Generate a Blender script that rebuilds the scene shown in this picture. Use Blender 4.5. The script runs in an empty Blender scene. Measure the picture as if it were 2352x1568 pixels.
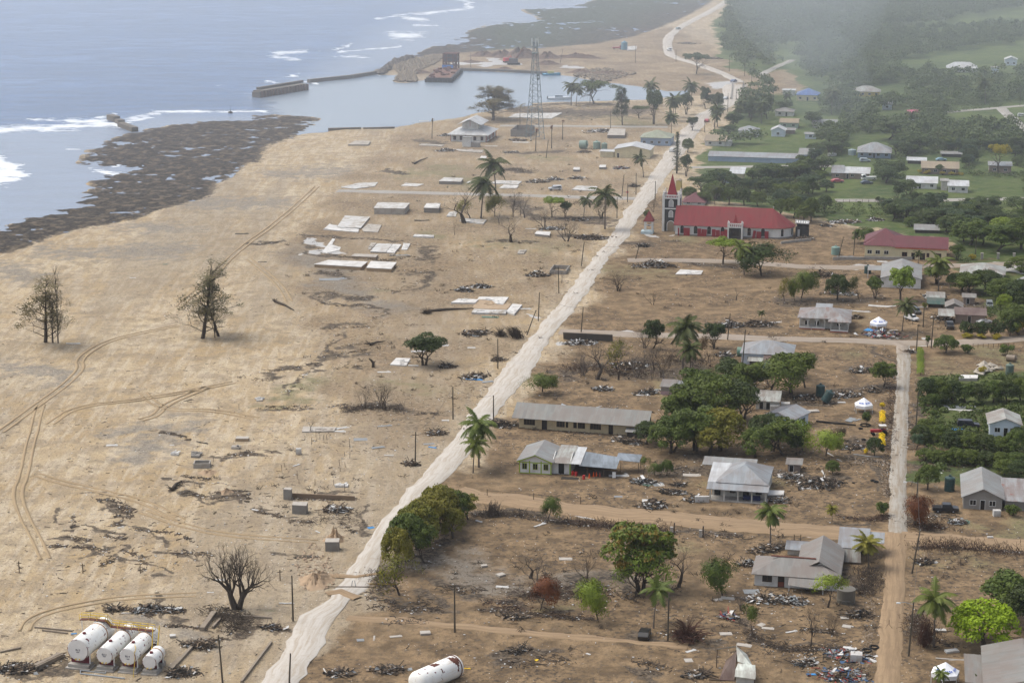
import bpy, math, random
import numpy as np
from mathutils import Vector, Matrix
random.seed(7); np.random.seed(7)
SC = bpy.context.scene
# ---------------- camera ----------------
F = 4573.0; PITCH = math.atan(1144.0/F); CP = math.cos(PITCH); SP = math.sin(PITCH); CAMH = 135.0
cd = bpy.data.cameras.new('camera'); cam = bpy.data.objects.new('camera', cd); SC.collection.objects.link(cam)
cam.location = (0, 0, CAMH); cam.rotation_euler = (math.pi/2 - PITCH, 0, 0)
cd.sensor_width = 36.0; cd.lens = F/2352.0*36.0; cd.clip_start = 1.0; cd.clip_end = 60000.0
SC.camera = cam
# ---------------- light -----------------
SUN_EL = 58.0; SUN_AZ = -70.0      # azimuth from +Y, clockwise seen from above
w = bpy.data.worlds.new("World"); SC.world = w; w.use_nodes = True
nt = w.node_tree; nt.nodes.clear()
sk = nt.nodes.new('ShaderNodeTexSky'); sk.sky_type = 'NISHITA'; sk.sun_disc = False
sk.sun_elevation = math.radians(SUN_EL); sk.sun_rotation = math.radians(SUN_AZ)
sk.dust_density = 4.0; sk.air_density = 1.0; sk.ozone_density = 1.0
bg = nt.nodes.new('ShaderNodeBackground'); bg.inputs[1].default_value = 0.15
wo = nt.nodes.new('ShaderNodeOutputWorld')
hs = nt.nodes.new('ShaderNodeHueSaturation'); hs.inputs['Saturation'].default_value = .5   # overcast: a greyer sky
nt.links.new(sk.outputs[0], hs.inputs['Color']); nt.links.new(hs.outputs[0], bg.inputs[0]); nt.links.new(bg.outputs[0], wo.inputs[0])
sl = bpy.data.lights.new('sun', 'SUN'); sl.energy = 1.5; sl.angle = math.radians(45); sl.color = (1, .945, .84)
so = bpy.data.objects.new('sun', sl); SC.collection.objects.link(so)
_a = math.radians(SUN_AZ); _e = math.radians(SUN_EL)
sdir = Vector((math.sin(_a)*math.cos(_e), math.cos(_a)*math.cos(_e), math.sin(_e)))
so.rotation_euler = sdir.to_track_quat('Z', 'Y').to_euler()
vs = SC.view_settings; vs.view_transform = 'Standard'; vs.look = 'None'; vs.gamma = 1; vs.use_curve_mapping = False
vs.exposure = 0.5
SC.cycles.volume_bounces = 1; SC.cycles.max_bounces = 6; SC.cycles.diffuse_bounces = 2; SC.cycles.transparent_max_bounces = 8

# ------------- survey: sheet coordinates to the ground -------------
TILES = {0:(0,0,1), 1:(0,0,.3465), 2:(747,0,.3465), 3:(1537,0,.3465), 4:(0,373.5,.3465), 5:(679,373.5,.3465), 6:(1358,373.5,.2195),
 7:(1834,373.5,.2203), 8:(1154.6,679.2,.2599), 9:(1740.7,563.7,.2599), 10:(1740.7,849,.2599), 11:(1086.7,916.9,.2888),
 12:(0,781,.3465), 13:(0,1160.7,.3465), 14:(679,1160.7,.3465), 15:(1469,1160.7,.3754), 16:(611.2,747,.2599), 17:(135.8,1378.7,.12995),
 18:(937.3,67.9,.17326), 19:(2080.3,0,.24256), 20:(2080.3,1324.4,.1555)}
def D(t, x, y):
    a = TILES[t]; return a[0]+x*a[2], a[1]+y*a[2]
def GD(u, v, z=0.0):
    a = (u-1176)/F; b = (v-784)/F
    dy = CP - SP*b; dz = -SP - CP*b
    t = (z-CAMH)/dz
    return Vector((a*t, dy*t, z))
def G(t, x, y, z=0.0):
    return GD(*D(t, x, y), z)
def proj(p):
    x, y, z = p[0], p[1], p[2]-CAMH
    f = y*CP - z*SP; up = y*SP + z*CP
    return 1176+F*x/f, 784-F*up/f
def height_at(base, vtop):            # height of an upright thing whose top shows at row vtop
    lo, hi = 0.0, 80.0
    for _ in range(40):
        m = (lo+hi)/2
        if proj((base[0], base[1], m))[1] > vtop: lo = m
        else: hi = m
    return lo
GRID = math.radians(-11.4)
def mpp(v): return 139.2/(v+360.0)    # metres per sheet unit at row v

# ------------- object helpers -------------
COL = SC.collection
def tag(o, label=None, cat=None, group=None, kind=None):
    if label: o['label'] = label
    if cat: o['category'] = cat
    if group: o['group'] = group
    if kind: o['kind'] = kind
    return o
def empty(name, loc, rz=0.0, label=None, cat=None, group=None):
    o = bpy.data.objects.new(name, None); COL.objects.link(o); o.empty_display_size = .5
    o.location = loc; o.rotation_euler = (0, 0, rz)
    return tag(o, label, cat, group)
def copy_tree(o, parent=None):
    c = o.copy(); COL.objects.link(c)
    if parent is not None: c.parent = parent
    for ch in list(o.children): copy_tree(ch, c)
    return c
class MB:
    def __init__(s): s.v = []; s.f = []; s.m = []; s.uv = {}
    def add(s, vs, fs, mi=0):
        b = len(s.v); s.v.extend([tuple(p) for p in vs])
        for f in fs: s.f.append(tuple(b+i for i in f)); s.m.append(mi)
        return s
    def box(s, c, d, rz=0.0, mi=0, tilt=None):
        hx, hy, hz = d[0]/2, d[1]/2, d[2]/2
        M = Matrix.Rotation(rz, 3, 'Z')
        if tilt is not None: M = M @ Matrix.Rotation(tilt[0], 3, 'X') @ Matrix.Rotation(tilt[1], 3, 'Y')
        vs = []
        for x, y, z in ((-1,-1,-1),(1,-1,-1),(1,1,-1),(-1,1,-1),(-1,-1,1),(1,-1,1),(1,1,1),(-1,1,1)):
            p = M @ Vector((x*hx, y*hy, z*hz)); vs.append((p.x+c[0], p.y+c[1], p.z+c[2]))
        return s.add(vs, [(0,3,2,1),(4,5,6,7),(0,1,5,4),(1,2,6,5),(2,3,7,6),(3,0,4,7)], mi)
    def bx(s, x0, x1, y0, y1, z0, z1, mi=0):
        return s.box(((x0+x1)/2, (y0+y1)/2, (z0+z1)/2), (x1-x0, y1-y0, z1-z0), 0, mi)
    def prism(s, poly, z0, z1, mi=0):
        n = len(poly)
        a = sum(poly[i][0]*poly[(i+1)%n][1]-poly[(i+1)%n][0]*poly[i][1] for i in range(n))
        if a < 0: poly = poly[::-1]
        vs = [(p[0], p[1], z0) for p in poly]+[(p[0], p[1], z1) for p in poly]
        fs = [tuple(range(n-1, -1, -1)), tuple(range(n, 2*n))]+[(i, (i+1)%n, n+(i+1)%n, n+i) for i in range(n)]
        return s.add(vs, fs, mi)
    def tube(s, pts, rad, n=6, mi=0, cap=True):
        pts = [Vector(p) for p in pts]
        if not hasattr(rad, '__len__'): rad = [rad]*len(pts)
        vs = []; fs = []
        for i, p in enumerate(pts):
            t = (pts[min(i+1, len(pts)-1)]-pts[max(i-1, 0)])
            if t.length < 1e-9: t = Vector((0, 0, 1))
            t.normalize()
            a = t.cross(Vector((0, 0, 1)) if abs(t.z) < .95 else Vector((1, 0, 0))).normalized(); b = t.cross(a)
            for k in range(n):
                an = 2*math.pi*k/n; vs.append(p+(a*math.cos(an)+b*math.sin(an))*rad[i])
        for i in range(len(pts)-1):
            for k in range(n):
                fs.append((i*n+k, (i+1)*n+k, (i+1)*n+(k+1)%n, i*n+(k+1)%n))
        if cap:
            fs.append(tuple(range(n))); fs.append(tuple((len(pts)-1)*n+k for k in range(n-1, -1, -1)))
        return s.add(vs, fs, mi)
    def lathe(s, prof, n=16, mi=0, c=(0, 0), axis=None):     # prof [(r,z)], closed at ends where r=0
        vs = []; fs = []
        for r, z in prof:
            for k in range(n):
                a = 2*math.pi*k/n; vs.append((c[0]+r*math.cos(a), c[1]+r*math.sin(a), z))
        for i in range(len(prof)-1):
            for k in range(n): fs.append((i*n+k, i*n+(k+1)%n, (i+1)*n+(k+1)%n, (i+1)*n+k))
        fs.append(tuple(range(n-1, -1, -1))); fs.append(tuple((len(prof)-1)*n+k for k in range(n)))
        return s.add(vs, fs, mi)
    def build(s, name, mats, parent=None, loc=None, rz=0.0, smooth=False, rnd=False):
        me = bpy.data.meshes.new(name); me.from_pydata(s.v, [], s.f)
        if not isinstance(mats, (list, tuple)): mats = [mats]
        for m in mats: me.materials.append(m)
        if len(mats) > 1: me.polygons.foreach_set('material_index', s.m)
        if smooth: me.polygons.foreach_set('use_smooth', [True]*len(s.f))
        me.update()
        o = bpy.data.objects.new(name, me); COL.objects.link(o)
        if parent is not None: o.parent = parent
        if loc is not None: o.location = loc
        if rz: o.rotation_euler = (0, 0, rz)
        return o

# ------------- materials -------------
_MC = {}
def nmat(name):
    m = bpy.data.materials.new(name); m.use_nodes = True; t = m.node_tree; t.nodes.clear()
    out = t.nodes.new('ShaderNodeOutputMaterial'); b = t.nodes.new('ShaderNodeBsdfPrincipled')
    t.links.new(b.outputs[0], out.inputs[0])
    b.inputs['Specular IOR Level'].default_value = .3
    return m, t, b
class NT:
    def __init__(s, t): s.t = t
    def n(s, typ, **kw):
        x = s.t.nodes.new('ShaderNode'+typ)
        for k, v in kw.items(): setattr(x, k, v)
        return x
    def L(s, a, b): s.t.links.new(a, b)
    def noise(s, scale, detail=4, rough=.6, vec=None, w=None):
        x = s.n('TexNoise'); x.inputs['Scale'].default_value = scale; x.inputs['Detail'].default_value = detail; x.inputs['Roughness'].default_value = rough
        if vec is not None: s.L(vec, x.inputs['Vector'])
        return x.outputs['Fac']
    def math(s, op, a, b=None, c=None, clamp=False):
        x = s.n('Math', operation=op, use_clamp=clamp)
        for i, q in enumerate((a, b, c)):
            if q is None: continue
            if isinstance(q, (int, float)): x.inputs[i].default_value = q
            else: s.L(q, x.inputs[i])
        return x.outputs[0]
    def ramp(s, f, lo, hi, a=0.0, b=1.0):
        x = s.n('MapRange', interpolation_type='SMOOTHSTEP'); s.L(f, x.inputs['Value'])
        x.inputs['From Min'].default_value = lo; x.inputs['From Max'].default_value = hi; x.inputs['To Min'].default_value = a; x.inputs['To Max'].default_value = b
        return x.outputs['Result']
    def mix(s, f, a, b, mode='MIX'):
        x = s.n('Mix', data_type='RGBA', blend_type=mode)
        for i, q in ((0, f), (6, a), (7, b)):
            if isinstance(q, (int, float)): x.inputs[i].default_value = q
            elif isinstance(q, tuple): x.inputs[i].default_value = (*q, 1)
            else: s.L(q, x.inputs[i])
        return x.outputs[2]
def paint(col, rough=.7, dirt=.35, scale=.6, key=None, dirtcol=(.16, .12, .085), spec=.3, metal=0.0):
    k = ('p', col, rough, dirt, scale, dirtcol, metal)
    if k in _MC: return _MC[k]
    m, t, b = nmat('paint'); q = NT(t)
    co = q.n('TexCoord').outputs['Object']
    n1 = q.noise(scale, 5, .65, co); n2 = q.noise(scale*6, 3, .6, co)
    f = q.math('MULTIPLY', q.ramp(n1, .38, .75), dirt)
    c = q.mix(f, col, dirtcol)
    c = q.mix(q.math('MULTIPLY', q.ramp(n2, .3, .7), .22), c, tuple(x*.72 for x in col))
    q.L(c, b.inputs['Base Color']); b.inputs['Roughness'].default_value = rough; b.inputs['Specular IOR Level'].default_value = spec
    b.inputs['Metallic'].default_value = metal
    _MC[k] = m; return m
def roofmat(col, col2=None, stain=.35, staincol=(.17, .13, .11), var=.25, rough=.5, rust=0.0):
    k = ('r', col, col2, stain, staincol, var, rough, rust)
    if k in _MC: return _MC[k]
    m, t, b = nmat('roof_sheeting'); q = NT(t)
    uv = q.n('UVMap').outputs[0]
    sx = q.n('SeparateXYZ'); q.L(uv, sx.inputs[0])
    fl = q.math('FLOOR', q.math('MULTIPLY', sx.outputs[0], 1.25))
    fl2 = q.math('FLOOR', q.math('MULTIPLY', sx.outputs[1], .3))
    wn = q.n('TexWhiteNoise', noise_dimensions='2D'); cb = q.n('CombineXYZ'); q.L(fl, cb.inputs[0]); q.L(fl2, cb.inputs[1]); q.L(cb.outputs[0], wn.inputs['Vector'])
    wn1 = q.n('TexWhiteNoise', noise_dimensions='1D'); q.L(fl, wn1.inputs['W'])
    f = q.math('ADD', q.math('MULTIPLY', q.ramp(wn.outputs[0], .55, .9), .5), q.math('MULTIPLY', q.ramp(wn1.outputs[0], .5, 1.), .5))
    dark = tuple(x*.62 for x in col) if col2 is None else col2
    c = q.mix(q.math('MULTIPLY', f, min(1, var*3.4)), col, dark)
    co = q.n('TexCoord').outputs['Object']
    mp = q.n('Mapping'); mp.inputs['Scale'].default_value = (2.5, .35, 1); q.L(uv, mp.inputs['Vector'])
    st = q.noise(.5, 5, .7, mp.outputs[0]); st2 = q.noise(.23, 4, .6, co)
    c = q.mix(q.math('MULTIPLY', q.ramp(q.math('ADD', q.math('MULTIPLY', st, .5), q.math('MULTIPLY', st2, .5)), .38, .60), min(.95, stain*1.25)), c, staincol)
    if rust > 0: c = q.mix(q.math('MULTIPLY', q.ramp(q.noise(.45, 6, .7, co), .55, .68), rust), c, (.20, .055, .03))
    q.L(c, b.inputs['Base Color']); b.inputs['Roughness'].default_value = rough
    wv = q.math('SINE', q.math('MULTIPLY', sx.outputs[0], 2*math.pi/.25))
    bp = q.n('Bump'); bp.inputs['Strength'].default_value = .35; bp.inputs['Distance'].default_value = .03; q.L(wv, bp.inputs['Height']); q.L(bp.outputs[0], b.inputs['Normal'])
    _MC[k] = m; return m
def leafmat(col, var=.5, tip=None, tipf=0.0):
    k = ('l', col, var, tip, tipf)
    if k in _MC: return _MC[k]
    m, t, b = nmat('foliage'); q = NT(t)
    g = q.n('NewGeometry'); oi = q.n('ObjectInfo')
    r = g.outputs['Random Per Island']
    c = q.mix(q.math('MULTIPLY', r, var), col, tuple(x*.45 for x in col))
    c = q.mix(q.math('MULTIPLY', q.ramp(oi.outputs['Random'], 0, 1), .45), c, (col[0]*1.25, col[1]*.95, col[2]*.6))
    co = q.n('TexCoord').outputs['Object']
    c = q.mix(q.math('MULTIPLY', q.ramp(q.noise(.35, 2, .5, co), .4, .65), .45), c, (col[0]*1.7, col[1]*1.45, col[2]*1.1))
    if tip: c = q.mix(q.math('MULTIPLY', q.ramp(q.noise(.9, 3, .6, co), .5, .6), tipf), c, tip)
    q.L(c, b.inputs['Base Color']); b.inputs['Roughness'].default_value = .6; b.inputs['Specular IOR Level'].default_value = .25
    tr = q.n('BsdfTranslucent'); q.L(c, tr.inputs[0]); mx = q.n('MixShader'); mx.inputs[0].default_value = .18
    q.L(b.outputs[0], mx.inputs[1]); q.L(tr.outputs[0], mx.inputs[2])
    out = [n for n in t.nodes if n.type == 'OUTPUT_MATERIAL'][0]; q.L(mx.outputs[0], out.inputs[0])
    _MC[k] = m; return m
GLASS = paint((.012, .014, .017), .25, .1, spec=.5)
DARKIN = paint((.02, .018, .016), .9, 0)
CONC = paint((.34, .32, .29), .85, .5, .8)
CONCL = paint((.58, .57, .55), .75, .45, .35)
WOOD = paint((.09, .065, .045), .9, .3, 2.)
BARK = paint((.055, .043, .034), .95, .3, 2.)
BARKG = paint((.12, .10, .085), .95, .4, 1.)
POLE = paint((.075, .065, .048), .9, .4, 1.5)
RUST = paint((.10, .028, .018), .85, .4, 1.5)
WHITE = paint((.72, .73, .72), .6, .2, .5)
BLACK = paint((.014, .014, .015), .5, .1)
# ------------- ground, sea, roads -------------
def hash2(ix, iy, s):
    h = (ix.astype(np.int64)*374761393+iy.astype(np.int64)*668265263+s*974634777) & 0x7fffffff
    h = ((h ^ (h >> 13))*1274126177) & 0x7fffffff
    return ((h ^ (h >> 16)) & 0xffff)/65535.0
def vnoise(x, y, s=0):
    ix = np.floor(x); iy = np.floor(y); fx = x-ix; fy = y-iy
    fx = fx*fx*(3-2*fx); fy = fy*fy*(3-2*fy)
    a = hash2(ix, iy, s); b = hash2(ix+1, iy, s); c = hash2(ix, iy+1, s); d = hash2(ix+1, iy+1, s)
    return (a+(b-a)*fx)+((c+(d-c)*fx)-(a+(b-a)*fx))*fy
def fbm(x, y, o=4, s=0):
    r = 0; a = .5; t = 0
    for i in range(o):
        r = r+a*vnoise(x*2**i, y*2**i, s+i*17); t += a; a *= .5
    return r/t
def seg_d(X, Y, poly, closed=True):
    d = np.full(X.shape, 1e9)
    n = len(poly)
    for i in range(n if closed else n-1):
        ax, ay = poly[i]; bx, by = poly[(i+1) % n]
        dx, dy = bx-ax, by-ay; L = dx*dx+dy*dy+1e-12
        t = np.clip(((X-ax)*dx+(Y-ay)*dy)/L, 0, 1)
        d = np.minimum(d, (X-ax-t*dx)**2+(Y-ay-t*dy)**2)
    return np.sqrt(d)
def inside(X, Y, poly):
    r = np.zeros(X.shape, bool); n = len(poly)
    for i in range(n):
        ax, ay = poly[i]; bx, by = poly[(i+1) % n]
        if ay == by: continue
        c = ((ay > Y) != (by > Y)) & (X < (bx-ax)*(Y-ay)/(by-ay)+ax)
        r ^= c
    return r
LAND = [(-900,900),(-500,700),(-200,600),(-60,548),(0,527),(28,512),(73,502),(114,488),(146,464),(194,446),(215,429),(194,418),(243,405),(270,394),(256,381),(208,380),(178,371),(194,343),
 (222,336),(243,322),(274,314),(298,305),(333,301),(374,291),(423,282),(468,272),(554,270),(572,263),(620,262),(693,265),(721,270),(693,281),(717,294),(700,303),
 (752,301),(756,292),(905,291),(969,279),(1059,268),(1093,258),(1170,246),(1218,241),(1222,234),(1371,230),(1485,227),(1527,222),(1582,216),(1584,206),(1534,208),(1471,197),(1405,189),
 (1346,180),(1315,173),(1277,170),(1256,168),(1060,160),(1050,178),(976,182),(958,185),(934,189),(906,187),(917,171),(868,170),(866,163),(903,139),(948,128),(969,118),(1017,99),(1080,83),
 (1083,69),(1111,57),(1163,50),(1242,45),(1194,21),(1260,17),(1315,16),(1353,3),(1430,-15),(1600,-45),(1750,-80),(1900,-130),(2100,-200),(2400,-262),(12000,-262),(12000,2200),(-4000,2200),(-4000,1200)]
REEF1 = [(-900,880),(-60,548),(0,520),(146,460),(215,429),(178,371),(222,330),(298,302),(423,280),(572,261),(693,263),(735,270),(717,298),(693,306),(658,320),(610,336),(596,371),(568,373),(530,408),(492,422),(485,450),
 (381,477),(312,502),(166,529),(110,546),(60,568),(0,583),(-200,640),(-900,1000)]
REEF2 = [(860,166),(903,137),(948,126),(969,116),(1017,97),(1083,67),(1163,48),(1242,43),(1194,19),(1315,14),(1430,-18),(1600,-48),(1700,-70),(1690,-20),(1640,0),(1600,25),(1560,45),(1509,66),(1457,83),(1371,100),(1232,111),(1190,111),(1059,121),(990,124),(950,135),(900,160)]
GREEN = [(1700,-75),(2400,-262),(12000,-262),(12000,640),(2352,600),(2200,590),(2180,560),(2000,520),(1850,498),(1700,470),(1600,462),(1600,400),(1606,372),(1612,345),(1650,322),(1665,280),(1690,255),(1700,225),(1845,210),(1835,178),(1790,160),(1720,172),(1670,150),(1650,110),(1640,60),(1665,10)]
def world_poly(P): return [tuple(GD(u, v))[:2] for u, v in P]
def axis(parts):
    a = []
    for lo, hi, st in parts: a.extend(np.arange(lo, hi, st))
    return np.array(a)
class Grid:
    warp = True
    def __init__(s, U, V, z=0.0):
        s.U, s.V = U, V
        s.u, s.v = np.meshgrid(U, V)
        a = (s.u-1176)/F; b = (s.v-784)/F
        dy = CP-SP*b; dz = -SP-CP*b; t = (z-CAMH)/dz
        s.x = a*t; s.y = dy*t; s.z = np.full(s.x.shape, float(z))
        wx = (fbm(s.x/17, s.y/17, 3, 31)-.5)*16+(fbm(s.x/4, s.y/4, 3, 41)-.5)*6; wy = (fbm(s.x/17, s.y/17, 3, 51)-.5)*16+(fbm(s.x/4, s.y/4, 3, 61)-.5)*6
        mp = 139.2/(s.v+360.0); k = np.clip(np.minimum(1, (s.v+250)/300), .1, 1); s.uw = s.u+wx/mp*k; s.vw = s.v+wy/mp*np.sin(PITCH+np.arctan((s.v-784)/F))*k
    def zeros(s): return np.zeros(s.x.shape)
    def win(s, u0, u1, v0, v1):
        i0, i1 = np.searchsorted(s.V, [v0, v1]); j0, j1 = np.searchsorted(s.U, [u0, u1])
        return slice(i0, i1), slice(j0, j1)
    def stroke(s, A, pts, r, asp=.4, val=1.0):
        if len(pts) == 1: pts = [pts[0], (pts[0][0]+.01, pts[0][1])]
        us = [p[0] for p in pts]; vs_ = [p[1] for p in pts]
        w = s.win(min(us)-2*r-120, max(us)+2*r+120, min(vs_)-2*r*asp-30, max(vs_)+2*r*asp+30)
        X = (s.uw if s.warp else s.u)[w]; Y = (s.vw if s.warp else s.v)[w]/asp
        if X.size == 0: return
        d = seg_d(X, Y, [(p[0], p[1]/asp) for p in pts], False)
        A[w] = np.maximum(A[w], val*np.clip(1-.5*d/r, 0, 1))
    def area(s, A, poly, soft=12, asp=.4, val=1.0):
        us = [p[0] for p in poly]; vs_ = [p[1] for p in poly]
        w = s.win(min(us)-soft-120, max(us)+soft+120, min(vs_)-soft*asp-30, max(vs_)+soft*asp+30)
        X = (s.uw if s.warp else s.u)[w]; Y = (s.vw if s.warp else s.v)[w]/asp; P = [(p[0], p[1]/asp) for p in poly]
        if X.size == 0: return
        d = seg_d(X, Y, P); d[~inside(X, Y, P)] *= -1
        A[w] = np.maximum(A[w], val*np.clip(.5+.5*d/soft, 0, 1))
    def build(s, name, mat, attrs, kind='structure'):
        nv, nu = s.x.shape
        co = np.stack([s.x, s.y, s.z], -1).reshape(-1, 3).astype(np.float32)
        i = np.arange(nv*nu).reshape(nv, nu)
        q = np.stack([i[:-1, :-1], i[1:, :-1], i[1:, 1:], i[:-1, 1:]], -1).reshape(-1, 4)
        me = bpy.data.meshes.new(name); me.vertices.add(nv*nu); me.vertices.foreach_set('co', co.ravel())
        me.loops.add(q.size); me.loops.foreach_set('vertex_index', q.ravel().astype(np.int32))
        me.polygons.add(len(q)); me.polygons.foreach_set('loop_start', np.arange(0, q.size, 4, dtype=np.int32))
        me.polygons.foreach_set('use_smooth', np.ones(len(q), bool))
        for k, (a, b, c) in attrs.items():
            at = me.color_attributes.new(k, 'FLOAT_COLOR', 'POINT')
            at.data.foreach_set('color', np.stack([a, b, c, np.ones_like(a)], -1).reshape(-1).astype(np.float32))
        me.materials.append(mat); me.update(calc_edges=True)
        o = bpy.data.objects.new(name, me); COL.objects.link(o); o['kind'] = kind
        return o
VV = axis([(-262,-60,6),(-60,620,1.25),(620,1100,2.2),(1100,1600,3),(1600,2000,12)])
UU = axis([(-9000,-2000,500),(-2000,-400,40),(-400,2752,4),(2752,4400,40),(4400,11000,500)])
g = Grid(UU, VV)
SEA = -0.6
LW = world_poly(LAND)
wN = g.V < 1000; sub = (slice(0, int(wN.sum())), slice(None))
dl = np.full(g.x.shape, 200.0); X, Y = g.x[sub], g.y[sub]
dd = seg_d(X, Y, LW); dd[~inside(X, Y, LW)] *= -1; dl[sub] = dd
g.warp = False
reef = g.zeros(); g.area(reef, REEF1, 26, .35); g.area(reef, REEF2, 16, .3)
g.warp = True
green = g.zeros(); g.area(green, GREEN, 22)
n1 = fbm(g.x/5.5, g.y/5.5, 4, 1); n2 = fbm(g.x/28, g.y/28, 3, 9); n3 = fbm(g.x/90, g.y/90, 3, 21)
sand_z = np.clip(SEA+.07*dl+(n1-.5)*.25, -2.2, 0)
dj = dl+(n2-.5)*30+(n1-.5)*14
reef_z = SEA+.28+(n1-.5)*1.15+(fbm(g.x/2.2, g.y/2.2, 2, 71)-.5)*.5+(n2-.5)*.45-1.5*np.clip((6-dj)/26, 0, 1)
rm = np.clip((reef-.25)/.3, 0, 1)*np.clip(1-(dl-55)/60, 0, 1)
rmz = np.clip((reef-.35)/.2, 0, 1)
z = sand_z*(1-rmz)+np.minimum(reef_z, 0.0)*rmz
z = np.where(dl < -22, -2.5, z)
inl = np.clip((dl-25)/30, 0, 1)*(1-rmz)
z = z+inl*(fbm(g.x/9, g.y/9, 3, 5)-.5)*.22
g.z = z
dark = g.zeros(); wet = g.zeros(); brown = g.zeros(); grey = g.zeros(); grass = g.zeros()
def T(t, *pts): return [D(t, *p) for p in pts]
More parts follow.
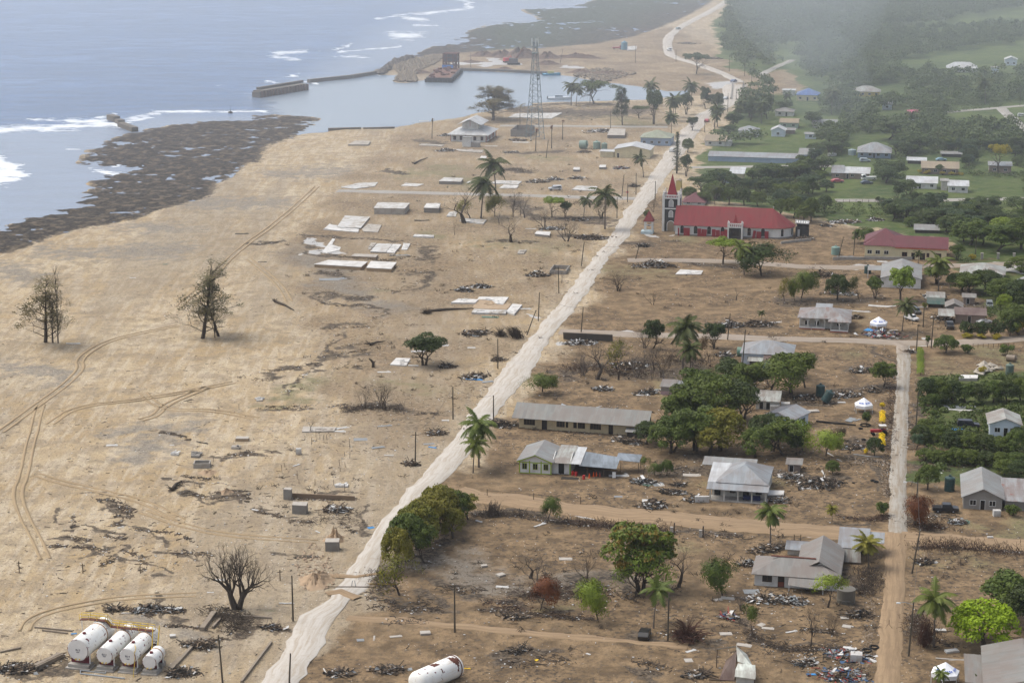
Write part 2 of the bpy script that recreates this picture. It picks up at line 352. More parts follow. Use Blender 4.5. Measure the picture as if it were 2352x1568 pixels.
# browner soil inland of the road
g.area(brown, [(1480,440),(1640,470),(1850,498),(2352,600),(4000,640),(4000,1900),(500,1900),(640,1568),(820,1370),(900,1210),(1060,1070),(1180,930),(1330,720),(1440,560)], 30, .4, .85)
g.area(brown, [(960,270),(1230,240),(1540,228),(1560,300),(1440,500),(1300,660),(1150,840),(1000,1010),(860,1060),(760,960),(700,760),(640,560),(800,380),(900,300)], 40, .4, .48)
g.area(brown, [(960,112),(1200,108),(1560,60),(1650,120),(1840,150),(1860,215),(1700,225),(1500,215),(1320,172),(1060,160),(960,180),(880,160)], 12, .3, .55)
DARKS = []
for r_, asp, L_ in [
 (7,.4,T(5,(0,480),(140,490),(300,500),(700,520))), (10,.4,T(5,(60,480),(130,530),(160,600),(300,620),(640,650),(760,620))),(14,.35,T(4,(1650,535),(1780,535),(1860,525))),
 (22,.3,T(5,(120,720),(280,740))), (16,.3,T(5,(700,720),(900,720),(850,780),(650,860))), (10,.35,T(5,(150,880),(200,930),(260,950),(400,940),(540,970),(530,1030))),
 (26,.35,T(5,(220,860),(330,900),(480,900))),(10,.4,T(5,(1100,850),(1160,860))),(14,.3,T(5,(620,40),(720,70))),(26,.2,T(5,(1400,40),(1560,60))),
 (8,.4,T(16,(650,60),(600,120),(540,230),(480,290),(440,330),(400,390),(280,500),(200,580))), (20,.35,T(16,(480,290),(620,240),(860,230))), (16,.3,T(16,(0,410),(200,390),(400,340))),
 (24,.35,T(16,(700,770),(860,730),(1100,720),(1180,750))), (12,.4,T(16,(720,370),(800,360))),(12,.4,T(16,(700,180),(860,160))),(10,.35,T(16,(560,720),(690,700))),
 (18,.35,T(16,(20,720),(120,730),(330,720))),(14,.35,T(16,(520,30),(700,20),(900,10))),(10,.4,T(16,(1330,780),(1500,780))),
 (22,.35,T(12,(1600,240),(1780,270))),(10,.4,T(12,(1500,760),(1700,760),(1640,740))),(9,.45,T(12,(1210,900),(1380,920))),(10,.4,T(12,(1210,1000),(1400,1050),(1600,1030))),(8,.4,T(12,(1130,1000),(1210,940))),
 (8,.4,T(12,(1430,1010),(1640,1000),(1640,1070))),(7,.5,T(12,(1940,1050),(2200,1060),(2352,1050))),(8,.4,T(12,(1040,610),(1200,630),(1250,660))),(9,.4,T(12,(760,1170),(880,1120),(780,1060),(660,1060))),
 (10,.35,T(13,(780,20),(880,60),(760,130))),(12,.35,T(13,(330,270),(450,270),(600,280),(700,300),(760,360),(680,390))),(14,.35,T(13,(700,200),(820,220))),(10,.4,T(13,(820,300),(940,340),(950,430))),
 (8,.4,T(13,(880,160),(1150,180),(1250,220))),(18,.35,T(13,(1150,320),(1250,310),(1380,330))),(12,.35,T(13,(450,210),(580,230))),(8,.5,T(13,(480,50),(490,140))),(10,.4,T(13,(760,0),(880,30))),
 (12,.4,T(13,(1680,20),(1750,50),(1860,70))),(9,.4,T(13,(1900,100),(2050,110))),(12,.4,T(13,(2352,20),(2250,120),(2352,170))),(10,.45,T(13,(1950,350),(2080,340))),
 (30,.4,T(13,(1400,680),(1560,700),(1600,780),(1540,840))),(8,.4,T(13,(1080,790),(1330,810))),(10,.4,T(13,(980,640),(1060,700),(980,730))),(10,.35,T(13,(700,700),(820,690))),(14,.4,T(13,(1200,910),(1450,890))),
 (24,.4,T(13,(50,1060),(250,1060),(420,1000))),(20,.4,T(13,(1180,1110),(1300,1120))),(16,.4,T(13,(1780,800),(1850,820))),
 (30,.45,T(14,(520,440),(600,520),(560,560))),(40,.4,T(14,(720,420),(880,360),(960,200))),(22,.35,T(14,(520,660),(720,690),(940,690))),(26,.4,T(14,(820,620),(860,650))),(30,.35,T(14,(950,540),(1200,560))),
 (12,.4,T(14,(1200,690),(1400,700),(1600,720),(1760,740),(1950,750))),(40,.4,T(14,(1480,560),(1650,600),(1900,600))),(36,.4,T(14,(1700,560),(1900,540),(2200,600))),(18,.35,T(14,(1280,630),(1440,660))),
 (14,.35,T(14,(1180,60),(1350,60),(1500,80),(1750,110),(2000,130),(2352,150))),(20,.3,T(14,(620,760),(820,770))),(40,.3,T(14,(1400,1060),(1600,1040),(1800,1000))),(14,.4,T(14,(580,470),(460,600),(640,640))),
 (10,.4,T(15,(660,780),(760,850),(860,880),(1050,885),(1220,870))),(26,.45,T(15,(1390,400),(1400,480),(1360,540))),(24,.4,T(15,(1700,700),(1760,800),(1900,860))),(16,.4,T(15,(1010,760),(1200,780))),
 (22,.4,T(15,(600,700),(700,770))),(20,.4,T(15,(120,780),(350,800))),(14,.4,T(15,(1700,260),(1900,250),(2350,290))),(18,.4,T(15,(1280,640),(1380,680))),(30,.4,T(15,(1200,1000),(1300,960))),(26,.4,T(15,(0,940),(120,1000))),
 (26,.4,T(8,(600,640),(800,620),(1000,680),(1300,700))),(18,.4,T(8,(500,680),(700,760))),(40,.35,T(8,(1300,640),(1600,680),(1800,600))),(20,.4,T(8,(1900,250),(2100,250),(2350,270))),(14,.4,T(8,(600,390),(800,400))),
 (30,.35,T(9,(100,500),(400,520),(900,490),(1100,450))),(30,.4,T(9,(1450,480),(1900,520),(2050,600))),(22,.4,T(9,(900,760),(1250,790))),(12,.4,T(9,(1100,900),(1200,1000),(1230,1176))),(24,.4,T(9,(850,1100),(1000,1100))),
 (30,.35,T(10,(0,110),(250,260),(600,300))),(30,.35,T(10,(700,220),(950,180),(1150,150))),(12,.5,T(10,(1180,60),(1170,400),(1150,700),(1160,1100))),(40,.35,T(10,(800,640),(1000,680))),(24,.4,T(10,(100,900),(400,1000),(700,1000))),
 (14,.4,T(10,(760,780),(1150,820))),(14,.4,T(10,(730,1300),(1000,1330),(1150,1310))),(20,.5,T(10,(1340,300),(1350,700))),(24,.4,T(10,(1400,1350),(1600,1400))),(60,.3,T(10,(1450,850),(2000,850))),(24,.4,T(10,(1500,1300),(1700,1300))),
 (60,.35,T(11,(1450,540),(1800,560),(1800,480))),(20,.3,T(11,(180,180),(380,220),(800,260),(1300,290))),(12,.4,T(11,(50,760),(250,790))),(16,.35,T(11,(0,920),(420,920),(1000,1000),(1600,1060))),(20,.35,T(11,(1760,1070),(2120,1090))),
 (16,.35,T(6,(450,840),(560,880))),(26,.35,T(6,(0,620),(200,640))),(20,.35,T(6,(1050,1060),(1500,1090))),(14,.3,T(6,(750,820),(900,820))),(10,.4,T(5,(1300,515),(1550,535))),(22,.35,T(5,(1500,280),(1640,370),(2000,370))),(20,.35,T(5,(1780,480),(1980,490))),
 (30,.3,T(5,(940,560),(880,640))),(20,.25,T(2,(400,1130),(530,1150))),(16,.3,T(2,(640,930),(820,945))),(10,.3,T(2,(1250,1010),(1550,1005))),(60,.25,T(2,(1250,720),(1700,760),(2050,740))),(14,.3,T(2,(1370,690),(1500,690),(1900,690)))]:
    g.stroke(dark, L_, r_*1.0, asp, .8); DARKS.append((L_, r_, asp))
for r_, asp, L_ in [(70,.3,T(4,(300,600),(700,600),(1100,570))),(60,.25,T(4,(900,430),(1200,440))),(60,.3,T(4,(1400,270),(1800,260))),(70,.35,T(12,(60,180),(380,220),(300,280))),(60,.3,T(4,(1900,80),(2200,60))),(60,.3,T(4,(0,700),(100,760))),
 (60,.35,T(12,(800,640),(1200,560),(1000,800))),(60,.4,T(5,(100,620),(400,900),(600,960))),(90,.35,T(14,(700,420),(1100,400),(1300,520))),(90,.3,T(14,(1500,520),(2100,560))),(60,.3,T(13,(1000,780),(1300,960)))]:
    g.stroke(grey, L_, r_, asp, .7)
for r_, asp, L_ in [(16,.25,T(5,(150,520),(240,560),(260,590))),(8,.3,T(5,(100,595))),(14,.25,T(8,(950,330),(1160,330))),(8,.3,T(8,(380,430),(460,420))),(7,.3,T(8,(260,170),(330,190))),(10,.3,T(11,(1150,610),(1200,600))),
 (16,.22,T(11,(950,910),(1100,915))),(12,.3,T(15,(780,165),(1250,160),(1500,160))),(16,.25,T(15,(2150,215),(2352,240))),(12,.3,T(9,(1000,830),(1300,860),(1450,880))),(14,.2,T(9,(600,190),(900,190))),(14,.2,T(7,(100,1080),(700,1100))),
 (12,.25,T(7,(2150,1070),(2352,1060))),(12,.25,T(7,(2250,1130),(2270,1080))),(16,.2,T(2,(870,420),(1100,420),(1260,430))),(14,.22,T(18,(1060,400),(1250,430),(1000,480))),(12,.2,T(2,(1560,445),(1640,450))),(8,.3,T(6,(600,730),(660,760))),(8,.3,T(6,(810,740))),
 (26,.3,T(3,(320,570),(400,560))),(20,.3,T(10,(800,1425),(1100,1430)))]:
    g.stroke(wet, L_, r_, asp)
for p in [(30,.3,T(5,(860,470),(950,480))),(50,.3,T(5,(700,80),(1000,60),(1200,180))),(40,.3,T(2,(700,1100),(900,1120))),(30,.3,T(5,(480,850))),(60,.25,T(2,(1400,760),(1900,770),(2100,820))),(20,.4,T(13,(1700,670))),(50,.3,T(9,(850,960))),(80,.3,T(9,(2000,930),(2300,1050))),
 (90,.25,T(15,(2250,100),(2352,150))),(60,.3,T(6,(1000,800))),(40,.3,T(2,(1550,1050),(1400,1040))),(60,.35,T(16,(200,600),(500,500))),(40,.35,T(16,(100,700)))]:
    g.stroke(grass, p[2], p[0], p[1], .62)
for u_, v_, r_ in ((1650,880,150),(1700,1100,110),(1900,710,90),(2200,1290,110),(2160,840,90),(1300,1400,90),(1560,1260,90),(1450,620,90),(1850,1330,70),(1200,560,120),(1100,420,90),(950,880,90)): g.stroke(grass, [(u_-r_*.6, v_), (u_+r_*.6, v_+r_*.1)], r_*.8, .35, .5)
for poly in [[(2100,860),(2352,850),(2900,850),(2900,1180),(2352,1160),(2200,1150),(2100,1110)], [(2180,560),(2352,560),(2900,560),(2900,760),(2250,740)]]:
    g.area(green, poly, 24, .4, .58)
# materials of the ground
def ground_mat():
    m, t, b = nmat('ground_surface'); q = NT(t)
    geo = q.n('NewGeometry').outputs['Position']
    def attr(n):
        a = q.n('Attribute', attribute_name=n); s_ = q.n('SeparateColor'); q.L(a.outputs['Color'], s_.inputs[0]); return s_.outputs
    A = attr('zones'); B = attr('soils'); C_ = attr('extra')
    nA = q.noise(.9, 6, .7, geo); nB = q.noise(.22, 5, .65, geo); nC = q.noise(.035, 4, .6, geo); nD = q.noise(3.2, 4, .7, geo)
    st = q.n('Mapping'); st.inputs['Rotation'].default_value = (0, 0, .6); st.inputs['Scale'].default_value = (.9, .12, 1); q.L(geo, st.inputs['Vector']); nE = q.noise(.5, 4, .6, st.outputs[0])
    c = q.mix(q.ramp(nC, .35, .65), (.36,.264,.145), (.45,.36,.235))
    c = q.mix(q.math('MULTIPLY', q.ramp(nB, .40, .62), .6), c, (.30,.235,.155))
    c = q.mix(q.math('MULTIPLY', q.ramp(nE, .45, .60), .55), c, (.50,.425,.32))
    c = q.mix(q.math('MULTIPLY', q.ramp(q.noise(.018, 5, .65, st.outputs[0]), .50, .60), .45), c, (.23,.195,.15))
    c = q.mix(q.math('MULTIPLY', q.ramp(q.noise(.11, 6, .75, geo), .46, .60), .5), c, (.24,.19,.13))
    def mask(f, nz, k, wdt=.12, c0=.5):
        return q.ramp(q.math('ADD', f, q.math('MULTIPLY', q.math('SUBTRACT', nz, .5), k)), c0-wdt, c0+wdt)
    # browner soil
    c = q.mix(mask(B[0], nC, .9, .35), c, q.mix(q.ramp(nB, .35, .65), (.112,.075,.040), (.26,.178,.098)))
    c = q.mix(q.math('MULTIPLY', mask(B[1], nB, 1.4, .25), .85), c, q.mix(q.ramp(nA, .4, .6), (.15,.135,.115), (.30,.27,.225)))
    c = q.mix(q.math('MULTIPLY', mask(C_[1], nB, 1.0, .2), .8), c, q.mix(q.ramp(nA, .4, .6), (.12,.13,.055), (.26,.22,.12)))
    # pebbles and flecks everywhere
    c = q.mix(q.math('MULTIPLY', q.ramp(nD, .53, .66), .75), c, (.12,.085,.055))
    c = q.mix(q.math('MULTIPLY', q.ramp(nA, .54, .67), .8), c, (.12,.095,.07))
    c = q.mix(q.math('MULTIPLY', q.math('MULTIPLY', q.ramp(nA, .47, .61), q.ramp(nC, .38, .58)), q.math('MULTIPLY', B[0], 1.0)), c, (.05,.038,.028))
    v1 = q.n('TexVoronoi'); v1.inputs['Scale'].default_value = 1.6; q.L(geo, v1.inputs['Vector'])
    c = q.mix(q.math('MULTIPLY', q.ramp(v1.outputs['Distance'], .10, .06), q.math('MULTIPLY', q.ramp(nB, .42, .6), .8)), c, (.05,.04,.032))
    v2 = q.n('TexVoronoi'); v2.inputs['Scale'].default_value = .8; q.L(geo, v2.inputs['Vector'])
    c = q.mix(q.math('MULTIPLY', q.ramp(v2.outputs['Distance'], .085, .06), q.ramp(nC, .38, .55)), c, (.78,.76,.72))
    # mats of dark litter
    nF = q.math('ADD', q.math('MULTIPLY', nB, .55), q.math('MULTIPLY', nA, .45))
    c = q.mix(q.math('MULTIPLY', mask(A[2], nF, 2.6, .12, .52), .92), c, q.mix(q.ramp(nA, .42, .62), (.030,.024,.019), (.15,.115,.08)))
    # green land
    gcol = q.mix(q.ramp(nC, .35, .65), (.034,.064,.011), (.078,.112,.02))
    gcol = q.mix(q.math('MULTIPLY', q.ramp(nB, .4, .7), .6), gcol, (.13,.13,.055))
    gcol = q.mix(q.math('MULTIPLY', q.ramp(nA, .5, .7), .4), gcol, (.03,.04,.018))
    c = q.mix(mask(A[1], nB, .8, .12), c, gcol)
    # reef flat
    rc = q.mix(q.ramp(nA, .40, .60), (.007,.006,.006), (.052,.042,.032))
    rc = q.mix(q.math('MULTIPLY', q.ramp(nB, .48, .62), .7), rc, (.15,.115,.078))
    rc = q.mix(C_[0], rc, q.mix(q.ramp(nA, .35, .65), (.015,.028,.014), (.065,.07,.042)))
    c = q.mix(mask(A[0], q.math('ADD', q.math('MULTIPLY', nB, .6), q.math('MULTIPLY', nA, .4)), 2.4, .2), c, rc)
    # pale wet puddles
    wm = mask(B[2], nB, .9, .1)
    c = q.mix(wm, c, (.42,.405,.385))
    q.L(c, b.inputs['Base Color'])
    q.L(q.ramp(wm, 0, 1, .95, .3), b.inputs['Roughness'])
    bp = q.n('Bump'); bp.inputs['Strength'].default_value = 1.0; bp.inputs['Distance'].default_value = 1.1
    h = q.math('ADD', q.math('MULTIPLY', nB, .9), q.math('MULTIPLY', nA, .35)); h = q.math('ADD', h, q.math('MULTIPLY', nD, .12))
    q.L(h, bp.inputs['Height']); q.L(bp.outputs[0], b.inputs['Normal'])
    return m
north = np.clip((170-g.v)/20, 0, 1)*np.clip((g.u-1050)/120+(n2-.5), 0, 1)*rm
cov = np.where((reef > .05), reef, 0)
tan_ = g.zeros(); 
g.build('ground', ground_mat(), {'zones': (cov, green, dark), 'soils': (brown, grey, wet), 'extra': (north, grass, tan_)})

# ---- sea ----
sg = Grid(axis([(-9000,-2000,500),(-2000,-400,50),(-400,1800,6),(1800,12000,800)]), axis([(-262,-60,8),(-60,620,1.8),(620,1000,20)]), SEA)
foam = sg.zeros(); shal = sg.zeros(); cal = sg.zeros()
for r_, asp, L_ in [(7,.3,T(1,(190,792),(500,800),(740,752))),(26,.32,T(1,(-600,900),(0,858),(150,850),(350,848),(600,828),(780,812))),(16,.35,T(1,(420,800),(640,800))),(11,.3,T(1,(820,800),(900,790),(1060,760))),(9,.3,T(1,(1000,738),(1250,740),(1500,743),(1790,748))),
  (10,.4,T(1,(1820,360),(1900,350),(2030,345))),(13,.35,T(1,(1860,380),(1960,395))),(9,.2,T(1,(1430,570),(1480,568))),(9,.25,T(1,(1750,540),(1850,545))),(6,.2,T(1,(1580,620),(1700,622))),(6,.3,T(1,(1960,490),(1960,510))),
  (8,.25,T(2,(330,128),(450,108),(590,92))),(9,.3,T(2,(600,95),(720,90),(820,70),(985,52),(940,20),(880,-10))),(14,.3,T(2,(560,120),(640,130))),(6,.3,T(2,(600,170),(710,172))),(26,.35,T(2,(480,235),(580,240))),(6,.2,T(1,(2200,330),(2352,285))),(8,.2,T(2,(90,300),(130,300))),(8,.2,T(2,(60,345),(300,330),(480,310))),
  (12,.2,T(2,(130,375),(210,378))),(5,.3,T(1,(1990,545),(2110,565))),(12,.3,T(1,(650,1140),(760,1160))),(8,.3,T(1,(700,1080),(780,1110))),(5,.2,T(1,(400,992),(470,992))),(8,.3,T(2,(560,410),(420,480),(340,500)))]:
    sg.stroke(foam, L_, r_, asp)
sg.area(foam, [(-60,350),(0,360),(35,371),(56,385),(58,398),(35,415),(0,422),(-60,440)], 8, .5)
sg.area(shal, [(-400,420),(0,296),(121,297),(270,284),(346,263),(433,259),(606,262),(760,262),(760,300),(650,420),(300,560),(-400,800)], 40, .35)
sg.area(shal, [(600,230),(700,180),(800,120),(900,60),(1080,0),(1200,-60),(1900,-200),(1500,0),(1250,60),(1000,140),(860,170),(700,210)], 60, .4, .8)
sg.area(cal, [(600,222),(710,186),(864,172),(1060,160),(1300,165),(1600,205),(1600,225),(1200,250),(1000,290),(700,310),(640,262)], 30, .35)
def sea_mat():
    m, t, b = nmat('sea_water'); q = NT(t)
    geo = q.n('NewGeometry').outputs['Position']
    a = q.n('Attribute', attribute_name='water'); s_ = q.n('SeparateColor'); q.L(a.outputs['Color'], s_.inputs[0]); A = s_.outputs
    mp = q.n('Mapping'); mp.inputs['Rotation'].default_value = (0, 0, .12); mp.inputs['Scale'].default_value = (.35, 1, 1); q.L(geo, mp.inputs['Vector'])
    big = q.noise(.012, 3, .5, mp.outputs[0]); mid = q.noise(.10, 5, .65, mp.outputs[0]); fine = q.noise(.45, 5, .7, mp.outputs[0])
    c = q.mix(q.ramp(big, .3, .7), (.05,.112,.24), (.09,.162,.31))
    c = q.mix(q.math('MULTIPLY', q.ramp(q.noise(.035, 5, .65, mp.outputs[0]), .46, .62), .6), c, (.045,.09,.175))
    c = q.mix(q.math('MULTIPLY', q.ramp(mid, .44, .58), .9), c, (.045,.09,.175))
    c = q.mix(q.math('MULTIPLY', A[1], .75), c, (.25,.29,.35))
    c = q.mix(q.math('MULTIPLY', A[2], .9), c, (.22,.265,.31))
    v = q.math('ADD', A[0], q.math('ADD', q.math('MULTIPLY', q.math('SUBTRACT', fine, .5), 2.4), q.math('MULTIPLY', q.math('SUBTRACT', mid, .5), 1.6)))
    fm = q.math('MULTIPLY', q.ramp(v, .40, 1.05), q.ramp(A[0], .02, .3))
    c = q.mix(fm, c, (.70,.73,.75))
    q.L(c, b.inputs['Base Color']); q.L(q.ramp(fm, 0, 1, .22, .9), b.inputs['Roughness']); b.inputs['IOR'].default_value = 1.33; b.inputs['Specular IOR Level'].default_value = .5
    bp = q.n('Bump'); bp.inputs['Strength'].default_value = .8; bp.inputs['Distance'].default_value = 1.1
    h = q.math('ADD', mid, q.math('MULTIPLY', fine, .35)); h = q.math('MULTIPLY', h, q.ramp(A[2], 0, 1, 1, .12))
    q.L(h, bp.inputs['Height']); q.L(bp.outputs[0], b.inputs['Normal'])
    return m
sg.build('sea', sea_mat(), {'water': (foam, shal, cal)})

# ---- roads ----
def roadmat(col, col2, amt=.5, wetcol=None):
    m, t, b = nmat('road_surface'); q = NT(t)
    geo = q.n('NewGeometry').outputs['Position']
    uv = q.n('UVMap').outputs[0]; mp = q.n('Mapping'); mp.inputs['Scale'].default_value = (1.3, .07, 1); q.L(uv, mp.inputs['Vector'])
    n1 = q.noise(1.0, 5, .7, mp.outputs[0]); n2 = q.noise(.5, 5, .7, geo); n3 = q.noise(.09, 3, .6, geo); n4 = q.noise(2.5, 3, .7, geo)
    c = q.mix(q.math('MULTIPLY', q.ramp(n1, .4, .65), amt), col, col2)
    c = q.mix(q.math('MULTIPLY', q.ramp(n2, .5, .75), amt*.8), c, col2)
    c = q.mix(q.math('MULTIPLY', q.ramp(n3, .5, .7), .5*amt), c, tuple(x*.75 for x in col))
    c = q.mix(q.math('MULTIPLY', q.ramp(n4, .55, .75), .25), c, tuple(x*.55 for x in col2))
    # ragged, sand-covered edges: the sheet fades out where the sand laps over it
    sx = q.n('SeparateXYZ'); q.L(uv, sx.inputs[0])
    q.L(c, b.inputs['Base Color']); b.inputs['Roughness'].default_value = .85
    bp = q.n('Bump'); bp.inputs['Strength'].default_value = .5; bp.inputs['Distance'].default_value = .15; q.L(n2, bp.inputs['Height']); q.L(bp.outputs[0], b.inputs['Normal'])
    return m
def strip(name, pts, mat, z=.14, jag=.5, step=2.0, kind='structure', seed=0, label=None, cat=None):
    """pts: list of (Vector centre, half width)"""
    P = []; 
    for i in range(len(pts)-1):
        a, wa = pts[i]; b, wb = pts[i+1]; n = max(1, int((b-a).length/step))
        for k in range(n): P.append((a.lerp(b, k/n), wa+(wb-wa)*k/n))
    P.append(pts[-1])
    rs = random.Random(seed+11)
    vs_, fs, uvs = [], [], []; L = 0; ja = jb = 0
    for i, (p, hw) in enumerate(P):
        t = P[min(i+1, len(P)-1)][0]-P[max(i-1, 0)][0]; t.z = 0; t.normalize(); nrm = Vector((t.y, -t.x, 0))
        if i: L += (p-P[i-1][0]).length
        ja = ja*.8+rs.uniform(-1, 1)*jag*.6; jb = jb*.8+rs.uniform(-1, 1)*jag*.6
        a = p-nrm*(hw+ja+rs.uniform(-.3, .3)*jag); b = p+nrm*(hw+jb+rs.uniform(-.3, .3)*jag)
        for k, s_ in enumerate((0, .04, .5, .96, 1)):
            c = a.lerp(b, s_); vs_.append((c.x, c.y, z-(.12 if s_ in (0, 1) else 0)+(.03 if s_ == .5 and hw > 1 else 0))); uvs.append((s_*2*hw, L))
    for i in range(len(P)-1):
        for k in range(4): fs.append((i*5+k, i*5+k+1, (i+1)*5+k+1, (i+1)*5+k))
    me = bpy.data.meshes.new(name); me.from_pydata(vs_, [], fs); me.materials.append(mat)
    ul = me.uv_layers.new(name='UVMap')
    idx = np.zeros(len(me.loops), dtype=np.int32); me.loops.foreach_get('vertex_index', idx)
    ul.data.foreach_set('uv', np.array(uvs, dtype=np.float32)[idx].ravel())
    me.polygons.foreach_set('use_smooth', [True]*len(fs))
    o = bpy.data.objects.new(name, me); COL.objects.link(o); o['kind'] = kind
    return o
def road(name, pts, wm, mat, **kw):
    P = [(GD(*p), wm/2) for p in pts]; return strip(name, P, mat, **kw)
PALE = roadmat((.45,.42,.38), (.32,.27,.21), .8); GREYR = roadmat((.33,.315,.29), (.22,.19,.155), .8)
DIRT = roadmat((.285,.20,.118), (.20,.138,.082), 1.0); PALE2 = roadmat((.31,.29,.255), (.22,.175,.125), 1.0); WETD = roadmat((.29,.25,.21), (.23,.175,.12), .9)
Ledge = [(585,1600),(597,1568),(648,1493),(690,1424),(745,1384),(762,1355),(786,1327),(804,1296),(845,1237),(883,1192),(930,1130),(965,1100),(1010,1040),(1045,1000),(1100,925),(1140,870),(1190,810),(1235,755),(1300,680),(1350,610),(1390,560),(1430,500),(1450,460),(1490,410),(1530,350),(1565,300),(1592,270)]
Redge = [(668,1600),(680,1568),(731,1493),(762,1424),(795,1384),(848,1350),(863,1320),(872,1280),(900,1237),(935,1192),(985,1130),(1020,1100),(1075,1040),(1105,1000),(1165,925),(1210,870),(1250,800),(1300,735),(1350,670),(1395,600),(1440,545),(1475,490),(1495,460),(1530,410),(1570,350),(1608,300),(1632,270)]
def iv(E, v):
    for i in range(len(E)-1):
        if E[i][1] >= v >= E[i+1][1]:
            t = (E[i][1]-v)/(E[i][1]-E[i+1][1]); return E[i][0]+(E[i+1][0]-E[i][0])*t
    return E[-1][0]
mp_ = []
v = 1600
while v >= 272:
    a = GD(iv(Ledge, v), v); b = GD(iv(Redge, v), v); mp_.append(((a+b)/2, (b-a).length/2*math.cos(math.radians(11)))); v -= 14
for q_ in ((1612,268,4),(1640,255,4.5),(1668,240,5),(1682,215,5.5),(1692,195,7)): mp_.append((GD(q_[0], q_[1]), q_[2]))
strip('road', mp_, PALE, z=.16, jag=.75, step=2.0)
road('road', [(1700,190),(1675,177),(1651,166),(1606,149),(1558,135),(1539,126),(1534,112),(1533,98),(1539,82),(1558,66),(1589,48),(1620,33),(1652,15),(1680,-5)], 6.5, PALE, jag=.5, seed=1)
road('road', T(5,(280,187),(900,203),(1500,218),(2150,237),(2250,240)), 6.5, GREYR, z=.12, seed=2)
road('road', T(2,(1160,834),(1700,838),(2270,843)), 6, GREYR, z=.12, seed=3)
road('road', T(3,(150,1112),(600,1106),(1070,1100)), 5, GREYR, z=.12, seed=4)
road('road', T(7,(385,395),(900,395),(1500,392),(2352,378),(3000,370)), 6.5, GREYR, z=.12, seed=5)
road('road', T(3,(1840,745),(2190,715),(2352,702),(2700,690)), 5, GREYR, z=.12, seed=6)
road('road', T(3,(2200,718),(2270,780),(2352,860),(2500,960)), 6, GREYR, z=.17, seed=7)
road('path', T(3,(590,505),(700,450),(820,398)), 5, GREYR, z=.12, seed=8)
road('path', T(3,(1255,-8),(1285,12)), 5, GREYR, z=.12, seed=9)
road('dirt_road', T(6,(380,1020),(860,1022),(1250,1030),(1650,1042))+T(7,(0,1085),(500,1095),(900,1090),(1300,1080),(1900,1065),(2352,1050),(2800,1040)), 6, WETD, z=.12, seed=10)
road('dirt_road', T(8,(500,318),(930,335),(1400,350),(1880,362))+T(9,(0,822),(600,832),(1000,850),(1300,868),(1800,858),(2352,822),(2800,800)), 6, WETD, z=.12, seed=11)
road('dirt_road', [(1040,1130)]+T(11,(0,775),(300,800),(700,870),(1100,905),(1500,935),(2100,1000))+[(1882,1219),(2055,1235),(2200,1240),(2352,1252),(2600,1262)], 8, DIRT, z=.10, jag=.9, seed=12)
road('road', T(9,(1290,880),(1295,1000),(1295,1100))+T(10,(1285,50),(1270,300),(1255,500),(1250,700),(1245,900),(1245,1100),(1240,1300),(1240,1480)), 3.5, PALE2, z=.085, jag=.28, step=1.6, seed=13)
road('dirt_road', T(15,(1572,170),(1565,300),(1560,500),(1548,700),(1535,900),(1520,1100)), 4.4, DIRT, z=.12, jag=.4, seed=14)
road('path', T(14,(340,745),(700,765),(1000,790),(1600,850),(2200,895),(2600,930)), 2.6, DIRT, z=.05, jag=.6, seed=15)
TRK = roadmat((.31,.23,.135), (.265,.195,.115), .9)
road('sand_drift', T(14,(225,470),(400,480),(560,455)), 1.8, DIRT, z=.24, jag=.5, seed=31); road('sand_drift', T(14,(200,585),(300,570),(420,615)), 2.4, DIRT, z=.24, jag=.6, seed=32)
road('dirt_road', T(9,(1292,960),(1270,890),(1200,858),(1060,845)), 4, WETD, z=.19, seed=33)
for i, L_ in enumerate([T(12,(0,610),(220,450),(430,300),(540,190),(520,130),(640,40),(800,-20),(1180,-95)), T(12,(270,430),(200,700),(160,900),(110,1000),(140,1130),(250,1330),(300,1450)),
   T(12,(240,890),(400,940),(600,985),(950,1065),(1200,1190)), T(13,(160,830),(200,750),(400,680),(800,610),(1300,590)), T(12,(330,560),(500,440),(900,400),(1200,350),(1550,280)), T(12,(950,350),(1020,420),(1150,470),(1400,460),(1700,520)),
   T(12,(930,530),(1040,500),(1080,440),(1200,380),(1380,310)), T(4,(1180,960),(1400,760),(1600,560),(1850,390),(2100,160)), T(4,(1650,640),(1850,800),(1920,920)),T(13,(950,40),(1200,130),(1500,200),(2100,240))]):
    for off in (-.9, .9):
        P = [GD(*p) for p in L_]
        Q = []
        for k, p in enumerate(P):
            t = P[min(k+1, len(P)-1)]-P[max(k-1, 0)]; t.normalize(); Q.append((p+Vector((t.y, -t.x, 0))*off, .33))
        # smooth the polyline
        for _ in range(2):
            R = [Q[0]]
            for k in range(len(Q)-1): R += [(Q[k][0].lerp(Q[k+1][0], .25), .33), (Q[k][0].lerp(Q[k+1][0], .75), .33)]
            R.append(Q[-1]); Q = R
        strip('track', Q, TRK, z=.125, jag=.12, step=1.5, seed=i)
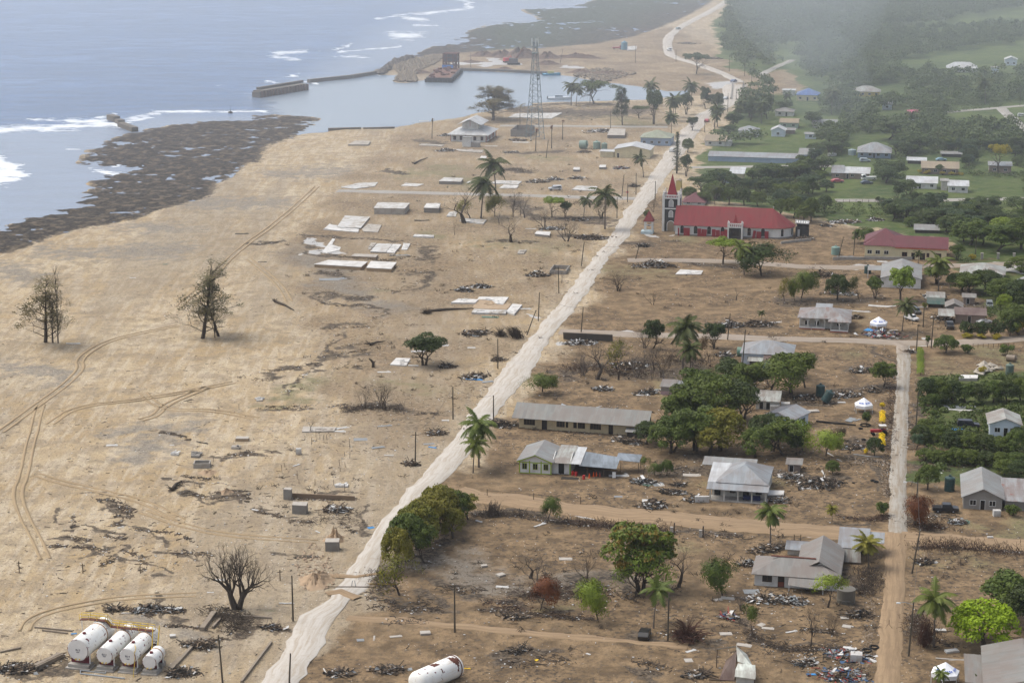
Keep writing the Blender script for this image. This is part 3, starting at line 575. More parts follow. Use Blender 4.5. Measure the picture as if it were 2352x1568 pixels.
# ------------- vegetation -------------
def leaf_obj(name, P, N, S, mat, parent=None, asp=.6, rs=None):
    rs = rs or np.random.RandomState(3)
    n = len(P); N = N+rs.normal(0, .55, (n, 3)); N /= np.linalg.norm(N, axis=1, keepdims=True)+1e-9
    R = rs.normal(0, 1, (n, 3)); A = np.cross(N, R); A /= np.linalg.norm(A, axis=1, keepdims=True)+1e-9; B = np.cross(N, A)
    S = np.asarray(S).reshape(-1, 1)*np.ones((n, 1))
    A = A*S*.5; B = B*S*.5*asp
    co = np.stack([P-A, P-B*1.0, P+A, P+B], 1).reshape(-1, 3).astype(np.float32)
    me = bpy.data.meshes.new(name); me.vertices.add(4*n); me.vertices.foreach_set('co', co.ravel())
    me.loops.add(4*n); me.loops.foreach_set('vertex_index', np.arange(4*n, dtype=np.int32))
    me.polygons.add(n); me.polygons.foreach_set('loop_start', np.arange(0, 4*n, 4, dtype=np.int32))
    me.materials.append(mat); me.update(calc_edges=True)
    o = bpy.data.objects.new(name, me); COL.objects.link(o)
    if parent is not None: o.parent = parent
    return o
def lobes_leaves(lobes, n, rs, inner=.55, low=-.35):
    """lobes: [(centre, radii)]"""
    W = np.array([r[0]*r[1]+r[2]*r[0] for _, r in lobes]); W = W/W.sum()
    P, N = [], []
    for (c, r), w_ in zip(lobes, W):
        k = max(4, int(n*w_)); d = rs.normal(0, 1, (k, 3)); d /= np.linalg.norm(d, axis=1, keepdims=True)
        d[:, 2] = np.where(d[:, 2] < low, -d[:, 2], d[:, 2])
        rad = inner+(1-inner)*rs.rand(k, 1)**.45
        rad = rad*(1+.16*np.sin(d[:, :1]*5+c[0])*np.cos(d[:, 1:2]*6+c[1]))
        P.append(np.array(c)+d*rad*np.array(r)); N.append(d+np.array([0, 0, .35]))
    return np.concatenate(P), np.concatenate(N)
def rand_lobes(rs, n, rx, rz, z0, lr, flat=1.0):
    L = []
    for i in range(n):
        a = rs.rand()*6.283; e = rs.rand()**.7; rr = math.sqrt(rs.rand())
        zz = z0+rz*(rs.rand()*2-1)*math.sqrt(max(0, 1-rr*rr*.8))
        q = lr*(.65+.6*rs.rand())
        L.append(((rx*rr*math.cos(a)*.85, rx*rr*math.sin(a)*.85, zz), (q, q, q*flat*(.75+.2*rs.rand()))))
    return L
def grow(mb, p, d, L, r, depth, rs, spread=.6, kids=(2, 3), up=.15, tips=None, maxd=5, shrink=.72, wind=(0, 0)):
    n = 3 if depth <= 1 else 2
    pts = [p]; rad = [r]; q = p.copy(); dd = d.copy()
    for i in range(n):
        dd = (dd+Vector((rs.normal(0, .16)+wind[0], rs.normal(0, .16)+wind[1], rs.normal(0, .08)+up*.3))).normalized()
        q = q+dd*L/n; pts.append(q.copy()); rad.append(r*(1-.4*(i+1)/n))
    mb.tube(pts, rad, 6 if depth == 0 else (4 if depth < 3 else 3), 0, cap=False)
    if depth >= maxd:
        if tips is not None: tips.append(q.copy())
        return
    k = rs.randint(kids[0], kids[1]+1)
    a0 = rs.rand()*6.28
    for i in range(k):
        a = a0+6.283*i/k+rs.normal(0, .4)
        u_ = dd.cross(Vector((0, 0, 1)) if abs(dd.z) < .9 else Vector((1, 0, 0))).normalized(); v_ = dd.cross(u_)
        sp = spread*(.7+.6*rs.rand())
        nd = (dd*math.cos(sp)+(u_*math.cos(a)+v_*math.sin(a))*math.sin(sp)); nd.z += up; nd.normalize()
        s = pts[-1] if i < 2 or depth > 2 else pts[-2]
        grow(mb, s, nd, L*shrink*(.8+.4*rs.rand()), rad[-1]*(.78 if depth else .7), depth+1, rs, spread, kids, up, tips, maxd, shrink, wind)
LEAFC = {k: tuple(min(.8, q*1.28) for q in c) for k, c in {'mid': (.060,.092,.016), 'dark': (.034,.055,.014), 'bright': (.15,.25,.006), 'lime': (.135,.20,.025), 'olive': (.12,.125,.018), 'far': (.050,.08,.026), 'blue': (.04,.07,.035), 'yellow': (.58,.45,.01), 'ochre': (.22,.20,.02), 'brown': (.11,.045,.022), 'dry': (.085,.065,.04), 'palm': (.075,.105,.02), 'palmd': (.045,.062,.018), 'casu': (.095,.09,.045), 'flame': (.075,.115,.016)}.items()}
PROTO = {}
def P_broad(v, col):
    rs = np.random.RandomState(10+v); r = empty('tree', (0, 0, -500))
    mb = MB(); 
    H = 8.0; th = 2.2
    for k in range(1 if v % 2 else 2):
        grow(mb, Vector((k*.5, 0, -.3)), Vector((rs.normal(0, .12), rs.normal(0, .12), 1)).normalized(), th, .30, 0, rs, .75, (3, 4), .1, None, 3, .8)
    mb.build('trunk', BARK, r)
    L = rand_lobes(rs, 22, 3.3, 1.9, 5.3, 1.35, .85)
    P, N = lobes_leaves(L, 5200, rs); P[:, 2] = np.maximum(P[:, 2], 1.9+rs.rand(len(P))*.7)
    leaf_obj('crown', P, N, .30+.22*rs.rand(len(P)), leafmat(LEAFC[col], .6, (.30,.06,.01) if col == 'flame' else None, .35), r, .7, rs)
    return r, H, 8.4
def P_dense(v, col):      # dense mango-like dome reaching low
    rs = np.random.RandomState(40+v); r = empty('tree', (0, 0, -500)); mb = MB()
    grow(mb, Vector((0, 0, -.3)), Vector((0, 0, 1)), 2.2, .35, 0, rs, .7, (3, 4), .1, None, 2, .8); mb.build('trunk', BARK, r)
    L = [((0, 0, 3.2), (2.9, 2.9, 2.6))]
    for i in range(46):
        a = rs.rand()*6.283; e = math.asin(rs.rand()**1.0*.98); R = 3.15
        L.append(((R*math.cos(a)*math.cos(e), R*math.sin(a)*math.cos(e), 2.6+3.2*math.sin(e)-(.6 if e < .3 else 0)), (.95, .95, .8)))
    P, N = lobes_leaves(L, 6500, rs, .7); P[:, 2] = np.maximum(P[:, 2], .5+rs.rand(len(P))*.7)
    leaf_obj('crown', P, N, .28+.18*rs.rand(len(P)), leafmat(LEAFC[col], .55), r, .6, rs)
    return r, 6.7, 8.0
def P_umb(v, col):        # flat spreading crown on a clear trunk
    rs = np.random.RandomState(60+v); r = empty('tree', (0, 0, -500)); mb = MB(); tips = []
    grow(mb, Vector((0, 0, -.3)), Vector((.1, 0, 1)), 3.0, .3, 0, rs, .85, (3, 4), .05, tips, 3, .8); mb.build('trunk', BARK, r)
    L = [((rs.normal(0, 2.1), rs.normal(0, 2.1), 5.2+rs.rand()*1.3), (1.4, 1.4, .7)) for i in range(20)]
    P, N = lobes_leaves(L, 4200, rs); leaf_obj('crown', P, N, .28+.2*rs.rand(len(P)), leafmat(LEAFC[col], .6, (.30,.06,.01) if col == 'flame' else None, .35), r, .6, rs)
    return r, 7.0, 8.6
def P_sparse(v, col):     # open tree: limbs seen through scattered leaves
    rs = np.random.RandomState(80+v); r = empty('tree', (0, 0, -500)); mb = MB(); tips = []
    grow(mb, Vector((0, 0, -.3)), Vector((rs.normal(0, .1), 0, 1)).normalized(), 2.4, .24, 0, rs, .6, (2, 4), .12, tips, 5, .78); mb.build('trunk', BARK, r)
    T_ = np.array([tuple(t) for t in tips]); k = 9 if v % 2 == 0 else 5
    P = np.repeat(T_, k, 0)+rs.normal(0, .36, (len(T_)*k, 3)); c = P.mean(0)
    leaf_obj('crown', P, P-c+[0, 0, 1], .26+.2*rs.rand(len(P)), leafmat(LEAFC[col], .6), r, .7, rs)
    zt = P[:, 2].max(); wd = np.percentile(P[:, 0], 98)-np.percentile(P[:, 0], 2)
    return r, zt, wd
def P_bare(v, col):
    rs = np.random.RandomState(100+v); r = empty('bare_tree', (0, 0, -500)); mb = MB(); tips = []
    ns = [1, 3, 1, 5, 1, 2][v % 6]
    for k in range(ns):
        a = k*2.1; dv = Vector((math.cos(a)*.35*(ns > 1)+rs.normal(0, .06), math.sin(a)*.35*(ns > 1), 1)).normalized()
        grow(mb, Vector((math.cos(a)*.25*(ns > 1), math.sin(a)*.25*(ns > 1), -.3)), dv, 2.3 if ns == 1 else 2.1, .5 if v == 5 else (.26 if ns == 1 else .15), 0, rs, .62 if v == 5 else .55, (3, 4) if v == 5 else (2, 4), .14, tips, 5, .76)
    mb.build('branches', {'g': BARKG, 'd': BARK}.get(col, BARK), r)
    T_ = np.array([tuple(t) for t in tips])
    return r, T_[:, 2].max(), np.percentile(T_[:, 0], 97)-np.percentile(T_[:, 0], 3)
def P_wispy(v, col):      # storm-thinned casuarina, blown to one side
    rs = np.random.RandomState(130+v); r = empty('tree', (0, 0, -500)); mb = MB(); tips = []
    p = Vector((0, 0, -.3)); lean = -.10 if v != 1 else .02
    pts = [p]; 
    for i in range(8):
        p = p+Vector((lean*1.5+rs.normal(0, .08), rs.normal(0, .08), 1.25)); pts.append(p.copy())
    mb.tube(pts, [.24-.024*i for i in range(9)], 6, 0)
    for i in range(1, 9):
        for k in range(4 if i > 1 else 2):
            a = rs.rand()*6.28; up = .5+.06*i
            grow(mb, pts[i], Vector((math.cos(a)*.9-.15, math.sin(a)*.9, up)).normalized(), (1.7-.11*i)*(.7+.6*rs.rand()), .07, 2, rs, .5, (2, 3), .12, tips, 5, .7, (-.03, 0))
    mb.build('trunk', BARK, r)
    T_ = np.array([tuple(t) for t in tips]); k = {0: 6, 1: 0, 2: 5, 3: 22}[v % 4]
    if k:
        P = np.repeat(T_, k, 0)+rs.normal(0, .26, (len(T_)*k, 3)); leaf_obj('crown', P, P-P.mean(0)+[0, 0, .5], .2+.2*rs.rand(len(P)), leafmat(LEAFC[col], .7), r, .45, rs)
    return r, T_[:, 2].max(), np.percentile(T_[:, 0], 98)-np.percentile(T_[:, 0], 2)
def P_bush(v, col):
    rs = np.random.RandomState(150+v); r = empty('bush', (0, 0, -500)); mb = MB()
    for k in range(6): mb.tube([(0, 0, -.1), (rs.normal(0, .5), rs.normal(0, .5), .9), (rs.normal(0, .9), rs.normal(0, .9), 1.7)], [.06, .04, .02], 4, 0)
    mb.build('stems', BARK, r)
    L = rand_lobes(rs, 12, 1.25, .7, 1.15, .62, .9); P, N = lobes_leaves(L, 1500, rs); P[:, 2] = np.maximum(P[:, 2], .05+.2*rs.rand(len(P)))
    leaf_obj('foliage', P, N, .2+.14*rs.rand(len(P)), leafmat(LEAFC[col], .6), r, .6, rs)
    return r, 2.2, 3.2
def P_brush(v, col):      # heap / thicket of dead twigs
    rs = np.random.RandomState(170+v); r = empty('dead_bush', (0, 0, -500)); mb = MB()
    for k in range(150):
        a = rs.rand()*6.28; s = rs.rand()*1.6; b = rs.rand()*6.28; up = rs.rand()*1.6*(1-s/2.4)
        if v == 1: b = .5+rs.normal(0, .35); up = .5+rs.rand()*1.5
        x, y = math.cos(a)*s, math.sin(a)*s*.8
        L = .7+rs.rand()*1.1
        mb.tube([(x, y, rs.rand()*.4), (x+math.cos(b)*L*.5, y+math.sin(b)*L*.5, up*.7+.2), (x+math.cos(b)*L, y+math.sin(b)*L, up+.1)], [.045, .03, .012], 3, 0, False)
    mb.build('twigs', {'r': paint((.07,.032,.022), .95, .2, 1.), 'd': BARK, 'g': BARKG}.get(col, BARK), r)
    return r, 1.9, 4.0
def P_palm(v, col):
    rs = np.random.RandomState(190+v); r = empty('palm_tree', (0, 0, -500)); mb = MB()
    H = 9.0; bend = [(.9, .3), (-1.4, .2), (.2, -.2), (2.2, .5), (.5, .2)][v % 5]
    tp = [Vector((bend[0]*(i/8)**1.8, bend[1]*(i/8)**1.8, -.4+(H+.4)*i/8)) for i in range(9)]
    mb.tube(tp, [.28, .2, .17, .16, .15, .14, .13, .13, .15], 7, 0); mb.build('trunk', BARKG, r)
    top = tp[-1]; fb = MB(); nf = {0: 22, 1: 17, 2: 26, 3: 20, 4: 30}[v % 5]
    for k in range(nf):
        az = k*2.399+rs.normal(0, .15); el = 1.15-1.75*((k+.5)/nf)**1.0+rs.normal(0, .1); L = 5.0*(.85+.3*rs.rand())
        d = Vector((math.cos(az)*math.cos(el), math.sin(az)*math.cos(el), math.sin(el)))
        if v in (1, 3): d = (d+Vector((.42, .1, 0))).normalized()
        p = top.copy(); pts = [p.copy()]
        for i in range(8):
            d = (d+Vector((.05 if v in (1, 3) else 0, 0, -.13-.02*i))).normalized(); p = p+d*L/8; pts.append(p.copy())
        fb.tube(pts, [.05-.005*i for i in range(9)], 3, 0, False)
        for i in range(1, 33):
            f = i/33*8; j = min(7, int(f)); q_ = pts[j].lerp(pts[j+1], f-j); t_ = (pts[j+1]-pts[j]).normalized()
            s_ = t_.cross(Vector((0, 0, 1))).normalized(); ll = (1.0*math.sin(math.pi*min(1, .16+i/33*.95))**.6+.12)
            for sg_ in (-1, 1):
                e_ = q_+s_*sg_*ll*.85+t_*ll*.45+Vector((0, 0, -ll*(.30+.35*rs.rand()))); w_ = t_*.12
                fb.add([q_-w_, q_+w_, e_+w_*.3, e_-w_*.3], [(0, 1, 2, 3)], 0)
    fb.build('fronds', leafmat(LEAFC[col], .5), r)
    return r, H+2.6, 9.4
def P_stub(v, col):       # palm stripped to a ragged head
    rs = np.random.RandomState(220+v); r = empty('palm_tree', (0, 0, -500)); mb = MB()
    tp = [Vector((.4*(i/6)**2, 0, -.3+9.3*i/6)) for i in range(7)]; mb.tube(tp, [.3, .22, .19, .17, .16, .16, .2], 7, 0); mb.build('trunk', BARKG, r)
    fb = MB(); top = tp[-1]
    for k in range(16):
        a = rs.rand()*6.28; el = rs.uniform(-1.2, .9); L = rs.uniform(.8, 2.2); d = Vector((math.cos(a)*math.cos(el)*.6, math.sin(a)*math.cos(el)*.6, math.sin(el)))
        q1 = top+d*L*.5; q2 = q1+Vector((d.x*.4, d.y*.4, -.6))*L*.6; fb.tube([top, q1, q2], [.07, .10, .03], 3, 0, False)
        s_ = Vector((-math.sin(a), math.cos(a), 0))*.22; fb.add([top, q1+s_, q2, q1-s_], [(0, 1, 2, 3)], 0)
    fb.build('dead_fronds', leafmat(LEAFC[col], .6), r); return r, 10.2, 2.4
def P_pine(v, col):       # Norfolk pine, narrow and tiered
    rs = np.random.RandomState(230+v); r = empty('pine_tree', (0, 0, -500)); mb = MB(); mb.tube([(0, 0, -.3), (0, 0, 12), (0, 0, 24)], [.35, .25, .05], 7, 0); mb.build('trunk', BARK, r)
    P, N = [], []
    for i in range(26):
        z = 2.2+i*.86; R = 2.1*(1-(i/26)**1.3)+.35
        for k in range(7):
            a = rs.rand()*6.28; n = 26; f = rs.rand(n, 1); 
            P.append(np.concatenate([np.cos(a)*R*f, np.sin(a)*R*f, z+.25*f+0*f], 1)+rs.normal(0, .16, (n, 3))); N.append(np.tile([math.cos(a)*.4, math.sin(a)*.4, 1], (n, 1)))
    P = np.concatenate(P); N = np.concatenate(N); leaf_obj('crown', P, N, .4, leafmat(LEAFC[col], .5), r, .5, rs); return r, 25.0, 4.4
KINDS = {'broad': P_broad, 'dense': P_dense, 'umb': P_umb, 'sparse': P_sparse, 'bare': P_bare, 'wispy': P_wispy, 'bush': P_bush, 'brush': P_brush, 'palm': P_palm, 'stub': P_stub, 'pine': P_pine}
USED = set(); PENDING = []
DESC = {'broad': 'leafy {} tree', 'dense': 'domed {} tree', 'umb': 'flat crowned {} tree', 'sparse': 'sparse {} tree', 'bare': 'leafless dark tree', 'wispy': 'storm thinned wispy tree',
        'bush': 'rounded {} bush', 'brush': 'tangle of dead twigs', 'palm': '{} palm', 'stub': 'stripped palm', 'pine': 'tall narrow pine'}
CATS = {'palm': 'palm tree', 'stub': 'palm tree', 'bush': 'bush', 'brush': 'dead bush', 'bare': 'bare tree', 'pine': 'pine tree'}
CN = {'mid': 'green', 'dark': 'dark green', 'bright': 'bright yellow green', 'lime': 'light green', 'olive': 'olive green', 'far': 'green', 'blue': 'dull green', 'yellow': 'yellow', 'ochre': 'yellowish', 'brown': 'reddish brown', 'dry': 'brown', 'palm': 'green', 'palmd': 'dark green', 'casu': 'dull green', 'flame': 'red flecked green', 'g': 'grey', 'd': 'dark', 'r': 'reddish'}
GRP = {'palm': 'coconut palms around the village', 'stub': 'palms stripped of their fronds', 'bush': 'bushes in the yards', 'brush': 'dead bushes on the bare ground', 'bare': 'leafless trees on the bare ground', 'wispy': 'thinned trees on the sand'}
def place_auto(o, base, u, v):         # label is finished later from the nearest landmark
    PENDING.append((o, base, u, v))
def tree_at(kind, var, col, p, sz, sxy, rz, label=None):
    key = (kind, var, col)
    if key not in PROTO: PROTO[key] = KINDS[kind](var, col)
    r, H, W = PROTO[key]
    if key in USED: o = copy_tree(r)
    else: o = r; USED.add(key)
    o.location = (p.x, p.y, -.05); o.scale = (sxy, sxy, sz); o.rotation_euler = (0, 0, rz)
    o['category'] = CATS.get(kind, 'tree'); o['group'] = GRP.get(kind, 'green trees around the village')
    u, v = proj((p.x, p.y, 0))
    if label: o['label'] = label
    else: place_auto(o, DESC[kind].format(CN[col]), u, v)
    return o
def tree(kind, var, col, t, x, yb, yt, wpx=None, label=None, rz=None):
    u, v = D(t, x, yb); vt = D(t, x, yt)[1]; p = GD(u, v)
    key = (kind, var, col)
    if key not in PROTO: PROTO[key] = KINDS[kind](var, col)
    _, H, W = PROTO[key]
    h = height_at(p, vt); sz = h/H
    sxy = sz if wpx is None else wpx*TILES[t][2]*mpp(v)/W
    return tree_at(kind, var, col, p, sz, sxy, random.uniform(0, 6.28) if rz is None else rz, label)
# -- trees read from the survey sheets --
for a in [
 ('wispy',0,'casu',4,300,1190,720,330,'green fringed trunk of the leftmost tree clump on the open sand'),('wispy',1,'casu',4,385,1195,660,110,'bare twiggy trunk standing tallest in the leftmost clump on the sand'),
 ('wispy',2,'casu',4,1340,1165,650,330,'taller wispy tree of the pair standing alone mid beach'),('wispy',0,'casu',4,1450,1150,870,260,'shorter bushy tree of the pair standing alone mid beach'),('wispy',1,'casu',4,1425,1160,690,90,'thin bare stem between the two wispy trees mid beach'),
 ('wispy',2,'casu',4,350,1192,860,150,'thin middle stem of the leftmost clump on the sand'),('bare',5,'d',13,1570,690,185,400,'large leafless tree with thick dark trunk above the fuel tanks'),
 ('broad',0,'dark',16,1410,350,50,420,'green tree with spreading crown beside a broken slab left of the road'),
 ('bare',3,'d',16,1040,745,450,240,'fan shaped leafless shrub tree, larger of the pair on dark soil'),('bare',1,'d',16,870,740,490,190,'fan shaped leafless shrub tree, smaller of the pair on dark soil'),
 ('bare',0,'g',16,1220,785,590,110,'thin pale leafless sapling right of the fan shaped pair'),('bare',2,'d',16,385,945,800,110,'tiny leafless tree with one leaning clump near the graves'),
 ('palm',2,'palm',16,1880,1250,760,None,'taller of the two coconut palms beside the road bend'),('palm',0,'palm',16,1830,1300,960,None,'shorter of the two coconut palms beside the road bend'),
 ('sparse',1,'olive',14,690,590,260,250,'half bare tree with green tufts at foot of roadside clump'),
 ('bare',4,'d',14,1555,480,280,190,'leafless tree standing behind the rust brown dead tree'),('bare',0,'g',14,1650,500,330,150,None),('sparse',0,'brown',14,1620,695,470,190,'small tree with rust brown dead leaves'),('bare',1,'d',14,1930,505,265,210,'leafless vase shaped tree left of the red flecked tree'),
 ('sparse',0,'lime',14,2010,770,480,220,'small tree with fresh light green tufts on a leaning trunk'),('broad',2,'flame',14,2270,570,115,520,'wide green tree flecked with red blossom'),('sparse',0,'lime',14,2250,600,300,330,'light green lower tree in front of the red flecked tree'),
 ('bare',0,'d',15,238,500,215,290,'round leafless tree right of the red flecked tree'),('sparse',0,'mid',15,510,555,330,210,'small green tree left of the grey hipped house'),('palm',3,'palm',15,85,750,455,None,'windblown coconut palm beside the burnt car'),
 ('brush',0,'r',15,290,820,640,270,'heap of reddish brown dead branches right of the utility pole'),('sparse',2,'mid',15,690,790,595,130,'slim green sapling in the debris strewn yard'),('bare',1,'d',15,1060,800,560,160,'brown leafless tree in front of the grey hipped house'),('bare',3,'r',15,1180,790,645,90,'low dry shrub in front of the grey hipped house'),
 ('sparse',2,'lime',15,1150,620,400,230,'gnarled tree with light green tufts beside the round concrete tank'),('palm',2,'palm',15,800,235,-30,None,'coconut palm alone on the dirt cross road'),('palm',4,'olive',15,1400,380,180,230,'clump of drooping palms beside the silver roofed shed'),
 ('dense',0,'bright',15,2100,860,570,440,'bright yellow green domed tree behind the corner house'),('broad',0,'mid',15,2250,680,410,420,'darker tree behind the bright green domed tree'),('broad',1,'dark',15,2352,760,480,330,None),('palm',0,'palm',15,1800,860,500,None,'coconut palm left of the bright green domed tree'),
 ('brush',1,'r',15,1740,860,690,130,None),('palm',2,'palm',15,1840,1140,990,None,'coconut palm in front of the white tent at the frame bottom'),('palm',0,'palmd',15,2070,1130,1040,None,'palm in front of the corner house at the frame bottom'),('palm',4,'olive',10,655,1340,1185,150,'short stubby palm on the bare plot'),
 ('bush',0,'mid',10,1090,1285,1160,130,'round green bush beside the pale road, nearest the junction'),('sparse',0,'brown',10,1460,1390,1110,250,'dark scrubby tree beside the black pickup'),('dense',1,'mid',10,1500,1060,830,230,'rounded green tree right of the pale side road'),
 ('bush',1,'mid',10,2250,1290,1170,150,'green bush in front of the grey block house'),('broad',1,'mid',11,1590,420,100,330,'large dark green tree right of the long school building'),('dense',1,'olive',11,1880,430,170,390,'domed tree with yellow green leaves right of the long school'),('broad',0,'dark',11,1820,200,-40,330,None),
 ('sparse',2,'mid',11,1355,600,445,95,None),('sparse',0,'mid',11,1440,605,490,110,None),('dense',0,'mid',11,1540,605,470,110,'small round green tree beside the lime trimmed building'),('sparse',0,'mid',11,590,985,770,160,'slim leafy tree beside the lower dirt road'),
 ('brush',1,'d',11,150,930,830,170,'windswept heap of dark twigs beside the lower dirt road'),('bush',2,'bright',11,1435,1060,985,50,None),
 ('bare',0,'d',8,830,740,350,480,'large leafless tree behind the long school building'),('sparse',1,'olive',8,1010,650,360,220,None),('bare',0,'g',8,1250,640,400,180,None),('bare',1,'g',8,1320,740,330,110,None),('sparse',0,'mid',8,350,850,660,280,'small green tree between the main road and the school'),
 ('palm',0,'palmd',8,1590,640,155,None,'tallest dark palm right of the leafless trees'),('palm',4,'palmd',8,1660,720,380,None,None),('sparse',1,'dry',8,1820,560,330,110,None),('bare',1,'d',8,1470,640,450,130,None),('bare',3,'d',8,1400,720,520,120,None),
 ('sparse',0,'mid',8,1850,900,620,380,None),('palm',0,'palm',8,2150,900,660,None,'coconut palm in the green thicket beside the tin shack'),('broad',1,'mid',8,1500,1170,880,None,None),('broad',0,'mid',8,1760,1150,900,330,None),
 ('broad',1,'mid',9,330,1170,940,300,'leafy tree in front of the verandah house with green tank'),('broad',0,'mid',10,140,720,440,300,'dark green tree in front of the blue trimmed house'),('sparse',0,'lime',10,600,760,500,290,'light green open tree right of the blue trimmed house'),('broad',1,'dark',10,330,760,560,160,None),
 ('sparse',0,'dry',10,710,620,490,120,None),('dense',0,'mid',10,660,920,790,140,None),('broad',1,'mid',10,1110,150,-80,290,'green tree at the left edge of the pale side road'),('bush',0,'mid',10,960,490,365,90,None),('dense',1,'dark',10,1030,760,590,170,'dark bush beside the yellow hedge'),
 ('dense',0,'mid',9,1660,950,780,230,'dark green tree at the side road junction'),('bush',1,'mid',9,1850,950,860,130,None),('bush',0,'ochre',9,1985,1140,1065,90,'yellow green bush beside pale boulders'),('bush',2,'mid',9,2200,970,870,150,None),
 ('sparse',0,'dark',6,1780,1190,850,520,'big open crowned tree in front of the church'),('umb',1,'lime',6,1380,1060,780,330,'bright green spreading tree in front of the church'),('palm',1,'palm',6,1600,1176,790,None,'leaning palm in front of the church'),
 ('sparse',0,'mid',9,380,470,200,240,None),('sparse',1,'olive',9,235,490,260,110,None),('sparse',0,'mid',9,325,490,300,110,None),('dense',0,'dark',9,700,480,240,230,None),('sparse',1,'dark',9,890,470,250,110,None),('broad',0,'mid',9,1030,470,260,190,None),('broad',1,'lime',9,1260,480,180,300,'large light green tree in front of the grey barn roof'),
 ('palm',2,'palm',9,1595,400,60,None,'coconut palm between the barn and the patched roof house'),('broad',0,'mid',9,1860,440,240,260,None),('broad',1,'dark',9,2140,440,270,290,None),('palm',0,'palmd',9,1275,755,450,None,'palm right of the white tent with relief goods'),('palm',1,'palmd',9,30,680,560,None,None),
 ('palm',1,'palmd',5,1230,370,50,None,'coconut palm left of the pair standing over the west street'),('palm',0,'palmd',5,1330,250,-60,None,'taller coconut palm of the pair over the west street'),('bare',4,'d',5,1120,400,160,260,'spreading leafless tree between white slabs'),
 ('sparse',1,'olive',5,1160,370,230,120,None),('sparse',0,'olive',5,1320,360,210,130,None),('bare',1,'g',5,1440,360,160,150,None),('bare',0,'d',5,1350,410,290,50,None),('umb',1,'lime',5,1700,365,225,150,'small light green tree south of the west street'),('broad',0,'dark',5,1790,360,245,90,None),
 ('palm',1,'palmd',5,1910,360,205,None,None),('palm',1,'palmd',5,2050,440,130,None,None),('bare',4,'d',5,1430,525,370,200,'round leafless tree beside a patch of rubble'),('bare',1,'d',5,1800,520,360,260,None),('bare',0,'d',5,1055,480,360,50,None),('bare',0,'g',5,1490,350,170,60,None),
 ('bare',3,'d',5,2140,850,705,170,'dark bushy leafless tree right of the main road'),('brush',0,'d',5,1360,1150,1060,110,'dark upturned root ball left of the main road'),('brush',1,'d',5,1470,1160,1080,150,'heap of dark brush beside the leaning pole'),('brush',0,'d',5,870,1000,945,90,'dark root plate of the fallen trunk'),
 ('wispy',3,'casu',2,1110,800,580,270,'large wispy tree behind the white hall at the harbour'),('palm',2,'palmd',2,1630,700,525,None,'leftmost palm on the far harbour shore'),('palm',0,'palmd',2,1663,705,550,None,'second palm from left on the harbour shore'),('palm',0,'palmd',2,1755,685,530,None,'third palm from left on the harbour shore'),
 ('umb',0,'mid',2,1780,690,540,190,'flat crowned tree beside the harbour palms'),('wispy',3,'dark',2,1970,830,575,100,'narrow ragged tree right of the harbour palms'),('umb',1,'mid',2,2080,785,700,110,None),('broad',0,'far',2,2180,825,570,130,None),('palm',0,'palmd',2,2150,700,525,None,None),('palm',0,'palmd',2,2310,800,620,None,None),
 ('stub',0,'dry',2,708,920,775,None,'stripped palm left of the white harbour hall'),('stub',1,'brown',2,1395,1000,840,None,'dead palm, leftmost of the brown trio'),('stub',0,'brown',2,1500,985,820,None,'dead palm, middle of the brown trio'),('stub',1,'brown',2,1572,925,785,None,'dead palm, rightmost of the brown trio'),
 ('palm',3,'palmd',2,2110,1176,1010,None,'palm with thin head in front of the cream shed'),('pine',0,'dark',3,50,1150,865,75,'tall narrow pine beside the main road behind the church'),('broad',0,'dark',3,110,1170,1010,90,None),('umb',0,'far',3,180,490,355,160,'flat crowned tree beside the coast road bend'),
 ('palm',0,'palmd',3,40,780,620,None,None),('palm',4,'palmd',3,150,700,530,None,None),('broad',0,'dark',3,110,760,600,110,None),('broad',1,'dark',3,240,720,570,100,None),('palm',2,'palmd',3,320,840,680,None,None),('broad',0,'dark',3,330,760,600,80,None),('palm',4,'palmd',3,15,900,740,None,None),('wispy',3,'dark',3,540,800,640,110,None),('palm',2,'palmd',3,455,820,690,None,None),
 ('palm',2,'palmd',3,610,820,650,None,None),('broad',1,'dark',3,650,790,620,110,None),('palm',0,'palmd',3,770,720,600,None,None),('palm',1,'palmd',3,300,860,740,None,None),('broad',0,'far',3,400,890,820,110,None),('palm',0,'palmd',3,545,550,440,None,None),('palm',2,'palmd',3,1075,760,570,None,'tall palm among the green gardens'),
 ('palm',0,'palmd',3,2095,690,500,None,'tall palm standing alone on the green slope'),('palm',1,'palmd',3,1600,850,730,None,None),('palm',2,'palmd',3,1870,960,850,None,None),('palm',4,'palmd',3,1780,980,870,None,None),('palm',1,'palmd',3,2000,980,880,None,None),
 ('umb',0,'ochre',3,2180,1150,960,130,'yellowish open tree beside the small tin roofed house'),('broad',1,'far',3,975,1070,985,80,None),('broad',0,'far',3,1430,1170,1050,200,None),('dense',1,'far',3,2250,850,800,90,None),
 ('palm',0,'palmd',6,1290,440,215,None,'palm in the thicket behind the church roof'),('broad',0,'far',6,1250,200,100,120,None),('broad',1,'far',6,1690,200,70,160,None),('broad',0,'far',6,1810,270,140,130,None),('dense',0,'mid',6,1030,390,240,170,None),('dense',1,'mid',6,1170,420,300,180,None),('dense',0,'mid',6,1440,440,240,190,None),
 ('dense',1,'dark',6,1600,450,260,190,None),('dense',0,'mid',6,1740,460,290,200,None),('bare',1,'d',6,650,520,350,120,'dark leafless shrub tree beside the church tower'),('bush',0,'mid',6,585,600,490,90,None),('dense',1,'mid',6,1980,560,370,190,None),('dense',0,'mid',6,2120,580,330,220,None),('dense',1,'mid',6,2300,610,360,190,None),
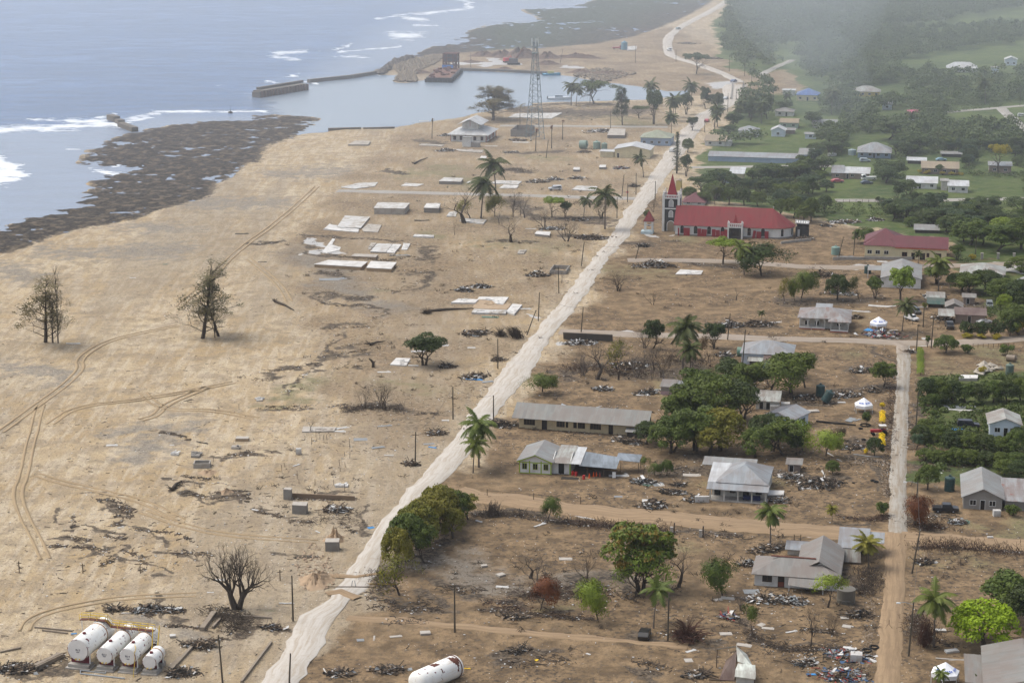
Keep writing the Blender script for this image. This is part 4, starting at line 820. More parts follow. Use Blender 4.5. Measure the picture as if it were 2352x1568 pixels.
 ('dense',1,'mid',7,130,560,370,230,None),('dense',0,'mid',7,60,620,430,220,None),('dense',1,'far',7,270,520,330,180,None),('broad',1,'dark',7,1050,400,190,210,'solitary round tree beside the paved side road'),('bush',0,'dark',7,830,420,350,70,None),('broad',0,'far',7,880,180,30,230,None),('broad',1,'far',7,1020,160,-20,260,None),
 ('bush',1,'far',7,110,60,-10,90,None),('broad',0,'far',7,1470,120,10,110,None),('dense',0,'mid',7,1540,720,540,230,None),('dense',1,'mid',7,1720,820,640,280,None),('dense',0,'mid',7,1920,860,640,280,None),('dense',1,'lime',7,2120,800,560,340,None),('broad',0,'mid',7,1650,1010,840,190,None),('dense',0,'mid',7,1350,640,520,230,None),('dense',1,'mid',7,1180,660,560,200,None),
 ('bush',0,'ochre',7,1280,110,70,90,None),('bush',1,'ochre',7,1340,120,72,90,None),('bush',2,'ochre',7,1500,130,90,80,None),('bush',0,'ochre',7,1600,130,95,90,None),('bush',1,'ochre',7,1680,130,100,90,None),('bush',1,'ochre',7,1810,1010,950,90,None),('palm',1,'palmd',7,1250,1070,900,None,'small palm in front of the burgundy roofed house'),
 ('dense',0,'lime',9,2180,560,420,160,None),('dense',1,'mid',9,2240,660,500,180,None),('dense',0,'dark',9,2340,560,380,180,None),('bush',0,'olive',9,1470,560,500,60,None),('broad',0,'mid',9,1500,900,780,60,None),
 ('bush',0,'yellow',10,1100,340,285,55,'small yellow flowering bush beside the white tent'),('bush',1,'yellow',10,950,740,690,55,'small yellow bush left of the dark bush'),('bush',0,'lime',11,1890,60,20,60,None)]:
    tree(*a)
for (k, v_, c, u, b, tp, w_) in [('broad',1,'olive',1075,1192,1132,75),('dense',0,'mid',1042,1198,1118,85),('dense',1,'olive',1008,1215,1110,105),('broad',0,'olive',985,1240,1125,115),('dense',0,'olive',958,1262,1150,110),('dense',1,'mid',935,1288,1175,105),('dense',0,'olive',912,1310,1205,80),('broad',1,'mid',975,1292,1200,80),('dense',1,'olive',1040,1235,1165,70),
 ('dense',0,'mid',1540,1040,955,110),('broad',0,'mid',1600,1035,925,130),('dense',1,'olive',1655,1035,935,130),('broad',1,'mid',1570,985,885,120),('dense',0,'mid',1640,965,860,130),('broad',0,'dark',1705,965,870,110),('broad',1,'mid',1720,910,830,110),('sparse',0,'mid',1765,905,815,120),('broad',0,'mid',1815,905,800,125),('sparse',2,'mid',1850,890,810,80),('broad',1,'mid',1600,930,845,110),('dense',0,'dark',1760,1015,945,90),('broad',1,'mid',1800,1045,960,110),('sparse',0,'lime',1845,1035,965,90),('dense',1,'dark',1485,1020,965,70),('broad',0,'dark',1680,890,820,100),('dense',1,'mid',1735,1050,980,90),
 ('dense',0,'mid',2210,668,622,80),('dense',1,'dark',2262,672,618,90),('dense',0,'mid',2305,692,636,90),('dense',1,'dark',2345,702,640,90),('dense',0,'mid',2335,765,695,90),('broad',0,'mid',2150,652,608,70),('dense',1,'mid',2345,625,588,80),('dense',0,'mid',2230,562,498,100),('broad',1,'mid',2290,577,512,110),('dense',1,'mid',2345,572,500,100),('dense',0,'far',2190,537,488,70),('dense',1,'far',2130,517,478,70),('dense',0,'mid',1985,560,520,60),('broad',0,'mid',2060,500,462,70),
 ('palm',0,'palmd',1700,275,225,None),('dense',0,'dark',1722,268,228,60),('palm',2,'palmd',1765,262,220,None),('broad',0,'dark',1685,300,255,50),('palm',1,'palmd',1640,292,238,None),('broad',0,'far',1800,262,228,50),('dense',1,'dark',1640,250,215,45),('broad',1,'far',1870,290,255,60),('dense',0,'far',1905,330,290,80),('broad',0,'far',1890,400,355,70),('dense',1,'far',2035,420,380,70),('broad',0,'far',2085,455,410,60),('dense',0,'far',2100,350,300,90),('broad',1,'far',2040,320,275,90),('dense',0,'mid',1580,350,315,30),('broad',0,'dark',1590,300,265,30),('broad',1,'dark',1500,800,730,60),('sparse',1,'olive',1540,790,740,60),('broad',0,'dark',1640,800,735,60)]:
    tree(k, v_, c, 0, u, b, tp, w_)
for i, (u, b, tp) in enumerate([(1420,872,795),(1462,866,790),(1382,850,772),(1338,862,792),(1503,850,782),(1525,872,800),(1250,522,470),(1300,542,492),(1382,502,450),(1205,500,440),(1182,472,425),(1232,1335,1270),(1562,1332,1262),(1702,1402,1350),(1862,1482,1412),(1690,690,640),(1500,700,660),(1905,655,610),(1480,800,745),(1290,650,618)]): tree('bare', i % 5, 'dg'[i % 2], 0, u, b, tp, None)
# rows of orchard trees and hedges right of the side road
for (x, yb, yt, w_, k, c) in [(1490,300,60,240,'dense','dark'),(1600,300,70,230,'dense','mid'),(1720,290,90,210,'dense','dark'),(1830,290,100,200,'dense','mid'),(1950,290,110,210,'dense','dark'),(2080,290,90,220,'dense','mid'),(2200,290,80,230,'dense','dark'),(2320,280,60,220,'dense','mid'),
   (1540,330,200,160,'dense','mid'),(1500,560,420,200,'dense','mid'),(1440,640,480,200,'dense','dark'),(1590,640,470,210,'dense','mid'),(1720,680,520,220,'dense','dark'),(1860,700,540,220,'dense','mid'),(2000,720,560,220,'dense','dark'),(2140,730,580,210,'dense','mid'),(2280,740,520,240,'dense','mid'),
   (1400,700,560,170,'broad','blue'),(1480,800,690,190,'dense','mid'),(1600,820,700,190,'dense','mid'),(1740,830,680,200,'dense','mid'),(1880,840,700,200,'dense','mid'),(2010,850,710,200,'dense','dark'),(2140,860,720,200,'dense','mid'),(2280,860,720,210,'dense','mid'),(2180,930,780,220,'dense','mid'),(2310,960,790,230,'dense','dark'),
   (2290,600,500,140,'dense','dark'),(2010,520,470,80,'bush','mid'),(1560,420,350,90,'bush','mid')]:
    tree(k, random.randint(0, 1), c, 10, x, yb, yt, w_)
for (x, yb, yt, w_, c) in [(1850,800,660,160,'dark'),(1980,810,650,170,'dark'),(2110,810,650,170,'dark'),(2230,800,640,150,'dark'),(1850,820,770,110,'ochre'),(1970,825,775,110,'ochre'),(2100,828,775,110,'ochre'),(2300,790,670,110,'ochre'),(2340,740,660,100,'ochre')]:
    tree('bush', random.randint(0, 1), c, 9, x, yb, yt, w_)
def hedge(name, t, a, b, width, h, col, label, cat='hedge'):
    A = G(t, *a); B = G(t, *b); L = (B-A).length; rs = np.random.RandomState(int(L*10))
    r = empty(name, A, math.atan2(B.y-A.y, B.x-A.x), label, cat)
    n = max(2, int(L/.7)); lob = [((L*(i+.5)/n, rs.normal(0, .08), h*.5), (.65, width*.5, h*.5)) for i in range(n)]
    P, N = lobes_leaves(lob, int(L*width*h*60)+300, rs, .75); P[:, 2] = np.maximum(P[:, 2], .05)
    leaf_obj('foliage', P, N, .17+.1*rs.rand(len(P)), leafmat(LEAFC[col], .5), r, .6, rs)
    mb = MB(); 
    for i in range(n): mb.tube([(L*(i+.5)/n, 0, -.1), (L*(i+.5)/n, 0, h*.6)], .05, 4, 0)
    mb.build('stems', BARK, r); return r
hedge('hedge', 10, (1098,480), (1098,385), 1.5, 1.0, 'yellow', 'yellow flowering hedge behind the red tractor')
hedge('hedge', 10, (1098,685), (1095,585), 1.5, 1.0, 'yellow', 'yellow flowering hedge in front of the red tractor')
hedge('hedge', 9, (1435,1150), (1435,930), 2.0, 1.2, 'lime', 'clipped green hedge along the right side of the pale side road')
# woodland and scrub
WOODS = [([(1655,-62),(1672,20),(1655,60),(1660,108),(1705,160),(1770,160),(1780,118),(1790,116),(1832,118),(1832,150),(1855,200),(1960,185),(2060,150),(2160,125),(2260,110),(2352,100),(2700,80),(2700,-62)], 46),
         ([(1850,205),(1960,190),(2060,160),(2080,235),(2175,250),(2170,300),(2320,300),(2352,330),(2352,385),(2210,390),(2100,380),(2050,365),(1960,370),(1950,400),(1870,390),(1830,300),(1850,250)], 42), ([(1690,190),(1850,200),(1850,300),(1900,345),(1680,345),(1640,315),(1700,280)], 80), ([(1960,170),(2352,170),(2600,165),(2600,245),(2352,240),(1990,250)], 110), ([(1620,385),(1880,392),(1900,440),(1850,480),(1600,455)], 90),
         ([(1990,470),(2352,475),(2600,475),(2600,555),(2352,555),(2190,540),(2090,515),(1990,500)], 60)]
CLEAR = [[(1730,318),(1870,318),(1870,372),(1730,372)],[(1596,376),(1910,374),(1910,390),(1596,392)],[(1670,275),(1860,275),(1860,318),(1670,318)],[(1655,398),(1715,398),(1715,425),(1655,425)],[(1770,205),(1885,200),(1885,275),(1770,275)],[(1560,180),(1705,180),(1705,300),(1560,330)],[(2010,70),(2080,60),(2160,58),(2290,28),(2420,10),(2700,0),(2700,60),(2352,64),(2250,62),(2170,72),(2080,76)], [(2165,125),(2352,125),(2352,170),(2165,175)], [(1770,112),(1835,112),(1835,142),(1780,142)], [(1960,205),(2075,190),(2085,240),(1960,245)], [(2000,255),(2065,255),(2070,290),(2000,290)], [(1800,195),(1910,190),(1910,240),(1800,240)],
         [(1855,265),(1930,260),(1930,300),(1855,300)], [(1945,310),(2055,305),(2055,385),(1945,380)], [(2080,360),(2215,355),(2215,425),(2080,425)], [(2170,262),(2310,245),(2340,290),(2290,300),(2180,298)], [(2060,250),(2110,248),(2110,278),(2060,278)], [(1890,360),(2010,360),(2010,420),(1890,420)], [(1800,310),(1900,310),(1900,345),(1800,345)], [(2250,355),(2330,355),(2330,400),(2250,400)], [(1960,0),(2000,-4),(2000,14),(1970,14)],[(2300,235),(2352,235),(2352,330),(2300,260)]]
def pin(u, v, poly):
    r = False; n = len(poly)
    for i in range(n):
        ax, ay = poly[i]; bx, by = poly[(i+1) % n]
        if (ay > v) != (by > v) and u < (bx-ax)*(v-ay)/(by-ay)+ax: r = not r
    return r
rw = random.Random(5); pts_w = []
for poly, dens in WOODS:
    wp = world_poly(poly); xs = [p[0] for p in wp]; ys = [p[1] for p in wp]
    n = int((max(xs)-min(xs))*(max(ys)-min(ys))/dens)
    for _ in range(n):
        x, y = rw.uniform(min(xs), max(xs)), rw.uniform(min(ys), max(ys))
        if not pin(x, y, wp): continue
        u, v = proj((x, y, 0))
        if any(pin(u, v, c) for c in CLEAR): continue
        pts_w.append((v, u, x, y))
pts_w.sort(reverse=True)
near = [p for p in pts_w if p[1] < 2420][:150]
ns = set(near)
for i, (v, u, x, y) in enumerate(near):
    k = rw.choice(['broad', 'dense', 'broad', 'umb']); h = rw.uniform(4.5, 8.5)
    tree_at(k, rw.randint(0, 1), rw.choice(['far', 'far', 'blue', 'mid', 'dark']), Vector((x, y, 0)), h/8, h/8*rw.uniform(.9, 1.3), rw.uniform(0, 6.28))['group'] = 'trees on the green slope'
far = [p for p in pts_w if p not in ns]
rs = np.random.RandomState(77); PP, NN, SS = [], [], []
for v, u, x, y in far:
    h = rs.uniform(4.5, 9.0); r_ = rs.uniform(2.8, 5.2); nl = 4; L = [((x+rs.normal(0, r_*.4), y+rs.normal(0, r_*.4), h*.55+rs.uniform(-.6, .8)), (r_*.62, r_*.62, h*.34)) for _ in range(nl)]
    P, N = lobes_leaves(L, 120, rs, .75, -.2); PP.append(P); NN.append(N); SS.append(np.full(len(P), 1.15)*rs.uniform(.8, 1.2, len(P)))
wd = leaf_obj('woodland', np.concatenate(PP), np.concatenate(NN), np.concatenate(SS), leafmat((.065,.105,.036), .75), None, .75, rs)
tag(wd, 'hazy green woodland covering the slope at the upper right', 'woodland', kind='stuff')
SCRUB = [([(1850,205),(2352,165),(2600,160),(2600,560),(2352,560),(2190,545),(2000,515),(1850,490),(1700,462),(1610,452),(1620,400),(1900,392),(1850,300)], .085, 1.1), ([(2110,870),(2352,860),(2500,860),(2500,1090),(2352,1080),(2120,1080)], .25, .7), ([(2210,600),(2352,600),(2500,600),(2500,770),(2250,740)], .1, .9)]
CLEAR2 = CLEAR+[[(1834,412),(2352,408),(2352,458),(1834,462)], [(2215,730),(2500,560),(2500,600),(2240,590)], [(1670,318),(1900,318),(1900,348),(1670,348)], [(1598,376),(1910,374),(1910,390),(1598,392)], [(1600,325),(1870,325),(1870,372),(1600,372)], [(1660,190),(1850,190),(1850,330),(1700,330)],
  [(1919,455),(2352,451),(2600,450),(2600,466),(1919,466)], [(2220,735),(2352,735),(2352,770),(2220,770)], [(1965,505),(2190,505),(2190,600),(1965,600)]]
PP, NN, SS = [], [], []
for poly, dens, sc in SCRUB:
    wp = world_poly(poly); xs = [p[0] for p in wp]; ys = [p[1] for p in wp]
    n = int((max(xs)-min(xs))*(max(ys)-min(ys))*dens)
    for _ in range(n):
        x, y = rw.uniform(min(xs), max(xs)), rw.uniform(min(ys), max(ys))
        u, v = proj((x, y, 0))
        if not pin(x, y, wp) or any(pin(u, v, c) for c in CLEAR2): continue
        if rw.random() < .4 and vnoise(np.array([x/18]), np.array([y/18]))[0] < .5: continue
        r_ = rw.uniform(.6, 2.1)*sc; P, N = lobes_leaves([((x, y, r_*.3), (r_, r_, r_*.7))], 34, rs, .7, 0); PP.append(P); NN.append(N); SS.append(np.full(len(P), .6))
sc_ = leaf_obj('undergrowth', np.concatenate(PP), np.concatenate(NN), np.concatenate(SS), leafmat((.07,.108,.03), .8), None, .7, rs)
tag(sc_, 'low green undergrowth between the gardens on the slope', 'undergrowth', kind='stuff')
print('woods', len(pts_w), 'scrub', len(PP))
GI = 'houses inland of the main road'; GS = 'sheds in the crowded yard'; GB = 'concrete beams near the fuel tanks'
# ------------- buildings -------------
LANDM = []
def roof_shell(faces, mat, parent, name='roof', t=.10, loc=None, label=None):
    """faces: polygons of 3D points, wound upward; thin sheet with thickness and UVs along the eave"""
    vs, fs, uv = [], [], []
    for f in faces:
        f = [Vector(p) for p in f]; n = (f[1]-f[0]).cross(f[2]-f[0])
        if n.z < 0: f = f[::-1]; n = -n
        n.normalize(); e = n.cross(Vector((0, 0, 1)))
        if e.length < .01: e = Vector((1, 0, 0))
        e.normalize(); d = n.cross(e); b = len(vs); k = len(f)
        vs += [tuple(p) for p in f]+[(p.x, p.y, p.z-t) for p in f]
        uu = [(p.dot(e)+50, p.dot(d)+50) for p in f]; uv += uu+uu
        fs.append(tuple(range(b, b+k))); fs.append(tuple(range(b+2*k-1, b+k-1, -1)))
        for i in range(k): j = (i+1) % k; fs.append((b+i, b+k+i, b+k+j, b+j))
    me = bpy.data.meshes.new(name); me.from_pydata(vs, [], fs); me.materials.append(mat)
    ul = me.uv_layers.new(name='UVMap'); idx = np.zeros(len(me.loops), dtype=np.int32); me.loops.foreach_get('vertex_index', idx)
    ul.data.foreach_set('uv', np.array(uv, dtype=np.float32)[idx].ravel())
    o = bpy.data.objects.new(name, me); COL.objects.link(o)
    if parent is not None: o.parent = parent
    if loc is not None: o.location = loc
    if label: o['label'] = label
    return o
def roof_faces(kind, x0, x1, y0, y1, z, rise, ov=.5, gap=0):
    a, b, c, d = x0-ov, x1+ov, y0-ov, y1+ov
    W, L = b-a, d-c; dz = rise*ov/max(.1, min(W, L)/2)*.5; ze = z-dz+.06; zr = z+rise
    cx, cy = (a+b)/2, (c+d)/2
    if kind == 'gx': return [[(a,c,ze),(b,c,ze),(b,cy,zr),(a,cy,zr)], [(b,d,ze),(a,d,ze),(a,cy,zr),(b,cy,zr)]]
    if kind == 'gy': return [[(a,c,ze),(cx,c,zr),(cx,d,zr),(a,d,ze)], [(b,c,ze),(b,d,ze),(cx,d,zr),(cx,c,zr)]]
    if kind == 'hip':
        if W >= L:
            h = L/2; p, q = (a+h, cy, zr), (b-h, cy, zr) 
            return [[(a,c,ze),(b,c,ze),q,p], [(b,d,ze),(a,d,ze),p,q], [(a,d,ze),(a,c,ze),p], [(b,c,ze),(b,d,ze),q]]
        h = W/2; p, q = (cx, c+h, zr), (cx, d-h, zr)
        return [[(a,d,ze),(a,c,ze),p,q], [(b,c,ze),(b,d,ze),q,p], [(a,c,ze),(b,c,ze),p], [(b,d,ze),(a,d,ze),q]]
    if kind == 'mono': return [[(a,c,z),(b,c,z),(b,d,z+rise),(a,d,z+rise)]]
    if kind == 'monor': return [[(a,c,z+rise),(b,c,z+rise),(b,d,z),(a,d,z)]]
    return [[(a,c,z+.02),(b,c,z+.02),(b,d,z+.02),(a,d,z+.02)]]
def walls(kind, x0, x1, y0, y1, z, rise, mat, parent, name='wall', z0=-.3):
    mb = MB(); e = .10
    mb.bx(x0, x1, y0, y1, z0, z-.02)
    cx, cy = (x0+x1)/2, (y0+y1)/2; r = rise*.93
    def tri(p, q, s):
        n = (Vector(q)-Vector(p)).cross(Vector(s)-Vector(p)).normalized()*.16
        a = [Vector(v_) for v_ in (p, q, s)]; mb.add([*a, *[v_-n for v_ in a]], [(0,1,2),(5,4,3),(0,3,4,1),(1,4,5,2),(2,5,3,0)])
    if kind == 'gx':
        for x in (x0, x1): tri((x+(0 if x == x1 else .16), y0+.05, z-.03), (x+(0 if x == x1 else .16), y1-.05, z-.03), (x+(0 if x == x1 else .16), cy, z-.03+r))
    if kind == 'gy':
        for y in (y0, y1-.16): tri((x0+.05, y, z-.03), (x1-.05, y, z-.03), (cx, y, z-.03+r))
    if kind in ('mono', 'monor'):
        zz = [z+rise*.97-.1 if kind == 'mono' else z-.02, z-.02 if kind == 'mono' else z+rise*.97-.1]
        a = [(x0+.01,y0+.01,z-.03),(x1-.01,y0+.01,z-.03),(x1-.01,y1-.01,z-.03),(x0+.01,y1-.01,z-.03)]
        b = [(p[0], p[1], max(zz[1 if i < 2 else 0]-.06, z-.025)) for i, p in enumerate(a)]
        mb.add(a+b, [(3,2,1,0),(4,5,6,7),(0,1,5,4),(1,2,6,5),(2,3,7,6),(3,0,4,7)])
    return mb.build(name, mat, parent)
def opening(parent, side, f, z, w, h, X, Y, kind='window', fr=WHITE, pane=GLASS, bars=1):
    """window/door on side F, L, R; f fraction along that side"""
    W, Dp = X, Y
    if side == 'F': c = (f*W, 0); rz = 0
    elif side == 'R': c = (W, f*Dp); rz = math.pi/2
    elif side == 'L': c = (0, f*Dp); rz = -math.pi/2
    else: c = (f*W, Dp); rz = math.pi
    p = MB(); p.bx(-w/2, w/2, -.025, .05, z, z+h); o = p.build(kind, pane, parent, (c[0], c[1], 0), rz)
    q = MB(); t = .07
    for a in ((-w/2-t, w/2+t, z+h, z+h+t), (-w/2-t, w/2+t, z-t, z) if kind == 'window' else (-w/2-t, w/2+t, z-.02, z+.02), (-w/2-t, -w/2, z, z+h), (w/2, w/2+t, z, z+h)): q.bx(a[0], a[1], -.06, .04, a[2], a[3])
    if kind == 'window':
        for i in range(bars): x = -w/2+w*(i+1)/(bars+1); q.bx(x-.03, x+.03, -.045, .03, z, z+h)
    q.build('frame', fr, o); return o
RS = {'silver': roofmat((0.264,0.288,0.308), (0.192,0.208,0.224), .45), 'zinc': roofmat((0.2,0.204,0.191), (0.14,0.145,0.14), .45), 'white': roofmat((0.493,0.51,0.518), (0.391,0.408,0.425), .3), 'grey': roofmat((0.208,0.204,0.191), (0.153,0.153,0.145), .5), 'greyl': roofmat((0.248,0.26,0.256), (0.192,0.2,0.2), .4),
      'blue': roofmat((.07,.14,.34), (.05,.10,.25), .2), 'red': roofmat((.195,.032,.038), (.15,.025,.03), .5, (.16,.05,.045), .25, .85), 'burg': roofmat((.12,.028,.036), (.09,.022,.028), .4, (.10,.04,.04), .25), 'tan': roofmat((0.281,0.221,0.14), (0.23,0.178,0.115), .3), 'green': roofmat((.27,.30,.215), (.22,.25,.18), .3),
      'rusty': roofmat((0.272,0.28,0.28), (0.2,0.2,0.2), .5, (.15,.09,.07), .3, .5, .8), 'brown': roofmat((.10,.06,.048), (.075,.045,.037), .5), 'pink': roofmat((.42,.08,.14), (.36,.07,.12), .2), 'dirtywhite': roofmat((0.357,0.374,0.348), (0.246,0.264,0.246), .65), 'dgreen': roofmat((.03,.075,.06), (.02,.06,.05), .3), 'slate': roofmat((.08,.09,.11), (.06,.07,.09), .2), 'ltin': roofmat((0.224,0.256,0.288), (0.152,0.176,0.2), .6, (.09,.10,.11))}
WM = {'white': paint((.62,.62,.60), .8, .4, .5), 'cream': paint((.62,.55,.36), .8, .3, .5), 'tan': paint((.46,.38,.24), .85, .35, .5), 'block': paint((.26,.25,.235), .9, .45, .6), 'blue': paint((.28,.36,.48), .8, .25, .5), 'bluew': paint((.55,.62,.70), .8, .3, .5), 'brick': paint((.25,.20,.17), .9, .4, .7), 'pinkw': paint((.42,.30,.32), .85, .5, .7), 'dirty': paint((.50,.49,.45), .85, .6, .6), 'yell': paint((.50,.40,.14), .8, .3), 'greenw': paint((.30,.38,.32), .85, .3), 'dark': paint((.05,.045,.04), .9, .2)}
def width_to(p, ang, u2):
    d = Vector((math.cos(ang), math.sin(ang), 0)); lo, hi = .2, 160.0
    for _ in range(40):
        m = (lo+hi)/2
        if proj(p+d*m)[0] < u2: lo = m
        else: hi = m
    return lo
def footprint(t, x1, yb, x2, ye, ang=0.0):
    u, v = D(t, x1, yb); p = GD(u, v); a = GRID+math.radians(ang); w_ = width_to(p, a, D(t, x2, 0)[0]); h = height_at(p, D(t, 0, ye)[1])
    return p, a, w_, max(1.2, min(h, 7.5))
def house(label, t, x1, yb, x2, ye, depth, roof='hip', rise=1.6, rm='silver', wm='white', wins='F', ang=0, ov=.5, name='house', cat='house', group='houses on the green slope', posts=0, doors=(), reg=None, extra=None):
    p, a, W, H = footprint(t, x1, yb, x2, ye, ang)
    r = empty(name, p, a, label, cat, group)
    walls(roof, 0, W, 0, depth, H, rise, WM[wm], r)
    roof_shell(roof_faces(roof, 0, W, 0, depth, H, rise, ov), RS[rm], r)
    if wins:
        n = max(1, int(W/3.4))
        for i in range(n): 
            f = (i+.5)/n
            if any(abs(f*W-d*W) < 1.2 for d in doors): continue
            opening(r, 'F', f, min(1.0, H*.36), min(1.2, W*.3), min(1.05, H*.42), W, depth)
        for sd in ('R', 'L'):
            for f in ((.3, .7) if depth > 6 else (.5,)): opening(r, sd, f, min(1.0, H*.36), 1.1, min(1.0, H*.4), W, depth)
    for d in doors: opening(r, 'F', d, .02, .9, min(2.05, H*.8), W, depth, 'door')
    for i in range(posts):
        MB().bx(-.08, .08, -.08, .08, -.3, H-.15).build('post', WM[wm], r, ((W-.2)*i/max(1, posts-1)+.1, -ov-1.2, 0))
    if posts: roof_shell([[(-ov, -ov-1.6, H-.35), (W+ov, -ov-1.6, H-.35), (W+ov, -ov+.05, H-.12), (-ov, -ov+.05, H-.12)]], RS[rm], r, 'porch_roof')
    if reg: LANDM.append((reg, *proj(p+Vector((math.cos(a), math.sin(a), 0))*W*.5)))
    return r, W, H
house('long white roofed house raised on posts, highest on the green slope', 3, 1840, 478, 2040, 445, 9, 'hip', 2.8, 'white', 'white', posts=6, reg='the long white slope house')
house('small white gabled house at the upper right corner of the village', 3, 2225, 435, 2305, 395, 8, 'gy', 1.6, 'white', 'bluew', reg='the small gabled house at upper right')
house('tiny grey shed below the two uppermost white houses', 3, 2135, 485, 2185, 447, 4, 'mono', .3, 'grey', 'bluew', None, name='shed', cat='shed')
house('cream house with a bright blue hipped roof', 3, 845, 668, 988, 628, 12, 'hip', 3.0, 'blue', 'cream', doors=(.5,), reg='the blue roofed house')
house('white flat outbuilding left of the blue roofed house', 3, 752, 632, 830, 598, 7, 'flat', 0, 'white', 'white', name='shed', cat='shed')
house('yellow house with broken white hip roof half hidden by palms', 3, 1215, 640, 1395, 605, 10, 'hip', 2.6, 'dirtywhite', 'yell', reg='the yellow house among palms')
house('tiny blue white cabin with tin roof between garden trees', 3, 1412, 727, 1475, 692, 5, 'mono', .8, 'silver', 'bluew', name='shed', cat='shed', reg='the tiny cabin')
house('house with a bright pink roof among the trees', 3, 1580, 800, 1668, 772, 9, 'mono', 2.2, 'pink', 'bluew', reg='the pink roofed house')
house('white house with dull grey roof below the blue roofed house', 3, 702, 770, 822, 738, 9, 'hip', 1.6, 'grey', 'white', doors=(.62,))
house('house with tan gable roof behind the small white gabled cottage', 3, 735, 850, 852, 812, 9, 'gx', 1.6, 'tan', 'greenw')
house('white bungalow with pale blue hip roof beside the lawn', 3, 460, 908, 585, 865, 9, 'hip', 1.9, 'silver', 'white', doors=(.85,), reg='the pale blue roofed bungalow')
house('small white cottage with gable facing the lawn', 3, 676, 906, 765, 864, 8, 'gy', 1.7, 'white', 'bluew', reg='the small gabled cottage')
house('brown open lean-to shed right of the small gabled cottage', 3, 768, 888, 830, 862, 5, 'mono', .4, 'grey', 'brick', None, name='shed', cat='shed')
house('low building with a flat grey roof half hidden by bushes', 3, 950, 845, 1105, 822, 9, 'mono', 1.2, 'greyl', 'dirty', name='shed', cat='shed')
house('little white hut at the right end of the lawn', 3, 900, 921, 972, 888, 4, 'mono', .3, 'greyl', 'bluew', name='shed', cat='shed', reg='the little lawn hut')
house('low white building with tan mono roof beside the main road', 3, 236, 966, 372, 932, 8, 'mono', 1.6, 'tan', 'white', reg='the low tan roofed building')
house('white block with grey roof joined to the low tan roofed building', 3, 375, 970, 408, 938, 8, 'mono', .8, 'greyl', 'white', None, name='shed', cat='shed')
house('long low grey warehouse with white corrugated roof', 3, 258, 1068, 852, 1034, 8, 'mono', 1.0, 'silver', 'blue', None, name='warehouse', cat='warehouse', reg='the long grey warehouse', ov=.3)
house('taller end block of the long grey warehouse', 3, 856, 1074, 950, 1024, 11, 'mono', 1.2, 'greyl', 'blue', None, name='warehouse', cat='warehouse', ov=.3)
house('blue house with wide silver hip roof and front porch', 3, 1250, 1045, 1466, 1000, 12, 'hip', 3.2, 'silver', 'blue', doors=(.5,), posts=5, reg='the blue porch house')
p, a_, W, H = footprint(7, 345, 168, 735, 108)
r = empty('house', p, a_, 'grey block house with white roofs in three steps beside parked vehicles', 'house', 'houses on the green slope'); LANDM.append(('the stepped white roof house', *proj(p)))
walls('mono', 0, W*.3, 0, 9, H, 1.6, WM['brick'], r); walls('mono', W*.3+.03, W, 1.2, 9, H, 1.2, WM['brick'], r)
roof_shell(roof_faces('mono', 0, W*.3, 0, 9, H+.1, 1.8, .35), RS['silver'], r); roof_shell(roof_faces('mono', W*.3+.4, W, 1.2, 9, H, 1.4, .35), RS['white'], r)
for f in (.15, .55, .85): opening(r, 'F', f, .9, 1.2, 1.0, W, 9) if f < .3 else opening(r, 'F', f, .9, 1.2, 1.0, W, 9).__setattr__('location', (f*W, 1.2, 0))
opening(r, 'F', .42, .02, .9, 2, W, 9, 'door').location = (.42*W, 1.2, 0)
house('tan roofed bungalow behind yellow flowering bushes', 3, 1674, 1152, 1915, 1112, 9, 'mono', 1.5, 'tan', 'brick', reg='the tan roofed bungalow')
house('low open shed with white roof left of the tan roofed bungalow', 3, 1580, 1085, 1700, 1062, 6, 'mono', .5, 'white', 'dark', None, name='shed', cat='shed')
house('low shed with thin grey roof behind the tan roofed bungalow', 3, 1805, 1040, 1935, 1018, 5, 'mono', .4, 'greyl', 'dark', None, name='shed', cat='shed')
house('small brown house with white tin roof at the right edge', 7, 1985, 108, 2215, 28, 6, 'mono', .8, 'silver', 'brick', reg='the small tin roofed house')
house('white bungalow with white sheet roof facing the paved side road', 7, 1130, 268, 1440, 206, 7, 'mono', 1.5, 'white', 'white', doors=(.43,), reg='the white bungalow')
house('white block outhouse between the two white buildings', 7, 1485, 290, 1552, 190, 6, 'flat', 0, 'dirtywhite', 'dirty', None, name='shed', cat='shed')
house('small cream house with white roof right of the white bungalow', 7, 1562, 312, 1765, 240, 6.5, 'mono', 1.2, 'white', 'white', reg='the small cream house')
house('tan building with white roof above a white lower storey behind the church', 6, 1450, 215, 1588, 112, 8, 'mono', 1.4, 'white', 'cream', reg='the two tone building')
house('low white annex left of the tan two storey building', 6, 1378, 212, 1446, 152, 6, 'flat', 0, 'white', 'bluew', name='shed', cat='shed')
house('yellow shipping container standing on end of the church lane', 6, 884, 290, 935, 195, 5, 'gy', .5, 'tan', 'yell', None, ov=.05, name='container', cat='container')
house('building with faded red hip roof directly behind the church', 6, 960, 440, 1185, 415, 12, 'hip', 2.6, 'burg', 'white', reg='the faded red roof')
house('low tin shed behind the burgundy roofed house', 7, 1215, 730, 1455, 700, 6, 'mono', .8, 'greyl', 'dark', None, name='shed', cat='shed')
